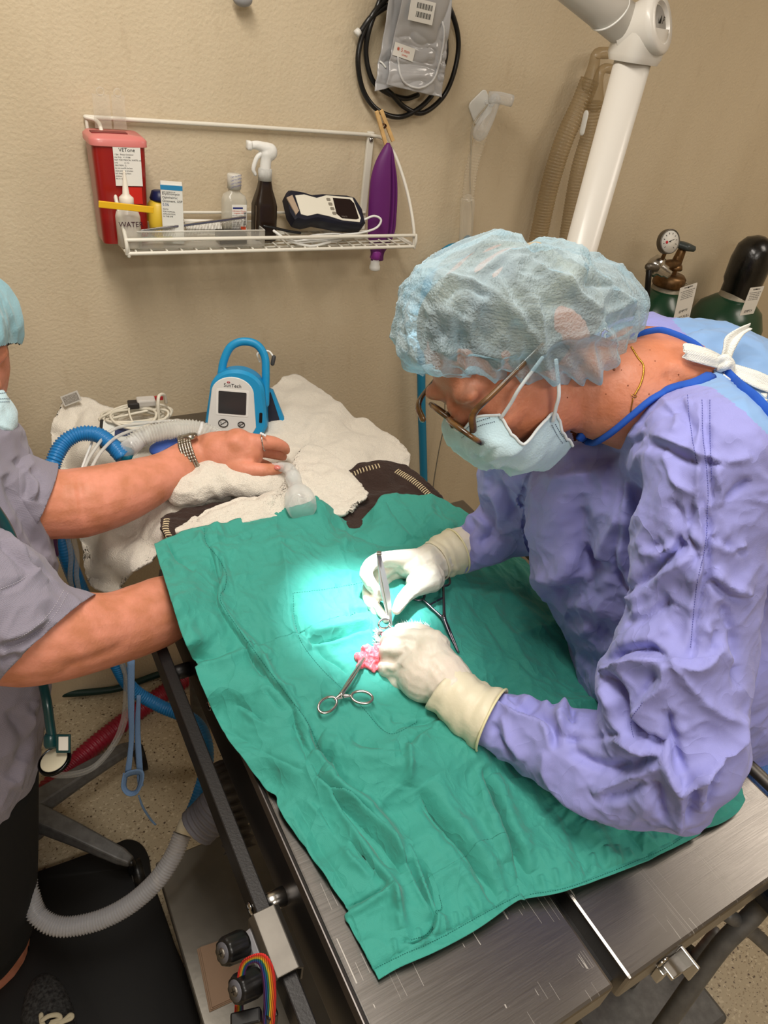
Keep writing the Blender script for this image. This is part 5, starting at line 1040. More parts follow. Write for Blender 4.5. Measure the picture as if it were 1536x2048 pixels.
# ================================================================ towels and blanket at the head of the table
def towel(name, top, right, bottom, left, ctl, m, label, cat, nu=150, nv=120, amp=.006, s=14, folds=(), thick=.006, pw=3, group=None):
    gp = coons(top, right, bottom, left, nu, nv); q = gp.reshape(-1, 2); b = onheight(q, lambda z: idw(z, ctl, pw))
    dz = crease(q, folds) + (wrinkle(np.c_[b[:, :2], b[:, 2]], s, 2) - .45) * amp + noise3(b * 420) * .0004 + noise3(b * 110) * .0010
    o = sheet(name, (b + np.c_[0 * dz, 0 * dz, dz]).reshape(*gp.shape[:2], 3), m, None, thick); return tag(o, label, cat, group)
t_right = towel('towel', [(400, 905), (440, 870), (500, 815), (545, 775), (572, 757), (600, 754), (645, 788), (700, 835), (735, 842), (780, 875), (810, 900)], [(810, 900), (818, 915), (815, 940), (806, 965)],
    [(380, 1030), (480, 1045), (600, 1040), (700, 1010), (806, 965)], [(400, 905), (385, 960), (380, 1030)],
    [(572, 757, .965), (600, 754, .965), (500, 815, .965), (645, 790, .965), (735, 842, .96), (810, 900, .955), (815, 940, .94), (640, 860, .985), (560, 860, .985), (700, 920, .98), (600, 960, .975), (480, 920, .955), (400, 960, .95), (420, 1030, .93), (600, 1040, .93), (760, 970, .955)], TERRY,
    'white terry towel spread behind the drape, right of the blue monitor', 'towel',
    folds=[('e', .006, 10, [(560, 820), (620, 830), (700, 815)]), ('v', .007, 12, [(590, 900), (640, 875), (700, 860), (760, 880)]), ('e', .006, 12, [(600, 960), (660, 910), (720, 880), (790, 890)]), ('v', .006, 14, [(640, 960), (700, 930), (780, 910)]), ('e', .006, 10, [(570, 800), (640, 800), (690, 840)]), ('d', .002, 3, [(570, 812), (640, 805), (655, 798)])])
t_left = towel('towel', [(125, 818), (140, 802), (170, 797), (215, 815), (290, 832), (360, 845), (440, 860)], [(440, 860), (430, 920), (400, 990), (350, 1060), (320, 1100), (300, 1122)],
    [(172, 1150), (190, 1180), (235, 1192), (245, 1175), (262, 1150), (285, 1130), (300, 1122)], [(125, 818), (108, 850), (106, 900), (125, 960), (150, 1040), (165, 1100), (172, 1150)],
    [(140, 802, .96), (170, 797, .965), (290, 832, .965), (440, 860, .965), (430, 920, .955), (350, 1060, .94), (300, 1122, .90), (235, 1192, .80), (180, 1170, .78), (165, 1100, .82), (150, 1030, .86), (106, 890, .92), (125, 960, .89), (120, 830, .95), (200, 900, .965), (250, 1000, .94), (230, 1090, .89), (300, 960, .96)], TERRY,
    'white terry towel hanging over the table corner, care label on top', 'towel', amp=.008,
    folds=[('v', .010, 12, [(160, 830), (140, 880), (130, 940)]), ('e', .008, 10, [(185, 820), (165, 870), (150, 930)]), ('e', .006, 8, [(205, 1160), (240, 1120), (290, 1090)]), ('v', .008, 16, [(180, 1060), (190, 1110), (200, 1160)])])
# care label
lc_ = P(140, 795, 1.45) * 0 + PZ(142, 797, .985); X_, Y_ = nrm(ROT @ np.array([.9, -.35, 0])), nrm(ROT @ np.array([.35, .9, .2]))
g = G(); g.box(lc_, (.036, .021, .001), (X_, Y_, np.cross(X_, Y_))); cl_ = g.obj('care_label', mat('silver_label_border', (188, 184, 176), .6), t_left, smooth=False)
g = G(); g.box(lc_ + np.cross(X_, Y_) * -.0009, (.030, .015, .0008), (X_, Y_, np.cross(X_, Y_))); g.box(lc_ + np.cross(X_, Y_) * .0009, (.030, .015, .0008), (X_, Y_, np.cross(X_, Y_))); g.obj('label_print', mat('grey_woven_print', (96, 90, 84), .7, rgb2=(170, 165, 156), vscale=900), cl_, smooth=False)
def roll(name, pts, m, label, voxel=.006, amp=.006):
    g = G()
    for x, y, z, rx, ry, rz in pts: c = PZ(x, y, z); g.ell(c, (rx, ry, rz), None, 20, 12)
    me = fuse(g, voxel, 5, sub=1); v, n = vn(me); setv(me, v + n * ((wrinkle(v, 16, 2) - .45) * amp + noise3(v * 420) * .0005 + noise3(v * 110) * .001)[:, None]); return tag(link(name, me, m), label, 'towel')
blanket = towel('blanket', [(322, 1045), (345, 1030), (400, 1015), (560, 990), (680, 950), (715, 933), (760, 924), (805, 935), (840, 958), (875, 990)], [(875, 990), (885, 1004), (880, 1020)],
    [(330, 1078), (350, 1085), (420, 1075), (600, 1060), (720, 1060), (800, 1050), (880, 1020)], [(322, 1045), (322, 1060), (330, 1078)],
    [(322, 1050, .955), (400, 1020, .955), (560, 990, .96), (680, 950, .985), (760, 924, .988), (840, 958, .97), (875, 990, .958), (800, 1000, .965), (720, 1000, .965), (600, 1040, .945), (400, 1060, .95), (880, 1020, .93)], BROWN, 'dark brown fleece blanket with cream whipstitched edge beside the drape', 'blanket', amp=.006)
BW = BVHTree.FromObject(blanket, bpy.context.evaluated_depsgraph_get())
def whip(pl, inn, n):
    g = G(); s = spline(pl, 8); L = np.r_[0, np.cumsum(np.linalg.norm(np.diff(s, axis=0), axis=1))]
    for t in np.linspace(0, L[-1], n):
        x, y = np.interp(t, L, s[:, 0]), np.interp(t, L, s[:, 1]); a = on(BW, x + inn[0] * .3, y + inn[1] * .3, .001, 9); b_ = on(BW, x + inn[0], y + inn[1], .001, 9)
        if np.linalg.norm(a - b_) < .03: g.tube([a - (0, 0, .004), a, b_, b_ - (0, 0, .002)], .0011, 6, sm=3)
    g.obj('whipstitch', STITCH, blanket)
whip([(800, 937), (838, 960), (872, 992)], (-10, 8), 22); whip([(690, 950), (720, 935), (755, 926)], (4, 9), 12); whip([(324, 1040), (322, 1058), (330, 1076)], (14, -1), 9)
roll('towel', [(365, 985, 0.971, .03, .035, .024), (385, 975, 0.976, .045, .045, .03), (430, 955, 0.981, .055, .05, .032), (480, 955, 0.981, .05, .05, .03), (530, 965, 0.976, .05, .045, .028), (560, 985, 0.968, .035, .04, .022)], TERRY, 'rolled white terry towel under the hand with the watch')
towel('towel', [(355, 1062), (385, 1040), (430, 1012), (480, 1002), (560, 985), (600, 905), (640, 900), (690, 935), (735, 992)], [(735, 992), (730, 1002), (705, 1012)],
    [(352, 1070), (420, 1062), (520, 1045), (620, 1030), (690, 1030), (705, 1012)], [(355, 1062), (350, 1066), (352, 1070)],
    [(355, 1062, .975), (430, 1012, .985), (560, 985, .99), (600, 910, .99), (690, 935, .995), (735, 992, .985), (700, 1015, .978), (620, 1030, .97), (500, 1030, .985), (420, 1055, .98)], TERRY, 'white terry towel fold lying between the rolled towel and the drape', 'towel', amp=.008,
    folds=[('e', .008, 8, [(400, 1045), (460, 1020), (530, 1012), (580, 1000)]), ('d', .006, 7, [(390, 1040), (450, 1015), (520, 1005)]), ('d', .003, 4, [(655, 1018), (690, 1008), (728, 990)])])
# ---------------------------------------------------------------- blue monitor
mon = thing('vitals_monitor', PZ(475, 872, .985), 'blue-cased blood pressure monitor with carry handle and dark screen', 'monitor')
o0 = PZ(472, 862, .990) + np.array([0, .0, .0]); xx = nrm((.90, -.43, 0)); yy = nrm((.09, .22, .97)); O, fx, fy, fz = frame(o0, xx, yy)
def fp(u, v, w=0): return O + fx * u + fy * v * .84 + fz * w
sc_ = 1.0
def arch(w, h, r0, n=14, taper=.86, cx=0):
    pts = []
    for a in np.linspace(0, math.pi, n * 2): pts.append((cx + math.cos(a) * w / 2 * taper, h - w * .42 + math.sin(a) * w * .42))
    return [(cx + w / 2 * .82, 0), (cx + w / 2, w * .22)] + pts + [(cx - w / 2, w * .22), (cx - w / 2 * .82, 0)]
def arch_at(w, h, cx, cy, **k): return [(a, (b + cy) * .84) for a, b in arch(w, h, 0, cx=cx, **k)]
G().prism(arch_at(.118, .152, 0, -.012), fp(0, 0, 0), fx, fy, .050, bev=.006).obj('case', CYAN, mon, sharp=.5)
fcm = mat('monitor_face_white', (214, 214, 210), .4)
face_ = G().prism(arch_at(.092, .132, -.008, -.008), fp(0, 0, .0018), fx, fy, .003, bev=.0015).obj('face_plate', fcm, mon, sharp=.5)
scr = G().prism(roundrect(.060, .050, .003, cx=-.008, cy=.055), fp(0, 0, .0026), fx, fy, .002).obj('screen_bezel', mat('bezel_white', (226, 226, 222), .4), mon, smooth=False)
G().prism(roundrect(.052, .043, .002, cx=-.008, cy=.055), fp(0, 0, .0032), fx, fy, .001).obj('screen', mat('dark_screen', (52, 52, 54), .18), scr, smooth=False)
text('brand_lettering', 'SunTech', fp(-.025, .101, .0019), fx, fy, .0095, INK, mon); g = G(); [g.ell(fp(-.016 + .0022 * math.cos(a), .1115 + .0016 * math.sin(a), .002), (.0011, .0011, .0006), None, 8, 5) for a in np.linspace(0, 6.28, 7)[:-1]]; g.obj('brand_mark', mat('brand_red', (170, 24, 50), .5), mon)
def button(u, v, r, m_): 
    g = G(); g.tube([fp(u + r * math.cos(a), v + r * math.sin(a), .003) for a in np.linspace(0, 2 * math.pi, 28, endpoint=False)], .0009, 6, closed=True, caps=None); b_ = g.obj('button', INK, mon)
    h = G(); h.beam(fp(u - r * .6, v - r * .5, .003), fp(u + r * .6, v + r * .5, .003), .0012, .0006, fz); h.beam(fp(u - r * .5, v + r * .3, .003), fp(u - r * .5, v - r * .1, .003), .0012, .0006, fz); h.obj('symbol', INK, b_, smooth=False)
button(-.024, .017, .0088, INK); button(.010, .017, .0062, INK)
hp_ = [fp(-.034, .118, -.034), fp(-.030, .150, -.036), fp(-.018, .182, -.038), fp(.004, .196, -.040), fp(.030, .192, -.040), fp(.046, .168, -.038), fp(.050, .130, -.034), fp(.052, .06, -.030)]
G().tube(hp_, .0066, 12, sm=6, flat=1.2).obj('handle', CYAN, mon)
G().prism([(.0, -.01), (.078, -.012), (.092, .010), (.064, .072), (.02, .09)], fp(0, .0, -.052), fx, fy, .022, bev=.005).obj('back_cradle', CYAN, mon, sharp=.5)
G().prism([(.058, .0), (.078, .004), (.080, .016), (.060, .070), (.056, .066)], fp(0, 0, -.0505), fx, fy, .002).obj('cradle_panel', mat('dark_panel', (40, 44, 56), .3), mon, smooth=False)
g = G(); g.tube([fp(.036, .15, -.06), fp(.03, .165, -.075), fp(.05, .172, -.08), fp(.062, .160, -.075)], .002, 8, sm=5); g.obj('lead', WHITEP, mon)
g = G(); g.tube([fp(.062, .160, -.075), fp(.060, .145, -.073)], .0042, 10); g.obj('plug', mat('plug_grey', (60, 60, 62), .5), mon)
G().prism(roundrect(.006, .020, .002, cx=.046, cy=.030), fp(0, 0, .0008), fx, fy, .004).obj('port', BLACK, mon, smooth=False)
# ---------------------------------------------------------------- coiled white cable, console, breathing hoses
CW = mat('cable_white', (206, 200, 184), .45)
cb = thing('coiled_cable', PZ(275, 830, .98), 'coiled white sensor cable with grey connector on the left towel', 'cable')
for k in range(9):
    c = PZ(272 + 5 * math.sin(k * 2.1), 832 + 4 * math.cos(k * 1.7), .985 + .0035 * k); rx, ry = .052 + .014 * math.sin(k * 1.3), .030 + .008 * math.cos(k * 2.3); a0_ = k * .7
    pts = [c + np.array([math.cos(a) * rx, math.sin(a) * ry, .004 * math.sin(2 * a + k)]) for a in np.linspace(a0_, a0_ + 2 * math.pi, 26, endpoint=False)]
    G().tube(pts, .0026, 8, closed=True, caps=None).obj('coil', CW, cb)
G().tube([PZ(318, 842, 1.0), PZ(316, 812, 1.03), PZ(318, 792, 1.045), PZ(328, 790, 1.04), PZ(332, 805, 1.02)], .0032, 8, sm=6).obj('lead', CW, cb)
G().tube([PZ(262, 805, 1.02), PZ(258, 822, 1.015), PZ(266, 845, 1.005), PZ(280, 856, 1.0)], .0018, 8, sm=6).obj('lead', CW, cb)
cx_ = frame(PZ(292, 803, 1.022), (.98, -.1, 0), (.1, .98, 0)); G().box(cx_[0], (.034, .022, .014), cx_[1:]).obj('connector', mat('connector_grey', (188, 184, 178), .45), cb, smooth=False, bevel=.003)
G().box(cx_[0] + (-.024, -.002, -.002), (.020, .018, .012), cx_[1:]).obj('plug', mat('plug_dark', (40, 36, 36), .5), cb, smooth=False, bevel=.002); G().box(cx_[0] + (.026, .008, 0), (.016, .006, .008), cx_[1:]).obj('clip', mat('clip_red', (160, 30, 36), .5), cb, smooth=False, bevel=.001)
cn = thing('sensor_console', PZ(255, 868, .975), 'small white and navy console tilted on the towel behind the forearm', 'console')
cx_ = frame(PZ(252, 868, .992), (.92, -.3, .0), (.28, .86, .38)); G().box(cx_[0], (.088, .048, .022), cx_[1:]).obj('housing', mat('console_white', (208, 210, 204), .4), cn, smooth=False, bevel=.004)
G().box(cx_[0] + cx_[3] * .0108 + cx_[1] * .008 - cx_[2] * .004, (.052, .020, .002), cx_[1:]).obj('panel', mat('navy_panel', (36, 48, 84), .35), cn, smooth=False, bevel=.001)
G().box(cx_[0] + cx_[3] * .0108 + cx_[1] * .016 + cx_[2] * .016, (.050, .012, .0015), cx_[1:]).obj('label_strip', mat('console_grey', (170, 174, 172), .4), cn, smooth=False); G().box(cx_[0] - cx_[1] * .042, (.006, .049, .023), cx_[1:]).obj('end_cap', BLACK, cn, smooth=False, bevel=.001)
HB = mat('hose_blue', (26, 116, 178), .4, coat=.2)
bh = thing('breathing_hose', PZ(180, 880, 1.0), 'blue and clear corrugated breathing hose looping behind the bare forearm to the floor', 'hose')
up_ = [PZ(245, 914, 1.01), PZ(226, 892, 1.02), PZ(196, 870, 1.03), PZ(160, 868, 1.03), PZ(128, 886, 1.02), PZ(108, 922, 1.0), PZ(100, 960, .97)]
G().corr(up_, .0125, .0048, .0014).obj('blue_section', HB, bh)
G().lathe(PZ(262, 915, 1.0), nrm(PZ(240, 905, 1.01) - PZ(262, 915, 1.0)), [(.014, 0), (.015, .006), (.0135, .02), (.012, .032)], 20).obj('connector', mat('teal_connector', (0, 98, 120), .35), bh)
G().corr([PZ(262, 888, 1.02), PZ(290, 872, 1.03), PZ(340, 860, 1.035), PZ(390, 858, 1.03), PZ(425, 872, 1.02), PZ(455, 895, .99)], .0155, .0050, .0016).obj('clear_section', clear('clear_corrugated', (214, 214, 208), .42, .2), bh)
G().tube([PZ(245, 905, 1.01), PZ(262, 893, 1.02), PZ(278, 880, 1.025)], [.014, .015, .014], 18, sm=4).obj('clear_adapter', CLR, bh)
for k, l in enumerate(([(165, 945), (185, 905), (225, 860), (290, 846), (360, 842), (420, 852), (470, 880)], [(180, 940), (205, 900), (245, 868), (320, 850), (400, 850), (450, 870)])):
    G().tube([PZ(x, y, 1.03 + .004 * k) for x, y in l], .0028, 8, sm=6).obj('sampling_line', clear('clear_line', (215, 215, 210), .45, .1), bh)
G().tube([PZ(156, 960, 1.0), PZ(170, 920, 1.01), PZ(186, 880, 1.01)], .0022, 8, sm=4).obj('sampling_line', WHITEP, bh)
tag(G().tube([PZ(398, 866, 1.06), PZ(402, 856, 1.065), PZ(404, 846, 1.065)], .003, 8).obj('clear_tie_tail', CLR), 'small clear plastic tie tail standing on the corrugated hose', 'plastic tie')
def blobm(name, pts, m, label, cat, voxel=.003, amp=.003):
    g = G(); [g.ell(PZ(x, y, z), (a, b, c)) for x, y, z, a, b, c in pts]; me = fuse(g, voxel, 3); v, n = vn(me); setv(me, v + n * ((wrinkle(v, 30, 2) - .4) * amp)[:, None]); return tag(link(name, me, m), label, cat)
blobm('folded_glove', [(335, 896, 1.0, .03, .018, .014), (355, 893, 1.0, .025, .018, .014), (320, 900, 1.0, .02, .02, .01)], mat('blue_nitrile', (52, 84, 160), .5), 'crumpled blue nitrile glove tucked behind the wristwatch', 'glove')
# clear airway adapter and bottle-like mask held by the hand
aw = thing('breathing_mask', PZ(592, 1000, .98), 'clear cone breathing mask with elbow adapter held between finger and thumb', 'breathing mask')
MK = clear('mask_clear', (226, 230, 230), .24, .08); c0 = PZ(600, 1002, 1.012); axm = nrm(P(578, 928, 1.235) - c0)
G().lathe(c0, axm, [(.024, -.02), (.026, -.004), (.024, .012), (.019, .024), (.013, .031), (.0125, .058), (.0135, .060), (.0135, .072), (.010, .074)], 32).obj('mask_body', MK, aw)
e0 = c0 + axm * .070; G().tube([e0, e0 + axm * .014, e0 + axm * .024 - ROT[:, 0] * .004, e0 + axm * .028 - ROT[:, 0] * .016], [.0105, .010, .0095, .009], 18, sm=5).obj('elbow', MK, aw); G().tube([e0 + axm * .027 - ROT[:, 0] * .010, e0 + axm * .029 - ROT[:, 0] * .030], .0068, 16, caps=True).obj('nozzle', CLR, aw)
# ================================================================ wire shelf on the wall
WR = mat('white_coated_wire', (220, 216, 204), .4)
sh = thing('wire_shelf', (.58, W - .02, 1.27), 'white coated wire shelf mounted on the beige wall', 'shelf')
SZ, SY0, SX0, SX1 = 1.268, 1.352, .272, .888
def wire(pts, r=.0030, name='wire', sm=6): return G().tube(pts, r, 10, sm=sm).obj(name, WR, sh)
wire([(.245, W - .012, 1.466), (.262, 1.46, 1.462), (.265, 1.44, 1.445), (.268, 1.395, 1.36), (.272, SY0 + .006, SZ + .03), (.275, SY0, SZ - .006)], .0036, 'side_frame')
wire([(.814, W - .010, 1.464), (.845, 1.462, 1.458), (.865, 1.44, 1.43), (.880, 1.40, 1.37), (.886, 1.365, SZ + .04), (.888, SY0, SZ - .004)], .0036, 'side_frame')
wire([(.245, W - .010, 1.466), (.53, W - .010, 1.466), (.814, W - .010, 1.464)], .0040, 'top_rail', 0)
wire([(.246, W - .010, 1.466), (.25, W - .012, 1.30), (.262, W - .014, SZ)], .0030, 'back_post'); 
g = G(); g.box((.817, W - .006, 1.37), (.016, .008, .20)); g.obj('back_post', WR, sh, smooth=False, bevel=.002); screw((.817, W - .011, 1.455), (0, -1, 0), .005, sh)
wire([(SX0 + .002, SY0, SZ + .022), (SX1 - .004, SY0, SZ + .022)], .0036, 'front_rail', 0); wire([(SX0, SY0, SZ - .002), (SX1, SY0, SZ - .002)], .0036, 'front_rail', 0)
for x in (SX0, SX1): wire([(x, SY0, SZ + .022), (x, SY0 - .003, SZ + .01), (x, SY0, SZ - .002)], .0034, 'front_corner', 4); wire([(x, SY0, SZ), (x, W - .014, SZ)], .0034, 'end_wire', 0)
wire([(SX0, W - .014, SZ), (SX1 - .02, W - .014, SZ)], .0032, 'rear_rail', 0); wire([(SX0, W - .012, SZ + .04), (SX1 - .07, W - .012, SZ + .04)], .003, 'rear_rail', 0)
for i in range(22):
    x = SX0 + .028 * (i + .6); wire([(x, SY0, SZ + .001), (x, W - .014, SZ + .001)], .0018, 'cross_wire', 0)
for i in range(5): wire([(SX0, SY0 + .022 * (i + 1), SZ - .002), (SX1 - .005, SY0 + .022 * (i + 1), SZ - .002)], .0022, 'long_wire', 0)
ZT = SZ + .004
def wx(x, y, d): return PY(x, y, d)[0]
def hz(x, y, d): return PY(x, y, d)[2]
# sharps container
RED = mat('red_translucent_plastic', (150, 22, 20), .3, coat=.3); sx0, sx1 = wx(190, 350, 1.385), wx(298, 350, 1.385)
scn = thing('sharps_container', ((sx0 + sx1) / 2, 1.42, ZT), 'red sharps container with pale lid and white label on wire shelf', 'sharps container')
cx, w_, zt = (sx0 + sx1) / 2, (sx1 - sx0), hz(240, 290, 1.385)
G().lathe((cx, 1.425, ZT), (0, 0, 1), [(w_ * .44, 0), (w_ * .45, .004), (w_ * .49, zt - ZT)], 48, sq=6, sy=.82).obj('bin', RED, scn, sharp=.8)
PK = mat('pink_translucent_lid', (206, 120, 116), .35, coat=.2)
G().lathe((cx, 1.425, zt), (0, 0, 1), [(w_ * .51, -.004), (w_ * .53, -.003), (w_ * .53, .006), (w_ * .51, .008), (w_ * .46, .012), (w_ * .1, .013)], 48, sq=6, sy=.82).obj('lid', PK, scn, sharp=.8)
g = G(); g.box((cx - .01, 1.42, zt + .0125), (.06, .018, .003)); g.obj('lid_slot', mat('lid_slot_red', (120, 40, 40), .5), scn, smooth=False)
fy_ = 1.425 - w_ * .49 * .84 - .0012
lx0, lx1, lz0, lz1 = wx(230, 350, fy_), wx(284, 350, fy_), hz(260, 372, fy_), hz(260, 293, fy_)
lb = G().box(((lx0 + lx1) / 2, fy_, (lz0 + lz1) / 2), (lx1 - lx0, .0008, lz1 - lz0)).obj('label', PAPER, scn, smooth=False)
def lines(x, z, y, rows, parent, m=INK, sz=.0032):
    for k, r in enumerate(rows): text('print', r, (x, y - .0006, z - k * sz * 1.35), (1, 0, 0), (0, 0, 1), sz, m, parent, depth=.0001)
text('print', 'VETone', ((lx0 + lx1) / 2, fy_ - .0006, lz1 - .0085), (1, 0, 0), (0, 0, 1), .0085, INK, lb, align='CENTER', depth=.0001)
lines(lx0 + .001, lz1 - .014, fy_, ['1 Qty   Sharps Container', 'Use Only   V1 01086', 'NOT FOR MEDICAL WASTE, use', 'only            on rim', 'CAUTION: ⚠', 'do not overfill the box', 'close and lock lid when', 'full. Keep away from', 'children', "PN V1 01086"], lb)
G().box(((lx0 + lx1) / 2 + .004, fy_, lz0 - .016), (lx1 - lx0 - .012, .0006, .028)).obj('label', mat('bright_red_label', (196, 34, 22), .5), scn, smooth=False)
# clear hanging pocket on the top rail
pk = thing('clear_sleeve', (.30, 1.455, 1.40), 'clear plastic sleeve hung over the shelf rail above the red container', 'plastic sleeve')
for (a, b) in ((188, 222), (226, 252)):
    x0, x1 = wx(a, 220, 1.44), wx(b, 220, 1.44); z1, z0 = hz(215, 190, 1.44), hz(215, 258, 1.44)
    g = G(); g.box(((x0 + x1) / 2, 1.445, (z0 + z1) / 2), (x1 - x0, .0012, z1 - z0)); g.tube([((x0 + x1) / 2 + .006 * math.cos(t), 1.445, z1 + .004 + .006 * math.sin(t)) for t in np.linspace(0, 2 * math.pi, 16, endpoint=False)], .0012, 6, closed=True, caps=None); g.obj('flap', clear('sleeve_clear', (225, 220, 208), .14, .15), pk, smooth=False)
# water bottle
wbx, wby = wx(256, 430, 1.375), 1.378
wb = thing('squeeze_bottle', (wbx, wby, ZT), 'milky squeeze bottle marked WATER in front of the red container', 'bottle')
G().lathe((wbx, wby, ZT), (0, 0, 1), [(.018, 0), (.021, .002), (.0215, .052), (.019, .060), (.011, .066), (.011, .070)], 32).obj('bottle_body', MILK, wb)
G().lathe((wbx, wby, ZT), (0, 0, 1), [(.0125, .068), (.0125, .084), (.010, .086), (.006, .090), (.0022, .126), (.0015, .128)], 24).obj('nozzle_cap', mat('milky_white_cap', (222, 214, 200), .45), wb)
text('hand_lettering', 'WATER', (wbx, wby - .0222, ZT + .040), (1, 0, 0), (0, 0, 1), .0125, mat('marker_ink', (60, 20, 40), .6), wb, align='CENTER')
a, b = PY(197, 408, 1.345), PY(307, 420, 1.345); tag(G().beam(a, b, .004, .011).obj('yellow_strip', mat('yellow_plastic', (226, 178, 26), .45), smooth=False, bevel=.001), 'yellow plastic strip clipped across the left end of the shelf', 'strip')
# yellow bottle with navy cap lying back
yb = thing('squeeze_bottle', (wx(325, 400, 1.42), 1.43, ZT), 'yellow bottle with navy blue cap behind the ointment box', 'bottle')
bx = wx(322, 400, 1.43); G().lathe((bx, 1.43, ZT), (.05, .1, 1), [(.016, 0), (.024, .006), (.030, .03), (.026, .058), (.020, .066)], 32, sq=1, sy=.8).obj('bottle_body', mat('yellow_hdpe', (222, 190, 60), .4), yb)
G().lathe((bx + .004, 1.437, ZT + .065), (.05, .1, 1), [(.021, 0), (.022, .003), (.018, .016), (.014, .018)], 28, sq=1).obj('cap', mat('navy_cap', (26, 34, 78), .4), yb)
# ointment box
eb = thing('ointment_box', (wx(345, 440, 1.375), 1.385, ZT), 'white and blue carton of erythromycin ophthalmic ointment', 'box')
x0, x1 = wx(319, 410, 1.375), wx(376, 410, 1.372); zt_ = hz(350, 368, 1.375); Ox, bxx, byy, bzz = frame(((x0 + x1) / 2, 1.385, (ZT + zt_) / 2 + .002), (.97, -.25, 0), (0, 0, 1)); hgt = zt_ - ZT - .004
bw = (x1 - x0) * .74; G().box(Ox, (bw, hgt, .026), (bxx, byy, bzz)).obj('carton', mat('carton_white', (222, 222, 216), .5), eb, smooth=False, bevel=.0006)
G().box(Ox + byy * (hgt / 2 - .006), (bw + .0006, .008, .0266), (bxx, byy, bzz)).obj('blue_band', mat('carton_blue', (40, 130, 180), .5), eb, smooth=False); G().box(Ox - bxx * (bw / 2 + .0002), (.0004, hgt * .86, .024), (bxx, byy, bzz)).obj('tan_side', mat('carton_tan', (206, 180, 136), .5), eb, smooth=False)
for k, (r_, s_) in enumerate((('NDC 24208-910-55', .0028), ('Erythromycin', .0056), ('Ophthalmic', .0056), ('Ointment, USP', .0056), ('0.5%', .0058), ('(Sterile)', .003), ('FOR TOPICAL', .0034), ('APPLICATION', .0034), ('IN THE EYE', .0034))):
    text('print', r_, Ox + bzz * .0132 - bxx * (bw / 2 - .002) + byy * (hgt / 2 - .0145 - sum((.004, .0062, .0062, .0062, .0066, .0048, .0042, .0042, .0042)[:k])), bxx, byy, s_ * 1.02, INK if k != 4 else mat('carton_text_blue', (30, 60, 120), .5), eb, depth=.0001)
# clear tray and what lies in it
tr = thing('clear_tray', (.41, 1.385, ZT), 'clear plastic tray along the front left of the wire shelf', 'tray')
tx0, tx1, ty0, ty1, th_ = wx(252, 450, 1.36), wx(530, 440, 1.36), 1.360, 1.425, .030
g = G(); t = .0016
for c, s_ in ((((tx0 + tx1) / 2, ty0, ZT + th_ / 2), (tx1 - tx0, t, th_)), (((tx0 + tx1) / 2, ty1, ZT + th_ / 2), (tx1 - tx0, t, th_)), ((tx0, (ty0 + ty1) / 2, ZT + th_ / 2), (t, ty1 - ty0, th_)), ((tx1, (ty0 + ty1) / 2, ZT + th_ / 2), (t, ty1 - ty0, th_)), (((tx0 + tx1) / 2, (ty0 + ty1) / 2, ZT + .001), (tx1 - tx0, ty1 - ty0, t))): g.box(c, s_)
g.obj('tray_walls', clear('tray_acrylic', (225, 222, 212), .16, .06), tr, smooth=False)
G().tube([(tx0, ty0, ZT + th_), (tx1, ty0, ZT + th_), (tx1, ty1, ZT + th_), (tx0, ty1, ZT + th_)], .0016, 6, closed=True, caps=None).obj('rim', clear('rim_acrylic', (230, 228, 220), .55, .06), tr)
co = thing('metal_comb', (.40, 1.375, ZT + .02), 'long steel grooming comb lying in the clear tray', 'comb')
ca, cb_ = PY(278, 462, 1.372), PY(492, 434, 1.372); G().beam(ca, cb_, .004, .005).obj('spine', CHROME, co, smooth=False, bevel=.001)
dr_ = nrm(cb_ - ca); dn = nrm(np.array([0, 0, -1.]) - dr_ * (-dr_[2])); L_ = np.linalg.norm(cb_ - ca); nT = 72
for i in range(nT):
    p = ca + dr_ * (L_ * (i + .5) / nT); G().tube([p, p + dn * .020], [.0007, .0004], 5, caps=True).obj('tooth', CHROME, co)
tag(G().box(PY(462, 470, 1.378) * (1, 1, 0) + (0, 0, ZT + .014), (.055, .034, .022)).obj('black_case', BLACK, smooth=False, bevel=.003), 'small glossy black case at the right end of the clear tray', 'case')
tag(G().beam(PY(262, 478, 1.366), PY(345, 476, 1.368), .007, .005).obj('plastic_syringe', mat('yellow_blue_plastic', (190, 176, 60), .4, rgb2=(60, 140, 170), vscale=40), smooth=False, bevel=.001), 'thin yellow and blue plastic piece in the bottom of clear tray', 'plastic piece')
lp = G().box(PY(405, 412, 1.42) * (1, 1, 0) + (0, 0, ZT + .022), (.07, .028, .012), frame((0, 0, 0), (1, -.1, 0), (0, .9, .4))[1:]).obj('folded_leaflet', PAPER, smooth=False, bevel=.001); tag(lp, 'folded white leaflet lying behind the ointment carton', 'leaflet')
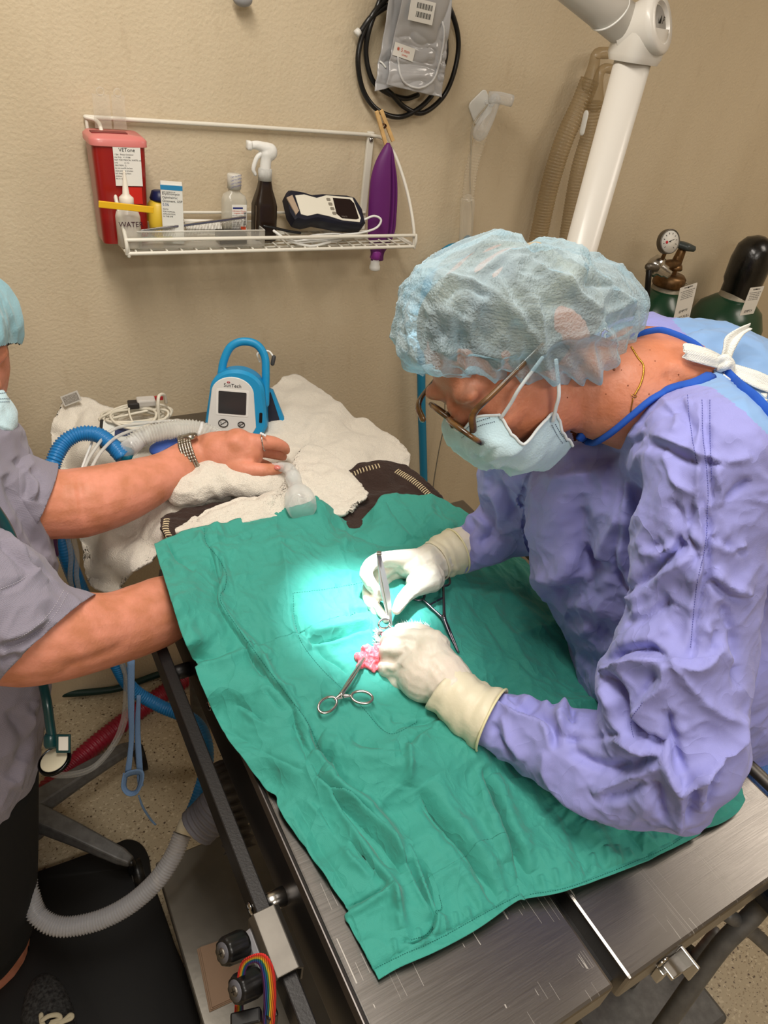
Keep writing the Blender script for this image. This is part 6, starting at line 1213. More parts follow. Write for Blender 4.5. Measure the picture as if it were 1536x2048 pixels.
# saline bottle
sbx = wx(470, 400, 1.41); sb_ = thing('saline_bottle', (sbx, 1.415, ZT), 'clear saline bottle with white label and striped seal', 'bottle')
zc = hz(466, 300, 1.41) ; G().lathe((sbx, 1.415, ZT), (0, 0, 1), [(.022, 0), (.0235, .003), (.0235, .072), (.020, .082), (.011, .088), (.0105, .096)], 36, sq=1.5, sy=.8).obj('bottle_body', clear('saline_plastic', (214, 210, 196), .5, .2), sb_)
G().lathe((sbx, 1.415, ZT), (0, 0, 1), [(.0135, .094), (.0135, .118), (.012, .120)], 24).obj('cap', clear('cap_frost', (224, 222, 214), .62, .25), sb_)
ly = 1.415 - .0235 * .86 - .0012; lb = G().box((sbx + .003, ly, ZT + .044), (.030, .0006, .050)).obj('label', PAPER, sb_, smooth=False)
G().box((sbx + .0, ly - .0005, ZT + .063), (.020, .0004, .003)).obj('label_stripe', mat('label_navy', (40, 50, 120), .5), lb, smooth=False); G().box((sbx + .011, ly - .0005, ZT + .025), (.011, .0004, .007)).obj('label_stripe', mat('label_orange', (220, 80, 40), .5), lb, smooth=False)
OR = mat('label_orange_text', (206, 84, 50), .5); text('print', '0.9% Sodium Chloride', (sbx - .011, ly - .0005, ZT + .0565), (1, 0, 0), (0, 0, 1), .0030, OR, lb, depth=.0001); text('print', 'Irrigation, USP', (sbx - .008, ly - .0005, ZT + .0525), (1, 0, 0), (0, 0, 1), .0034, OR, lb, depth=.0001)
lines(sbx - .011, ZT + .0485, ly, ['Each 100 mL contains', 'Sodium Chloride 900 mg', 'Water for Injection', 'pH 5.0  mOsmol 308', 'STERILE single use', 'Rx only  250 mL', 'discard unused'], lb, sz=.0024)
for i in range(14): G().box((sbx + .0145, ly - .0005, ZT + .032 + i * .0018), (.005, .0003, .0006 + .0006 * (i % 3 == 0))).obj('barcode', INK, lb, smooth=False)
for k, zz_ in enumerate((.097, .103, .109, .115)): text('print', 'CAP TO OPEN', (sbx - .0115, 1.415 - .0142, ZT + zz_), (.97, 0, .22), (-.2, 0, 1), .0034, BLUEINK, sb_, depth=.0001)
# brown spray bottle
pbx = wx(530, 430, 1.40); sp_ = thing('spray_bottle', (pbx, 1.405, ZT), 'dark brown spray bottle with white trigger head', 'spray bottle')
DB = mat('brown_opaque_plastic', (36, 24, 16), .3, coat=.3); G().lathe((pbx, 1.405, ZT), (0, 0, 1), [(.022, 0), (.0235, .003), (.0235, .066), (.021, .076), (.0145, .096), (.012, .110), (.012, .114)], 40, sq=3, sy=.75).obj('bottle_body', DB, sp_)
lt = G().box((pbx - .0222, 1.402, ZT + .042), (.0006, .022, .052)).obj('label', mat('brown_label', (120, 104, 84), .6), sp_, smooth=False)
G().lathe((pbx, 1.405, ZT + .112), (0, 0, 1), [(.0135, 0), (.0135, .020), (.011, .022)], 30).obj('collar', mat('white_ribbed', (226, 226, 222), .4, bump=.001, bscale=300, bstretch=(20, 20, .1)), sp_)
g = G(); z0_ = ZT + .134; g.tube([(pbx, 1.405, z0_ - .004), (pbx + .001, 1.405, z0_ + .016), (pbx + .001, 1.405, z0_ + .026)], [.011, .011, .012], 16, sm=4); g.ell((pbx + .008, 1.405, z0_ + .028), (.016, .012, .016)); g.tube([(pbx + .004, 1.405, z0_ + .034), (pbx - .018, 1.405, z0_ + .039), (pbx - .030, 1.405, z0_ + .038)], [.011, .008, .007], 14, sm=4)
link('trigger_head', fuse(g, .0018, 3), WHITEP, sp_); G().lathe((pbx - .029, 1.405, z0_ + .038), (-1, 0, .05), [(.0075, 0), (.0080, .002), (.0080, .008), (.004, .009)], 16, sq=4).obj('nozzle', WHITEP, sp_)
G().tube([(pbx - .008, 1.405, z0_ + .026), (pbx - .018, 1.405, z0_ + .016), (pbx - .024, 1.405, z0_ - .002), (pbx - .020, 1.405, z0_ - .012)], [.005, .0045, .004, .003], 10, sm=5).obj('trigger', WHITEP, sp_)
# pulse oximeter
px_ = thing('pulse_oximeter', (wx(655, 450, 1.40), 1.40, ZT), 'white handheld pulse oximeter in navy rubber sleeve on the shelf', 'pulse oximeter')
O2, ox, oy, oz = frame(PY(655, 415, 1.395), (1, -.03, -.06), (.10, .75, .66)); w2 = wx(727, 415, 1.395) - wx(580, 415, 1.395); h2 = .070
def pts_(l): return [(a * w2, b * h2) for a, b in l]
OUT = [(-.5, .40), (-.46, .50), (-.30, .48), (-.18, .42), (.0, .50), (.34, .50), (.44, .44), (.50, .10), (.50, -.38), (.44, -.50), (.12, -.50), (-.05, -.44), (-.20, -.40), (-.36, -.50), (-.46, -.44), (-.5, -.2)]
G().prism(pts_(OUT), O2, ox, oy, .034, bev=.005).obj('rubber_sleeve', mat('navy_rubber', (18, 20, 36), .5), px_, sharp=.6)
INN = [(-.40, .30), (-.28, .36), (-.12, .28), (.02, .40), (.38, .40), (.43, -.28), (.40, -.42), (.16, -.40), (.0, -.30), (-.16, -.24), (-.30, -.34), (-.38, -.30)]
fcp = G().prism(pts_(INN), O2 + oz * .0012, ox, oy, .002).obj('face', mat('ivory_plastic', (220, 216, 202), .4), px_, smooth=False)
G().prism(pts_([(.10, .33), (.34, .33), (.385, .2), (.40, -.30), (.36, -.34), (.16, -.34), (.10, -.2)]), O2 + oz * .0018, ox, oy, .001).obj('display', mat('display_brown_black', (34, 24, 24), .15), px_, smooth=False)
for k in range(4): G().prism(roundrect(.009, .007, .002, cx=.035 * w2 + .002 * k, cy=(.26 - .15 * k) * h2), O2 + oz * .0018, ox, oy, .001).obj('button', mat('button_grey', (130, 124, 112), .5), px_, smooth=False)
text('print', '%SpO2', O2 + oz * .0020 + ox * .16 * w2 - oy * .3 * h2, ox, oy, .0045, mat('dim_print', (120, 112, 104), .5), px_, depth=.0001)
G().prism(pts_([(-.52, .2), (-.44, .3), (-.40, -.2), (-.45, -.34)]), O2 + oz * .002, ox, oy, .003).obj('side_window', mat('frost_side', (170, 150, 130), .3), px_, smooth=False)
G().tube([PY(727, 440, 1.39), PY(748, 432, 1.385), PY(762, 440, 1.38), PY(752, 456, 1.38), PY(720, 466, 1.375) , PY(680, 470, 1.37)], .0024, 8, sm=6).obj('sensor_lead', WHITEP, px_)
for k in range(5):
    c = (wx(650, 465, 1.37) + .008 * k - .02, 1.375 + .003 * (k % 2), ZT + .004 + .002 * k); G().tube([c + np.array([math.cos(a) * (.052 + .006 * math.sin(k * 2)), math.sin(a) * .013, .002 * math.sin(3 * a + k)]) for a in np.linspace(0, 2 * math.pi, 28, endpoint=False)], .0018, 8, closed=True, caps=None).obj('lead_coil', WHITEP, px_)
wire_ = G().tube([PY(548, 462, 1.37), PY(575, 480, 1.36), PY(620, 492, 1.357), PY(660, 484, 1.36)], .0028, 8, sm=5).obj('lead_loop', WHITEP, px_)
tag(G().tube([PY(528, 452, 1.38), PY(550, 456, 1.375), PY(575, 462, 1.37), PY(600, 466, 1.365)], .0026, 8, sm=4).obj('black_lead', BLACK), 'short black lead lying on the wires beside the brown bottle', 'cable')
# clothes-peg and purple rebreathing bag
pg = thing('clothespin', PY(765, 262, 1.425), 'wooden clothespin gripping the purple bag on the shelf wire', 'clothespin')
for (a, b, cc2) in (((753, 222), (772, 290), .006), ((762, 220), (786, 282), -.004)):
    G().beam(PY(*a, 1.428 - cc2), PY(*b, 1.428 - cc2), .005, .008).obj('jaw', WOOD, pg, smooth=False, bevel=.001)
c = PY(768, 252, 1.424); G().tube([c + (.004 * math.cos(t * 6.28) , .008 * (t / 5 - .5), .004 * math.sin(t * 6.28)) for t in np.linspace(0, 5, 50)], .0007, 5).obj('spring', mat('rusty_spring', (90, 60, 40), .5, metal=.8), pg)
PUR = mat('purple_rubber', (98, 30, 104), .5); bgp = thing('rebreathing_bag', PY(765, 400, 1.42), 'purple rubber rebreathing bag hanging flat from a clothespin', 'bag')
def bagm():
    rows = [(286, 774, 779, .004), (300, 765, 785, .010), (325, 752, 789, .014), (355, 743, 793, .017), (390, 739, 794, .018), (430, 737, 792, .018), (462, 736, 789, .016), (490, 739, 778, .012), (505, 742, 768, .010), (520, 742, 766, .009)]
    g = G(); v = []; seg = 90; R_ = spline(np.array(rows, float), 5)
    for y, a, b, dp in R_:
        c0, c1 = PY(a, y, 1.41), PY(b, y, 1.41); c = (c0 + c1) / 2; hw = np.linalg.norm(c1 - c0) / 2; cen_ = c
        for k in range(seg):
            t = 2 * math.pi * k / seg; xx_ = math.cos(t); yy_ = math.sin(t)
            fo = 1 - (.85 * math.exp(-((xx_ - .42) / .09) ** 2) + .6 * math.exp(-((xx_ - .72) / .08) ** 2)) * (1 if yy_ < 0 else 0) * min(1, (y - 290) / 60) * (1 if y < 480 else 0)
            v.append(cen_ + np.array([xx_ * hw, yy_ * dp * fo, 0]))
    n_ = len(R_); f = [(i * seg + k, i * seg + (k + 1) % seg, (i + 1) * seg + (k + 1) % seg, (i + 1) * seg + k) for i in range(n_ - 1) for k in range(seg)]
    g.add(v, f + [tuple(range(seg)), tuple((n_ - 1) * seg + k for k in range(seg))]); return g
bagm().obj('bag_body', PUR, bgp)
a, b = PY(753, 500, 1.41), PY(750, 518, 1.41); G().lathe(a, nrm(b - a), [(.010, 0), (.0125, .004), (.0115, .012), (.0125, .018), (.010, .020)], 24).obj('neck_ring', mat('bright_purple_rubber', (140, 50, 146), .4), bgp)
a, b = PY(751, 515, 1.41), PY(749, 538, 1.41); G().lathe(a, nrm(b - a), [(.010, 0), (.0105, .016), (.0125, .019), (.0125, .026), (.010, .028)], 24).obj('white_adapter', WHITEP, bgp)
# ---------------------------------------------------------------- things hanging higher on the wall
wh = thing('coiled_hose', PY(815, 110, W - .03), 'coiled black rubber hose hanging on the wall', 'hose')
yb_ = W - .018
def wl(l, y=None): return [PY(a, b, y if y else yb_ - .004 * (i % 2)) for i, (a, b) in enumerate(l)]
for l in ([(722, 62), (745, 32), (790, 2), (830, -30), (880, -10), (905, 30), (917, 85), (908, 145), (885, 195), (845, 226), (810, 215), (785, 190), (768, 175)], [(775, -5), (745, 30), (722, 80), (716, 130), (728, 185), (758, 222), (800, 234), (840, 215), (870, 180), (890, 120), (892, 80)], [(760, 0), (738, 60), (732, 110), (745, 160), (775, 186), (810, 197), (835, 190)]):
    G().tube(wl(l), .0052, 10, sm=8).obj('coil', mat('black_rubber', (14, 14, 15), .35, coat=.2), wh)
a = PY(718, 62, yb_ - .004); b = PY(712, 68, yb_ - .006); G().tube([a, b], .0066, 12, caps=True).obj('end_fitting', WHITEP, wh)
def bagsheet(name, poly, y, m, label, extra):
    t = thing(name, PY(*poly[0], y), label, 'sterile pouch', 'sterile tubing pouches on the wall'); p = [PY(a, b, y) for a, b in poly]
    gp_ = coons([p[0], p[1]], [p[1], p[2]], [p[3], p[2]], [p[0], p[3]], 60, 90); fl = gp_.reshape(-1, 3); ww = (wrinkle(fl, 14, 3) - .45) * .012; fl[:, 1] -= np.abs(ww) + .003
    o = sheet('pouch_film', fl.reshape(gp_.shape), m, t, .002); extra(t, BVHTree.FromObject(o, bpy.context.evaluated_depsgraph_get())); return t
PM = mat('glossy_pouch_film', (176, 176, 178), .16, coat=.6); 
def ex1(t, bv): G().tube([on(bv, x, y, .002, 1.7) for x, y in spline([(752, 60), (749, 85), (752, 110), (770, 135)], 6)], .002, 6).obj('coiled_tubing', WHITEP, t)
def ex2(t, bv):
    G().tube([on(bv, x, y, .0015, 1.7) for x, y in spline([(795, 115), (800, 150), (815, 170), (840, 175), (865, 160), (880, 120), (888, 70), (885, 45)], 6)], .0022, 8).obj('coiled_tubing', mat('tube_white', (206, 206, 206), .3), t)
    o_, x_, y_, z_ = frame(on(bv, 842, 22, .004, 1.7), (1, 0, -.06), (0, 0, 1)); lb = G().box(o_, (.056, .036, .001), (x_, y_, z_)).obj('label', PAPER, t, smooth=False)
    for r in range(2): 
        for i in range(16): G().box(o_ + x_ * (-.012 + i * .0022) + y_ * (.008 - r * .014) + z_ * .0007, (.0006 + .0009 * ((i * 7 + r) % 3 == 0), .009, .0003), (x_, y_, z_)).obj('barcode', INK, lb, smooth=False)
    o_, x_, y_, z_ = frame(on(bv, 806, 103, .004, 1.7), (1, 0, -.16), (0, 0, 1)); lb = G().box(o_, (.048, .022, .001), (x_, y_, z_)).obj('label', PAPER, t, smooth=False)
    text('print', '✺ 5 mm', o_ - x_ * .018 - y_ * .001 + z_ * .0008, x_, y_, .009, OR, lb, depth=.0001); text('print', 'SAMPLE', o_ - x_ * .004 - y_ * .007 + z_ * .0008, x_, y_, .004, OR, lb, depth=.0001)
bagsheet('sterile_pouch', [(780, -30), (890, -40), (885, 150), (744, 181)], W - .032, PM, 'wrinkled clear tubing pouch hanging behind the labelled pouch', ex1)
bagsheet('sterile_pouch', [(805, -40), (905, -40), (880, 194), (768, 168)], W - .046, PM, 'front clear tubing pouch with barcode and orange printed label', ex2)
tag(G().ell(PY(485, -2, W - .02), (.018, .012, .012)).obj('wall_hook', mat('grey_hook', (150, 150, 152), .4)), 'grey rounded hook at the very top edge of the wall', 'hook')
# clear mask on a white adhesive hook, with its tubing
ak = thing('adhesive_hook', PY(960, 215, W), 'white diamond-shaped adhesive hook on the wall', 'hook')
O3, hx, hy, hz_ = frame(PY(960, 215, W - .002), (.97, 0, -.08), (.08, 0, 1)); R45 = [(a * .72 - b * .72, (a * .72 + b * .72) * 1.1) for a, b in roundrect(.050, .050, .010)]
G().prism(R45, O3 - (0, .004, 0), hx, hy, .005, bev=.001).obj('plate', WHITEP, ak, sharp=.5); G().tube([O3 + (0.012, -.004, .012), O3 + (.014, -.024, .010), O3 + (.014, -.026, .024)], .005, 10, sm=4).obj('hook_arm', CLR, ak)
cm = thing('breathing_tube', PY(985, 230, W - .03), 'clear angled airway adapter and tubing hanging on the adhesive hook', 'breathing tube')
yd = W - .035; G().tube([PY(978, 195, yd), PY(1000, 196, yd - .01), PY(1024, 202, yd - .02)], .012, 18, caps=True, sm=3).obj('cross_piece', CLR, cm)
G().tube([PY(990, 200, yd), PY(975, 235, yd), PY(960, 265, yd)], [.013, .016, .018], 18, sm=4).obj('elbow', CLR, cm)
G().tube([PY(975, 210, yd), PY(946, 250, yd), PY(942, 300, yd), PY(940, 370, yd), PY(945, 430, yd), PY(942, 480, yd)], .0022, 8, sm=6).obj('thin_line', clear('line2', (190, 180, 160), .5, .1), cm)
G().corr([PY(965, 262, yd), PY(945, 330, yd), PY(935, 400, yd)], .015, .006, .0006).obj('clear_tubing', clear('tube_thin', (226, 216, 196), .16, .12), cm)
G().tube([PY(935, 404, yd), PY(933, 450, yd), PY(930, 488, yd)], [.018, .017, .016], 18).obj('clear_tubing', clear('tube_thin2', (228, 220, 202), .26, .1), cm)
bl = mat('teal_blue_hose', (30, 128, 168), .45); th2 = tag(G().tube([PY(936, 480, yd), PY(926, 492, yd), PY(896, 500, yd), PY(868, 530, yd), PY(850, 590, yd), PY(843, 680, yd), PY(843, 800, yd), PY(846, 900, yd), PY(848, 990, yd), PY(850, 1100, yd)], .0115, 16, sm=8).obj('wall_hose', bl), 'blue hose running down the wall behind the surgical cap', 'hose')
tag(G().tube([PY(890, 800, W - .02), PY(888, 850, W - .02), PY(878, 900, W - .02), PY(868, 960, W - .02), PY(862, 1010, W - .02)], .0018, 6, sm=4).obj('thin_tube', clear('thin_grey', (120, 118, 108), .6)), 'thin clear tube hanging on the wall right of the blue hose', 'tube')
# pair of clear corrugated hoses behind the pole
ch = thing('corrugated_hose_pair', PY(1190, 150, W - .04), 'pair of aged clear corrugated hoses hanging on the wall behind the white pole', 'hose')
yd = W - .04
G().corr([PY(1180, 160, yd), PY(1162, 205, yd), PY(1128, 280, yd), PY(1100, 370, yd), PY(1082, 450, yd), PY(1068, 520, yd), PY(1050, 640, yd)], .0225, .007, .0008).obj('hose', AMBER, ch); G().corr([PY(1188, 205, yd - .02), PY(1180, 270, yd - .02), PY(1160, 340, yd - .02), PY(1145, 420, yd - .02), PY(1130, 520, yd - .02), PY(1118, 640, yd)], .0225, .007, .0008).obj('hose', AMBER, ch)
G().tube([PY(1180, 168, yd), PY(1188, 130, yd), PY(1194, 108, yd), PY(1216, 106, yd)], [.020, .013, .012, .012], 16, sm=4).obj('connector', AMBER, ch); G().tube([PY(1190, 205, yd - .02), PY(1196, 160, yd - .02), PY(1206, 138, yd - .02), PY(1224, 138, yd - .02)], [.021, .012, .010, .010], 16, sm=4).obj('connector', AMBER, ch)
g = G(); g.tube([PY(1172, 228, yd - .05), PY(1164, 264, yd - .05)], .008, 14, flat=.4); g.obj('white_tag', WHITEP, ch)
# white lamp pole, elbow joint and arm
lamp = thing('surgical_lamp_stand', P(1175, 700, 1.35) * (1, 1, 0), 'white surgical lamp stand: tall pole with elbow joint at the upper right', 'lamp stand')
WL = mat('lamp_white', (222, 218, 210), .35, coat=.2); b0 = P(1225, 270, 1.22); jx, jy, jz = b0[0], b0[1], P(1252, 58, 1.22)[2]
G().tube([(jx, jy, .08), (jx, jy, jz - .04)], .030, 32, caps=True).obj('pole', WL, lamp); G().lathe((jx, jy, 0), (0, 0, 1), [(.2, 0), (.2, .03), (.06, .06), (.035, .09)], 40).obj('base', WL, lamp)
jc = np.array([jx, jy, jz]); ax = nrm(ROT @ np.array([.74, .10, -.66]))
g = G(); g.lathe(jc - ax * .030, ax, [(.030, 0), (.037, .003), (.040, .030), (.044, .052), (.044, .060), (.040, .064), (.030, .064), (.028, .058), (.002, .057)], 40); g.lathe(jc - (0, 0, .045), (0, 0, 1), [(.034, 0), (.038, .01), (.036, .05)], 36, sq=1.5); jn = g.obj('elbow_joint', WL, lamp, sharp=.8)
cd_ = jc + ax * .0275; G().lathe(cd_, ax, [(.026, 0), (.026, .0005), (.0255, .0015)], 36).obj('joint_recess', mat('lamp_recess', (150, 146, 140), .5), jn)
text('symbol', 'Ʌ P', cd_ + ax * .002 - nrm(np.cross((0, 0, 1), ax)) * .007, nrm(np.cross((0, 0, 1), ax)), (0, 0, 1), .014, INK, jn)
ad = nrm(P(1165, -28, 1.18) - P(1250, 42, 1.22)); G().tube([jc - ax * .012, jc - ax * .012 + ad * .5], .030, 28, caps=True).obj('arm', WL, lamp); G().tube(ring_pts(jc - ax * .012 + ad * .055, .0315, .0315, nrm(np.cross(ad, ax)), ax, 32), .0016, 8, closed=True, caps=None).obj('arm_collar', WHITEP, lamp)
# ---------------------------------------------------------------- gas cylinders
def cyl(x, y, r, zs, zn, label):
    t = thing('gas_cylinder', (x, y, 0), label, 'gas cylinder')
    G().lathe((x, y, 0), (0, 0, 1), [(r * .96, 0), (r, .01), (r, zs - .10), (r * .97, zs - .06), (r * .80, zs - .015), (r * .52, zs + .012), (r * .42, zs + .02)], 48).obj('tank', GREEN, t)
    G().lathe((x, y, zs + .005), (0, 0, 1), [(r * .56, 0), (r * .44, .012), (r * .40, .03)], 36).obj('bare_shoulder', mat('bare_steel_shoulder', (150, 144, 130), .5, metal=.6, bump=.001, bscale=120), t); return t
def htag(o_, x_, y_, w_, h_, rows, label, parent, end):
    O4, tx_, ty_, tz_ = frame(o_, x_, y_); t = thing('hang_tag', O4, label, 'tag')
    G().prism(roundrect(w_, h_, .002), O4, tx_, ty_, .0008).obj('card', PAPER, t, smooth=False); G().lathe(O4 + ty_ * (h_ / 2 - .006) + tz_ * .0003, tz_, [(.0018, 0), (.0018, .0006)], 12).obj('hole', INK, t)
    e_ = np.array(end); G().tube([O4 + ty_ * (h_ / 2 - .006), (O4 + ty_ * h_ / 2 + e_) / 2 + (0, 0, .008), e_], .0010, 6, sm=4).obj('tie_wire', mat('tag_wire', (150, 146, 138), .5), t)
    for s_, v_, r_ in rows: text('print', r_, O4 + ty_ * v_ + tz_ * .0003, tx_, ty_, s_, INK, t, align='CENTER', depth=.0001)
    return t
c1x, c2x = 1.748, 2.085
G1 = cyl(c1x, 1.33, .098, 1.115, 0, 'green gas cylinder with regulator, gauge and open valve, left of the two'); G2 = cyl(c2x, 1.33, .118, 1.075, 0, 'green gas cylinder with black protective cap, right of the two')
G().lathe((c1x, 1.33, 1.145), (0, 0, 1), [(.042, 0), (.045, .004), (.044, .026), (.036, .034)], 32).obj('neck_ring', BRASS, G1)
vz = 1.19; G().tube([(c1x, 1.33, vz - .015), (c1x, 1.33, vz + .035)], [.013, .010], 16).obj('valve_stem', BRASS, G1); G().lathe((c1x + .002, 1.33, vz + .002), (0, 0, 1), [(.022, 0), (.024, .004), (.020, .014)], 8).obj('valve_nut', BRASS, G1)
G().tube([(c1x + .004, 1.33, vz + .02), (c1x + .008, 1.33, vz + .052)], [.015, .012], 16).obj('valve_body', BRASS, G1)
g = G(); g.lathe((c1x + .010, 1.33, vz + .055), (.15, 0, 1), [(.012, 0), (.030, .004), (.033, .010), (.030, .018), (.010, .021)], 40); me = g.mesh(); v, n_ = vn(me); rel = v - np.array([c1x + .010, 1.33, 0]); an = np.arctan2(rel[:, 1], rel[:, 0]); v[:, :2] -= rel[:, :2] * (.10 * (np.cos(an * 6) < 0))[:, None]; setv(me, v); link('handwheel', me, mat('grey_green_enamel', (58, 66, 66), .4), G1)
G().tube([(c1x, 1.325, vz + .018), (c1x - .045, 1.315, vz + .022), (c1x - .085, 1.305, vz + .020)], [.012, .013, .015], 14, sm=3).obj('inlet', BRASS, G1)
rg_ = np.array([c1x - .098, 1.295, vz + .020]); ax = nrm((.35, -.85, -.25)); G().lathe(rg_ + (0, .02, 0), ax, [(.012, -.02), (.026, -.012), (.028, 0), (.027, .014), (.020, .018), (.017, .020), (.016, .034), (.012, .036), (.011, .048), (.006, .050)], 32).obj('regulator', CHROME, G1)
G().tube([rg_ + (-.02, .0, 0), rg_ + (-.05, 0, .005)], .010, 12).obj('outlet', CHROMED, G1); G().tube([rg_ + (-.045, 0, .0), rg_ + (-.045, -.01, -.03), rg_ + (-.03, -.01, -.07)], .008, 12, sm=4).obj('outlet_hose', BLACK, G1)
gc = rg_ + np.array([-.006, -.002, .070]); ax = nrm((-.20, -.93, .3)); gg = G().lathe(gc - ax * .014, ax, [(.026, 0), (.031, .003), (.031, .018), (.029, .020), (.027, .017)], 36).obj('pressure_gauge', CHROMED, G1); G().lathe(gc + ax * .0035, ax, [(.027, 0), (.027, .0006)], 32).obj('dial', PAPER, gg)
G().tube([rg_ + (0, .005, .02), gc - (0, 0, .02)], .0055, 10).obj('gauge_stem', BRASS, gg)
u_ = nrm(np.cross((0, 0, 1), ax)); w_v = np.cross(ax, u_); g = G(); [g.beam(gc + ax * .0046 + (u_ * math.cos(t) + w_v * math.sin(t)) * .018, gc + ax * .0046 + (u_ * math.cos(t) + w_v * math.sin(t)) * .022, .0014, .0004, ax) for t in np.linspace(-.8, 3.94, 10)]; g.ell(gc + ax * .0046, (.003, .003, .001)); g.beam(gc + ax * .0048 - u_ * .004, gc + ax * .0048 + u_ * .012 + w_v * .006, .0014, .0004, ax); g.obj('dial_marks', INK, gg, smooth=False)
G().lathe(gc + ax * .0044 - u_ * .010 - w_v * .002, ax, [(.004, 0), (.004, .0004)], 12).obj('red_mark', mat('dial_red', (200, 50, 60), .5), gg)
g = G(); g.lathe((c2x + .005, 1.33, 1.095), (0, 0, 1), [(.050, 0), (.052, .004), (.052, .035), (.058, .05), (.060, .11), (.054, .150), (.038, .172), (.012, .182)], 40); g.obj('protective_cap', mat('chipped_black_paint', (14, 13, 13), .28, var=.3, vscale=60, bump=.0012, bscale=60, coat=.4), G2)
small = [(.0042, .017, 'WARNING'), (.0026, .011, 'DO NOT REMOVE THIS TAG'), (.0026, .0075, 'read all safety information'), (.0026, .004, 'and precautions before use'), (.0026, .0005, 'close valve after use and'), (.0026, -.003, 'when the cylinder is empty')]
htag(PY(1370, 606, 1.215), (.97, -.05, .22), (-.22, 0, .97), .060, .100, [(a * 1.5, b * 1.5 + .018, c) for a, b, c in small] + [(.0105, -.026, 'EMPTY'), (.0105, -.044, 'PART FULL')], 'white tag reading EMPTY and PART FULL on the left cylinder', G1, (c1x + .01, 1.288, 1.155))
htag(PY(1504, 602, 1.205), (1, -.05, .06), (-.06, 0, 1), .058, .082, [(a * 1.45, b * 1.45 + .008, c) for a, b, c in small] + [(.0110, -.034, 'EMPTY')], 'white tag reading EMPTY on the capped right cylinder', G2, (c2x + .01, 1.276, 1.11))
# ================================================================ floor level, left
fl_ = lambda l, z=.02: [PZ(x, y, z) for x, y in l]
tag(G().corr(fl_([(400, 1335), (345, 1375), (300, 1405), (240, 1450), (190, 1490), (130, 1545), (85, 1590), (55, 1640), (42, 1690), (45, 1740)], .03), .024, .011, .0022, sm=12).obj('suction_hose', mat('crimson_hose', (140, 14, 44), .4, coat=.2)), 'crimson corrugated hose curving across the speckled floor', 'hose')
tag(G().tube(fl_([(70, 1392), (110, 1388), (160, 1386), (230, 1378), (280, 1362), (330, 1345), (400, 1330)], .02), .010, 12, sm=6).obj('floor_cable', mat('dark_green_rubber', (10, 44, 40), .45)), 'dark green rubber hose lying along the foot of the wall', 'hose')
# lower run of the breathing hose (hangs beside the table, turns clear near the mat)
lowp = [P(122, 1075, 1.22), P(140, 1130, 1.25), P(170, 1200, 1.30), P(225, 1310, 1.38), P(262, 1375, 1.45), P(320, 1412, 1.48), P(385, 1440, 1.46), P(410, 1480, 1.42), P(413, 1530, 1.40), P(398, 1590, 1.38), P(378, 1640, 1.36)]
G().corr(lowp, .0135, .006, .0007).obj('blue_section', HB, bh)
G().tube([P(376, 1642, 1.36), P(366, 1668, 1.35)], .0165, 16, caps=True).obj('tape_joint', mat('cream_tape', (206, 198, 176), .6), bh)
G().corr([P(364, 1670, 1.35), P(345, 1715, 1.34), P(310, 1765, 1.33), P(255, 1812, 1.32), P(190, 1843, 1.31), P(120, 1853, 1.30), P(75, 1830, 1.30), P(58, 1785, 1.30), P(54, 1760, 1.31)], .0165, .0052, .0018).obj('clear_section', clear('grey_corrugated', (186, 186, 190), .50, .2), bh)
for k, xo in enumerate((0, 12)):
    G().tube([P(134 + xo, 1070, 1.18), P(142 + xo, 1110, 1.2), P(150 + xo, 1190, 1.24), P(240, 1310 + xo, 1.36), P(250 + xo * .5, 1400, 1.42), P(235 + xo * .5, 1470, 1.43), P(190, 1530 + xo * .4, 1.4), P(130, 1548 + xo * .4, 1.36), P(85, 1535 + xo * .4, 1.3), P(70, 1490, 1.28)], .0040, 8, sm=8).obj('sampling_line', clear('clear_line3', (190, 190, 186), .16, .1), bh)
tag(G().tube([P(100, 1078, 1.15), P(103, 1095, 1.15), P(110, 1108, 1.15)], [.012, .010, .006], 12).obj('purple_valve', mat('plum_plastic', (70, 30, 74), .4)), 'small plum plastic fitting hanging below the far forearm', 'fitting')
# pale blue strap with looped end
SB = mat('pale_blue_strap', (104, 134, 172), .7, weave=.0002, wscale=1600)
def rib(l1, l2, nm, par=None):
    a = spline([P(*q) for q in l1], 8); b = spline([P(*q) for q in l2], 8); k = min(len(a), len(b)); grid = np.stack([a[:k] * (1 - t) + b[:k] * t for t in np.linspace(0, 1, 4)], 1); return sheet(nm, grid, SB, par, .0016)
sr = thing('hanging_strap', P(262, 1400, 1.3), 'pale blue woven strap with knotted loop hanging above the floor', 'strap')
rib([(255, 1320, 1.28), (256, 1400, 1.29), (258, 1480, 1.3), (250, 1545, 1.3)], [(270, 1320, 1.28), (269, 1400, 1.29), (268, 1480, 1.3), (262, 1550, 1.3)], 'band', sr); rib([(274, 1390, 1.30), (270, 1460, 1.31), (274, 1545, 1.31), (276, 1570, 1.31)], [(282, 1390, 1.30), (281, 1460, 1.31), (286, 1540, 1.31), (287, 1572, 1.31)], 'band', sr)
rib([(246, 1545, 1.29), (242, 1575, 1.29), (255, 1592, 1.29), (275, 1588, 1.29), (288, 1560, 1.29), (285, 1540, 1.29), (262, 1540, 1.29), (246, 1548, 1.29)], [(254, 1552, 1.30), (252, 1572, 1.3), (260, 1582, 1.3), (272, 1580, 1.3), (279, 1562, 1.3), (278, 1549, 1.3), (262, 1550, 1.3), (250, 1556, 1.3)], 'loop', sr)
rib([(276, 1590, 1.30), (284, 1615, 1.32), (300, 1640, 1.35), (310, 1650, 1.36)], [(279, 1590, 1.30), (288, 1613, 1.32), (303, 1637, 1.35), (313, 1648, 1.36)], 'tail', sr)
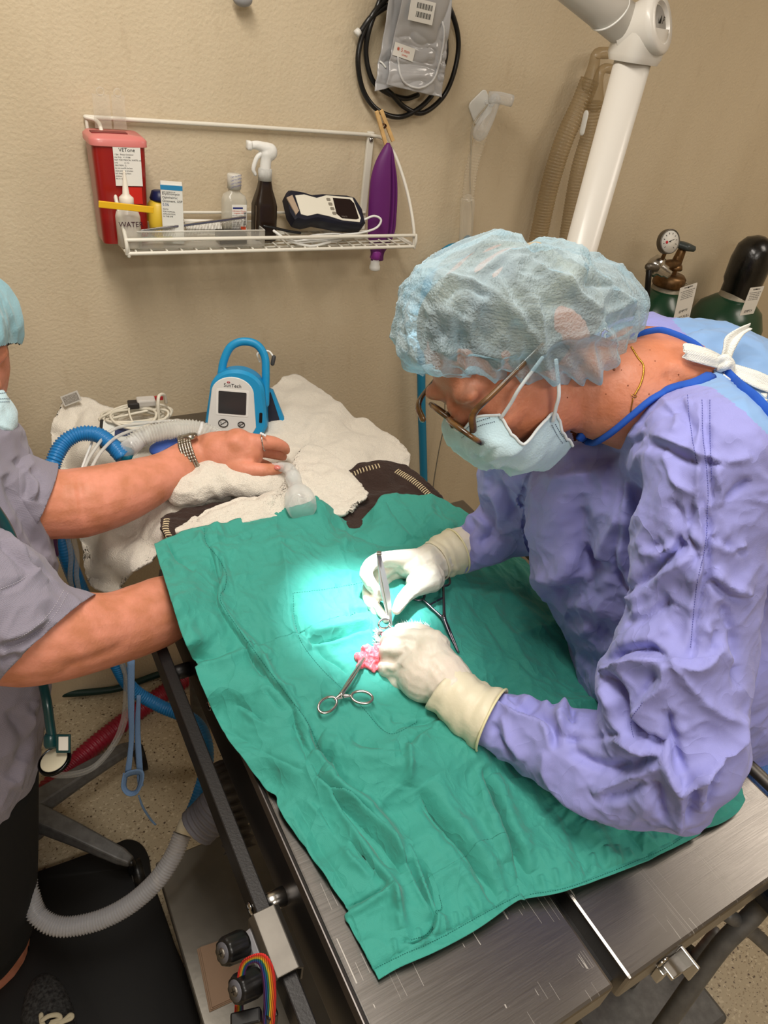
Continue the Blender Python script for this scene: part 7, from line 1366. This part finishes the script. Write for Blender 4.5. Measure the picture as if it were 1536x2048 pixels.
# stand with cast legs on casters
hb = PZ(50, 1625, .13); stn = thing('rolling_stand', hb * (1, 1, 0), 'grey cast-metal rolling stand base with splayed legs on black casters', 'stand')
G().tube([hb + (0, 0, -.03), hb + (0, 0, .9) + np.array([-.03, 0, 0])], .022, 16).obj('column', GREYM, stn); G().lathe(hb - (0, 0, .05), (0, 0, 1), [(.05, 0), (.055, .02), (.045, .05), (.03, .06)], 24).obj('hub', GREYM, stn)
for (x, y, z) in ((262, 1722, .10), (268, 1488, .10), (-160, 1640, .10), (20, 1850, .1)):
    e = PZ(x, y, z); m_ = GREYM; d_ = nrm(e - hb); s_ = nrm(np.cross(d_, (0, 0, 1))); g = G()
    v = []
    for t, w_, h_, dz_ in ((0, .030, .030, 0), (.5, .024, .022, .004), (.9, .019, .015, .0), (1, .012, .010, -.004)):
        c = hb * (1 - t) + e * t + (0, 0, dz_); v += [c + s_ * w_, c + s_ * w_ * .7 + (0, 0, h_), c - s_ * w_ * .7 + (0, 0, h_), c - s_ * w_, c - s_ * w_ * .8 - (0, 0, h_ * .6), c + s_ * w_ * .8 - (0, 0, h_ * .6)]
    g.add(v, [(i * 6 + k, i * 6 + (k + 1) % 6, (i + 1) * 6 + (k + 1) % 6, (i + 1) * 6 + k) for i in range(3) for k in range(6)] + [tuple(range(6)), tuple(18 + k for k in range(6))]); g.obj('leg', m_, stn, smooth=False, bevel=.004)
    G().tube([(e[0], e[1], .09), (e[0], e[1], .06)], .009, 10).obj('caster_stem', BLACK, stn); caster((e[0] + .01, e[1], .0), stn, .034)
# black mat / platform
mp_ = [PZ(x, y, .03) for x, y in [(58, 1775), (58, 1752), (120, 1728), (225, 1690), (255, 1679), (282, 1688), (298, 1715), (306, 1760), (350, 1890), (400, 2060), (240, 2300), (-200, 2300), (-200, 1900)]]
mp_ = spline(np.array(mp_), 4, closed=True); cm_ = np.array([.0, 0, 0]); tag(G().prism([(p[0], p[1]) for p in mp_], (0, 0, .035), (1, 0, 0), (0, 1, 0), .034, bev=.004).obj('floor_mat', mat('black_foam', (8, 8, 9), .75)), 'large black foam mat with rounded corner on the floor', 'floor mat')
# thick grey corrugated duct behind the rails
tag(G().corr([P(395, 1655, 1.30), P(425, 1625, 1.30), P(455, 1585, 1.30), P(470, 1545, 1.30)], .036, .010, .003).obj('scavenging_duct', mat('grey_duct_plastic', (118, 118, 128), .45)), 'thick grey corrugated duct seen between the black rails', 'duct')
tag(G().corr([P(480, 1700, 1.22), P(468, 1640, 1.24), P(455, 1580, 1.26), P(440, 1540, 1.3)], .026, .014, .004).obj('scavenging_duct', mat('dark_duct_plastic', (64, 62, 62), .5)), 'dark ribbed duct just right of the thicker grey duct', 'duct')
# folded brown paper towels on the lower shelf
zt2 = .203; pa = [PZ(x, y, zt2) for x, y in [(394, 1899), (480, 1870), (505, 1985), (419, 2025)]]; c = sum(pa) / 4
for k in range(3):
    q = [p + (c - p) * .02 * k + np.array([.002 * k, .001, .004 * k]) for p in pa]; g = G(); g.add(q + [p - (0, 0, .003) for p in q], [(0, 1, 2, 3), (7, 6, 5, 4), (0, 4, 5, 1), (1, 5, 6, 2), (2, 6, 7, 3), (3, 7, 4, 0)])
    tag(g.obj('paper_towel', mat('brown_kraft_paper', (136, 112, 92), .8, bump=.0004, bscale=500), smooth=False, bevel=.0008), ('topmost', 'middle', 'bottom')[2 - k] + ' folded brown paper towel on the table\'s lower shelf', 'paper towel', 'folded paper towels on the lower shelf')
# blue towels on a dark tray stand at the right edge
ms = thing('instrument_stand', P(1530, 1600, 1.15) * (1, 1, 0), 'black tray stand with blue linens at the right edge', 'stand')
tc_ = P(1545, 1588, 1.12); G().box(tc_, (.34, .34, .02)).obj('tray', mat('black_tray', (18, 20, 26), .3), ms, smooth=False, bevel=.006); G().tube([tc_ - (0, 0, .01), (tc_[0], tc_[1], .04)], .015).obj('post', GREYM, ms); G().box((tc_[0], tc_[1], .03), (.3, .3, .03)).obj('base', GREYM, ms, smooth=False, bevel=.01)
def fold_t(px, py, d, sz, m, label, cat, nm):
    c = P(px, py, d); g = G(); g.box(c, sz); o = g.obj(nm, None); o.modifiers.new('b', 'BEVEL').width = sz[2] * .45; o.modifiers['b'].segments = 4; s_ = o.modifiers.new('s', 'SUBSURF'); s_.levels = 5; s_.subdivision_type = 'SIMPLE'; me = baked(o); bpy.data.objects.remove(o)
    v, n = vn(me); setv(me, v + n * ((wrinkle(v, 12, 3) - .45) * .012)[:, None]); me.materials.clear(); return tag(link(nm, me, m), label, cat)
fold_t(1548, 1556, 1.105, (.28, .30, .03), mat('royal_blue_drape', (30, 96, 190), .6, bump=.0005, bscale=80), 'folded royal blue drape under the blue towel, right edge', 'drape', 'folded_drape')
fold_t(1545, 1494, 1.09, (.27, .29, .06), TERRYB, 'folded mid-blue huck towel on top of the royal blue drape', 'towel', 'folded_towel')
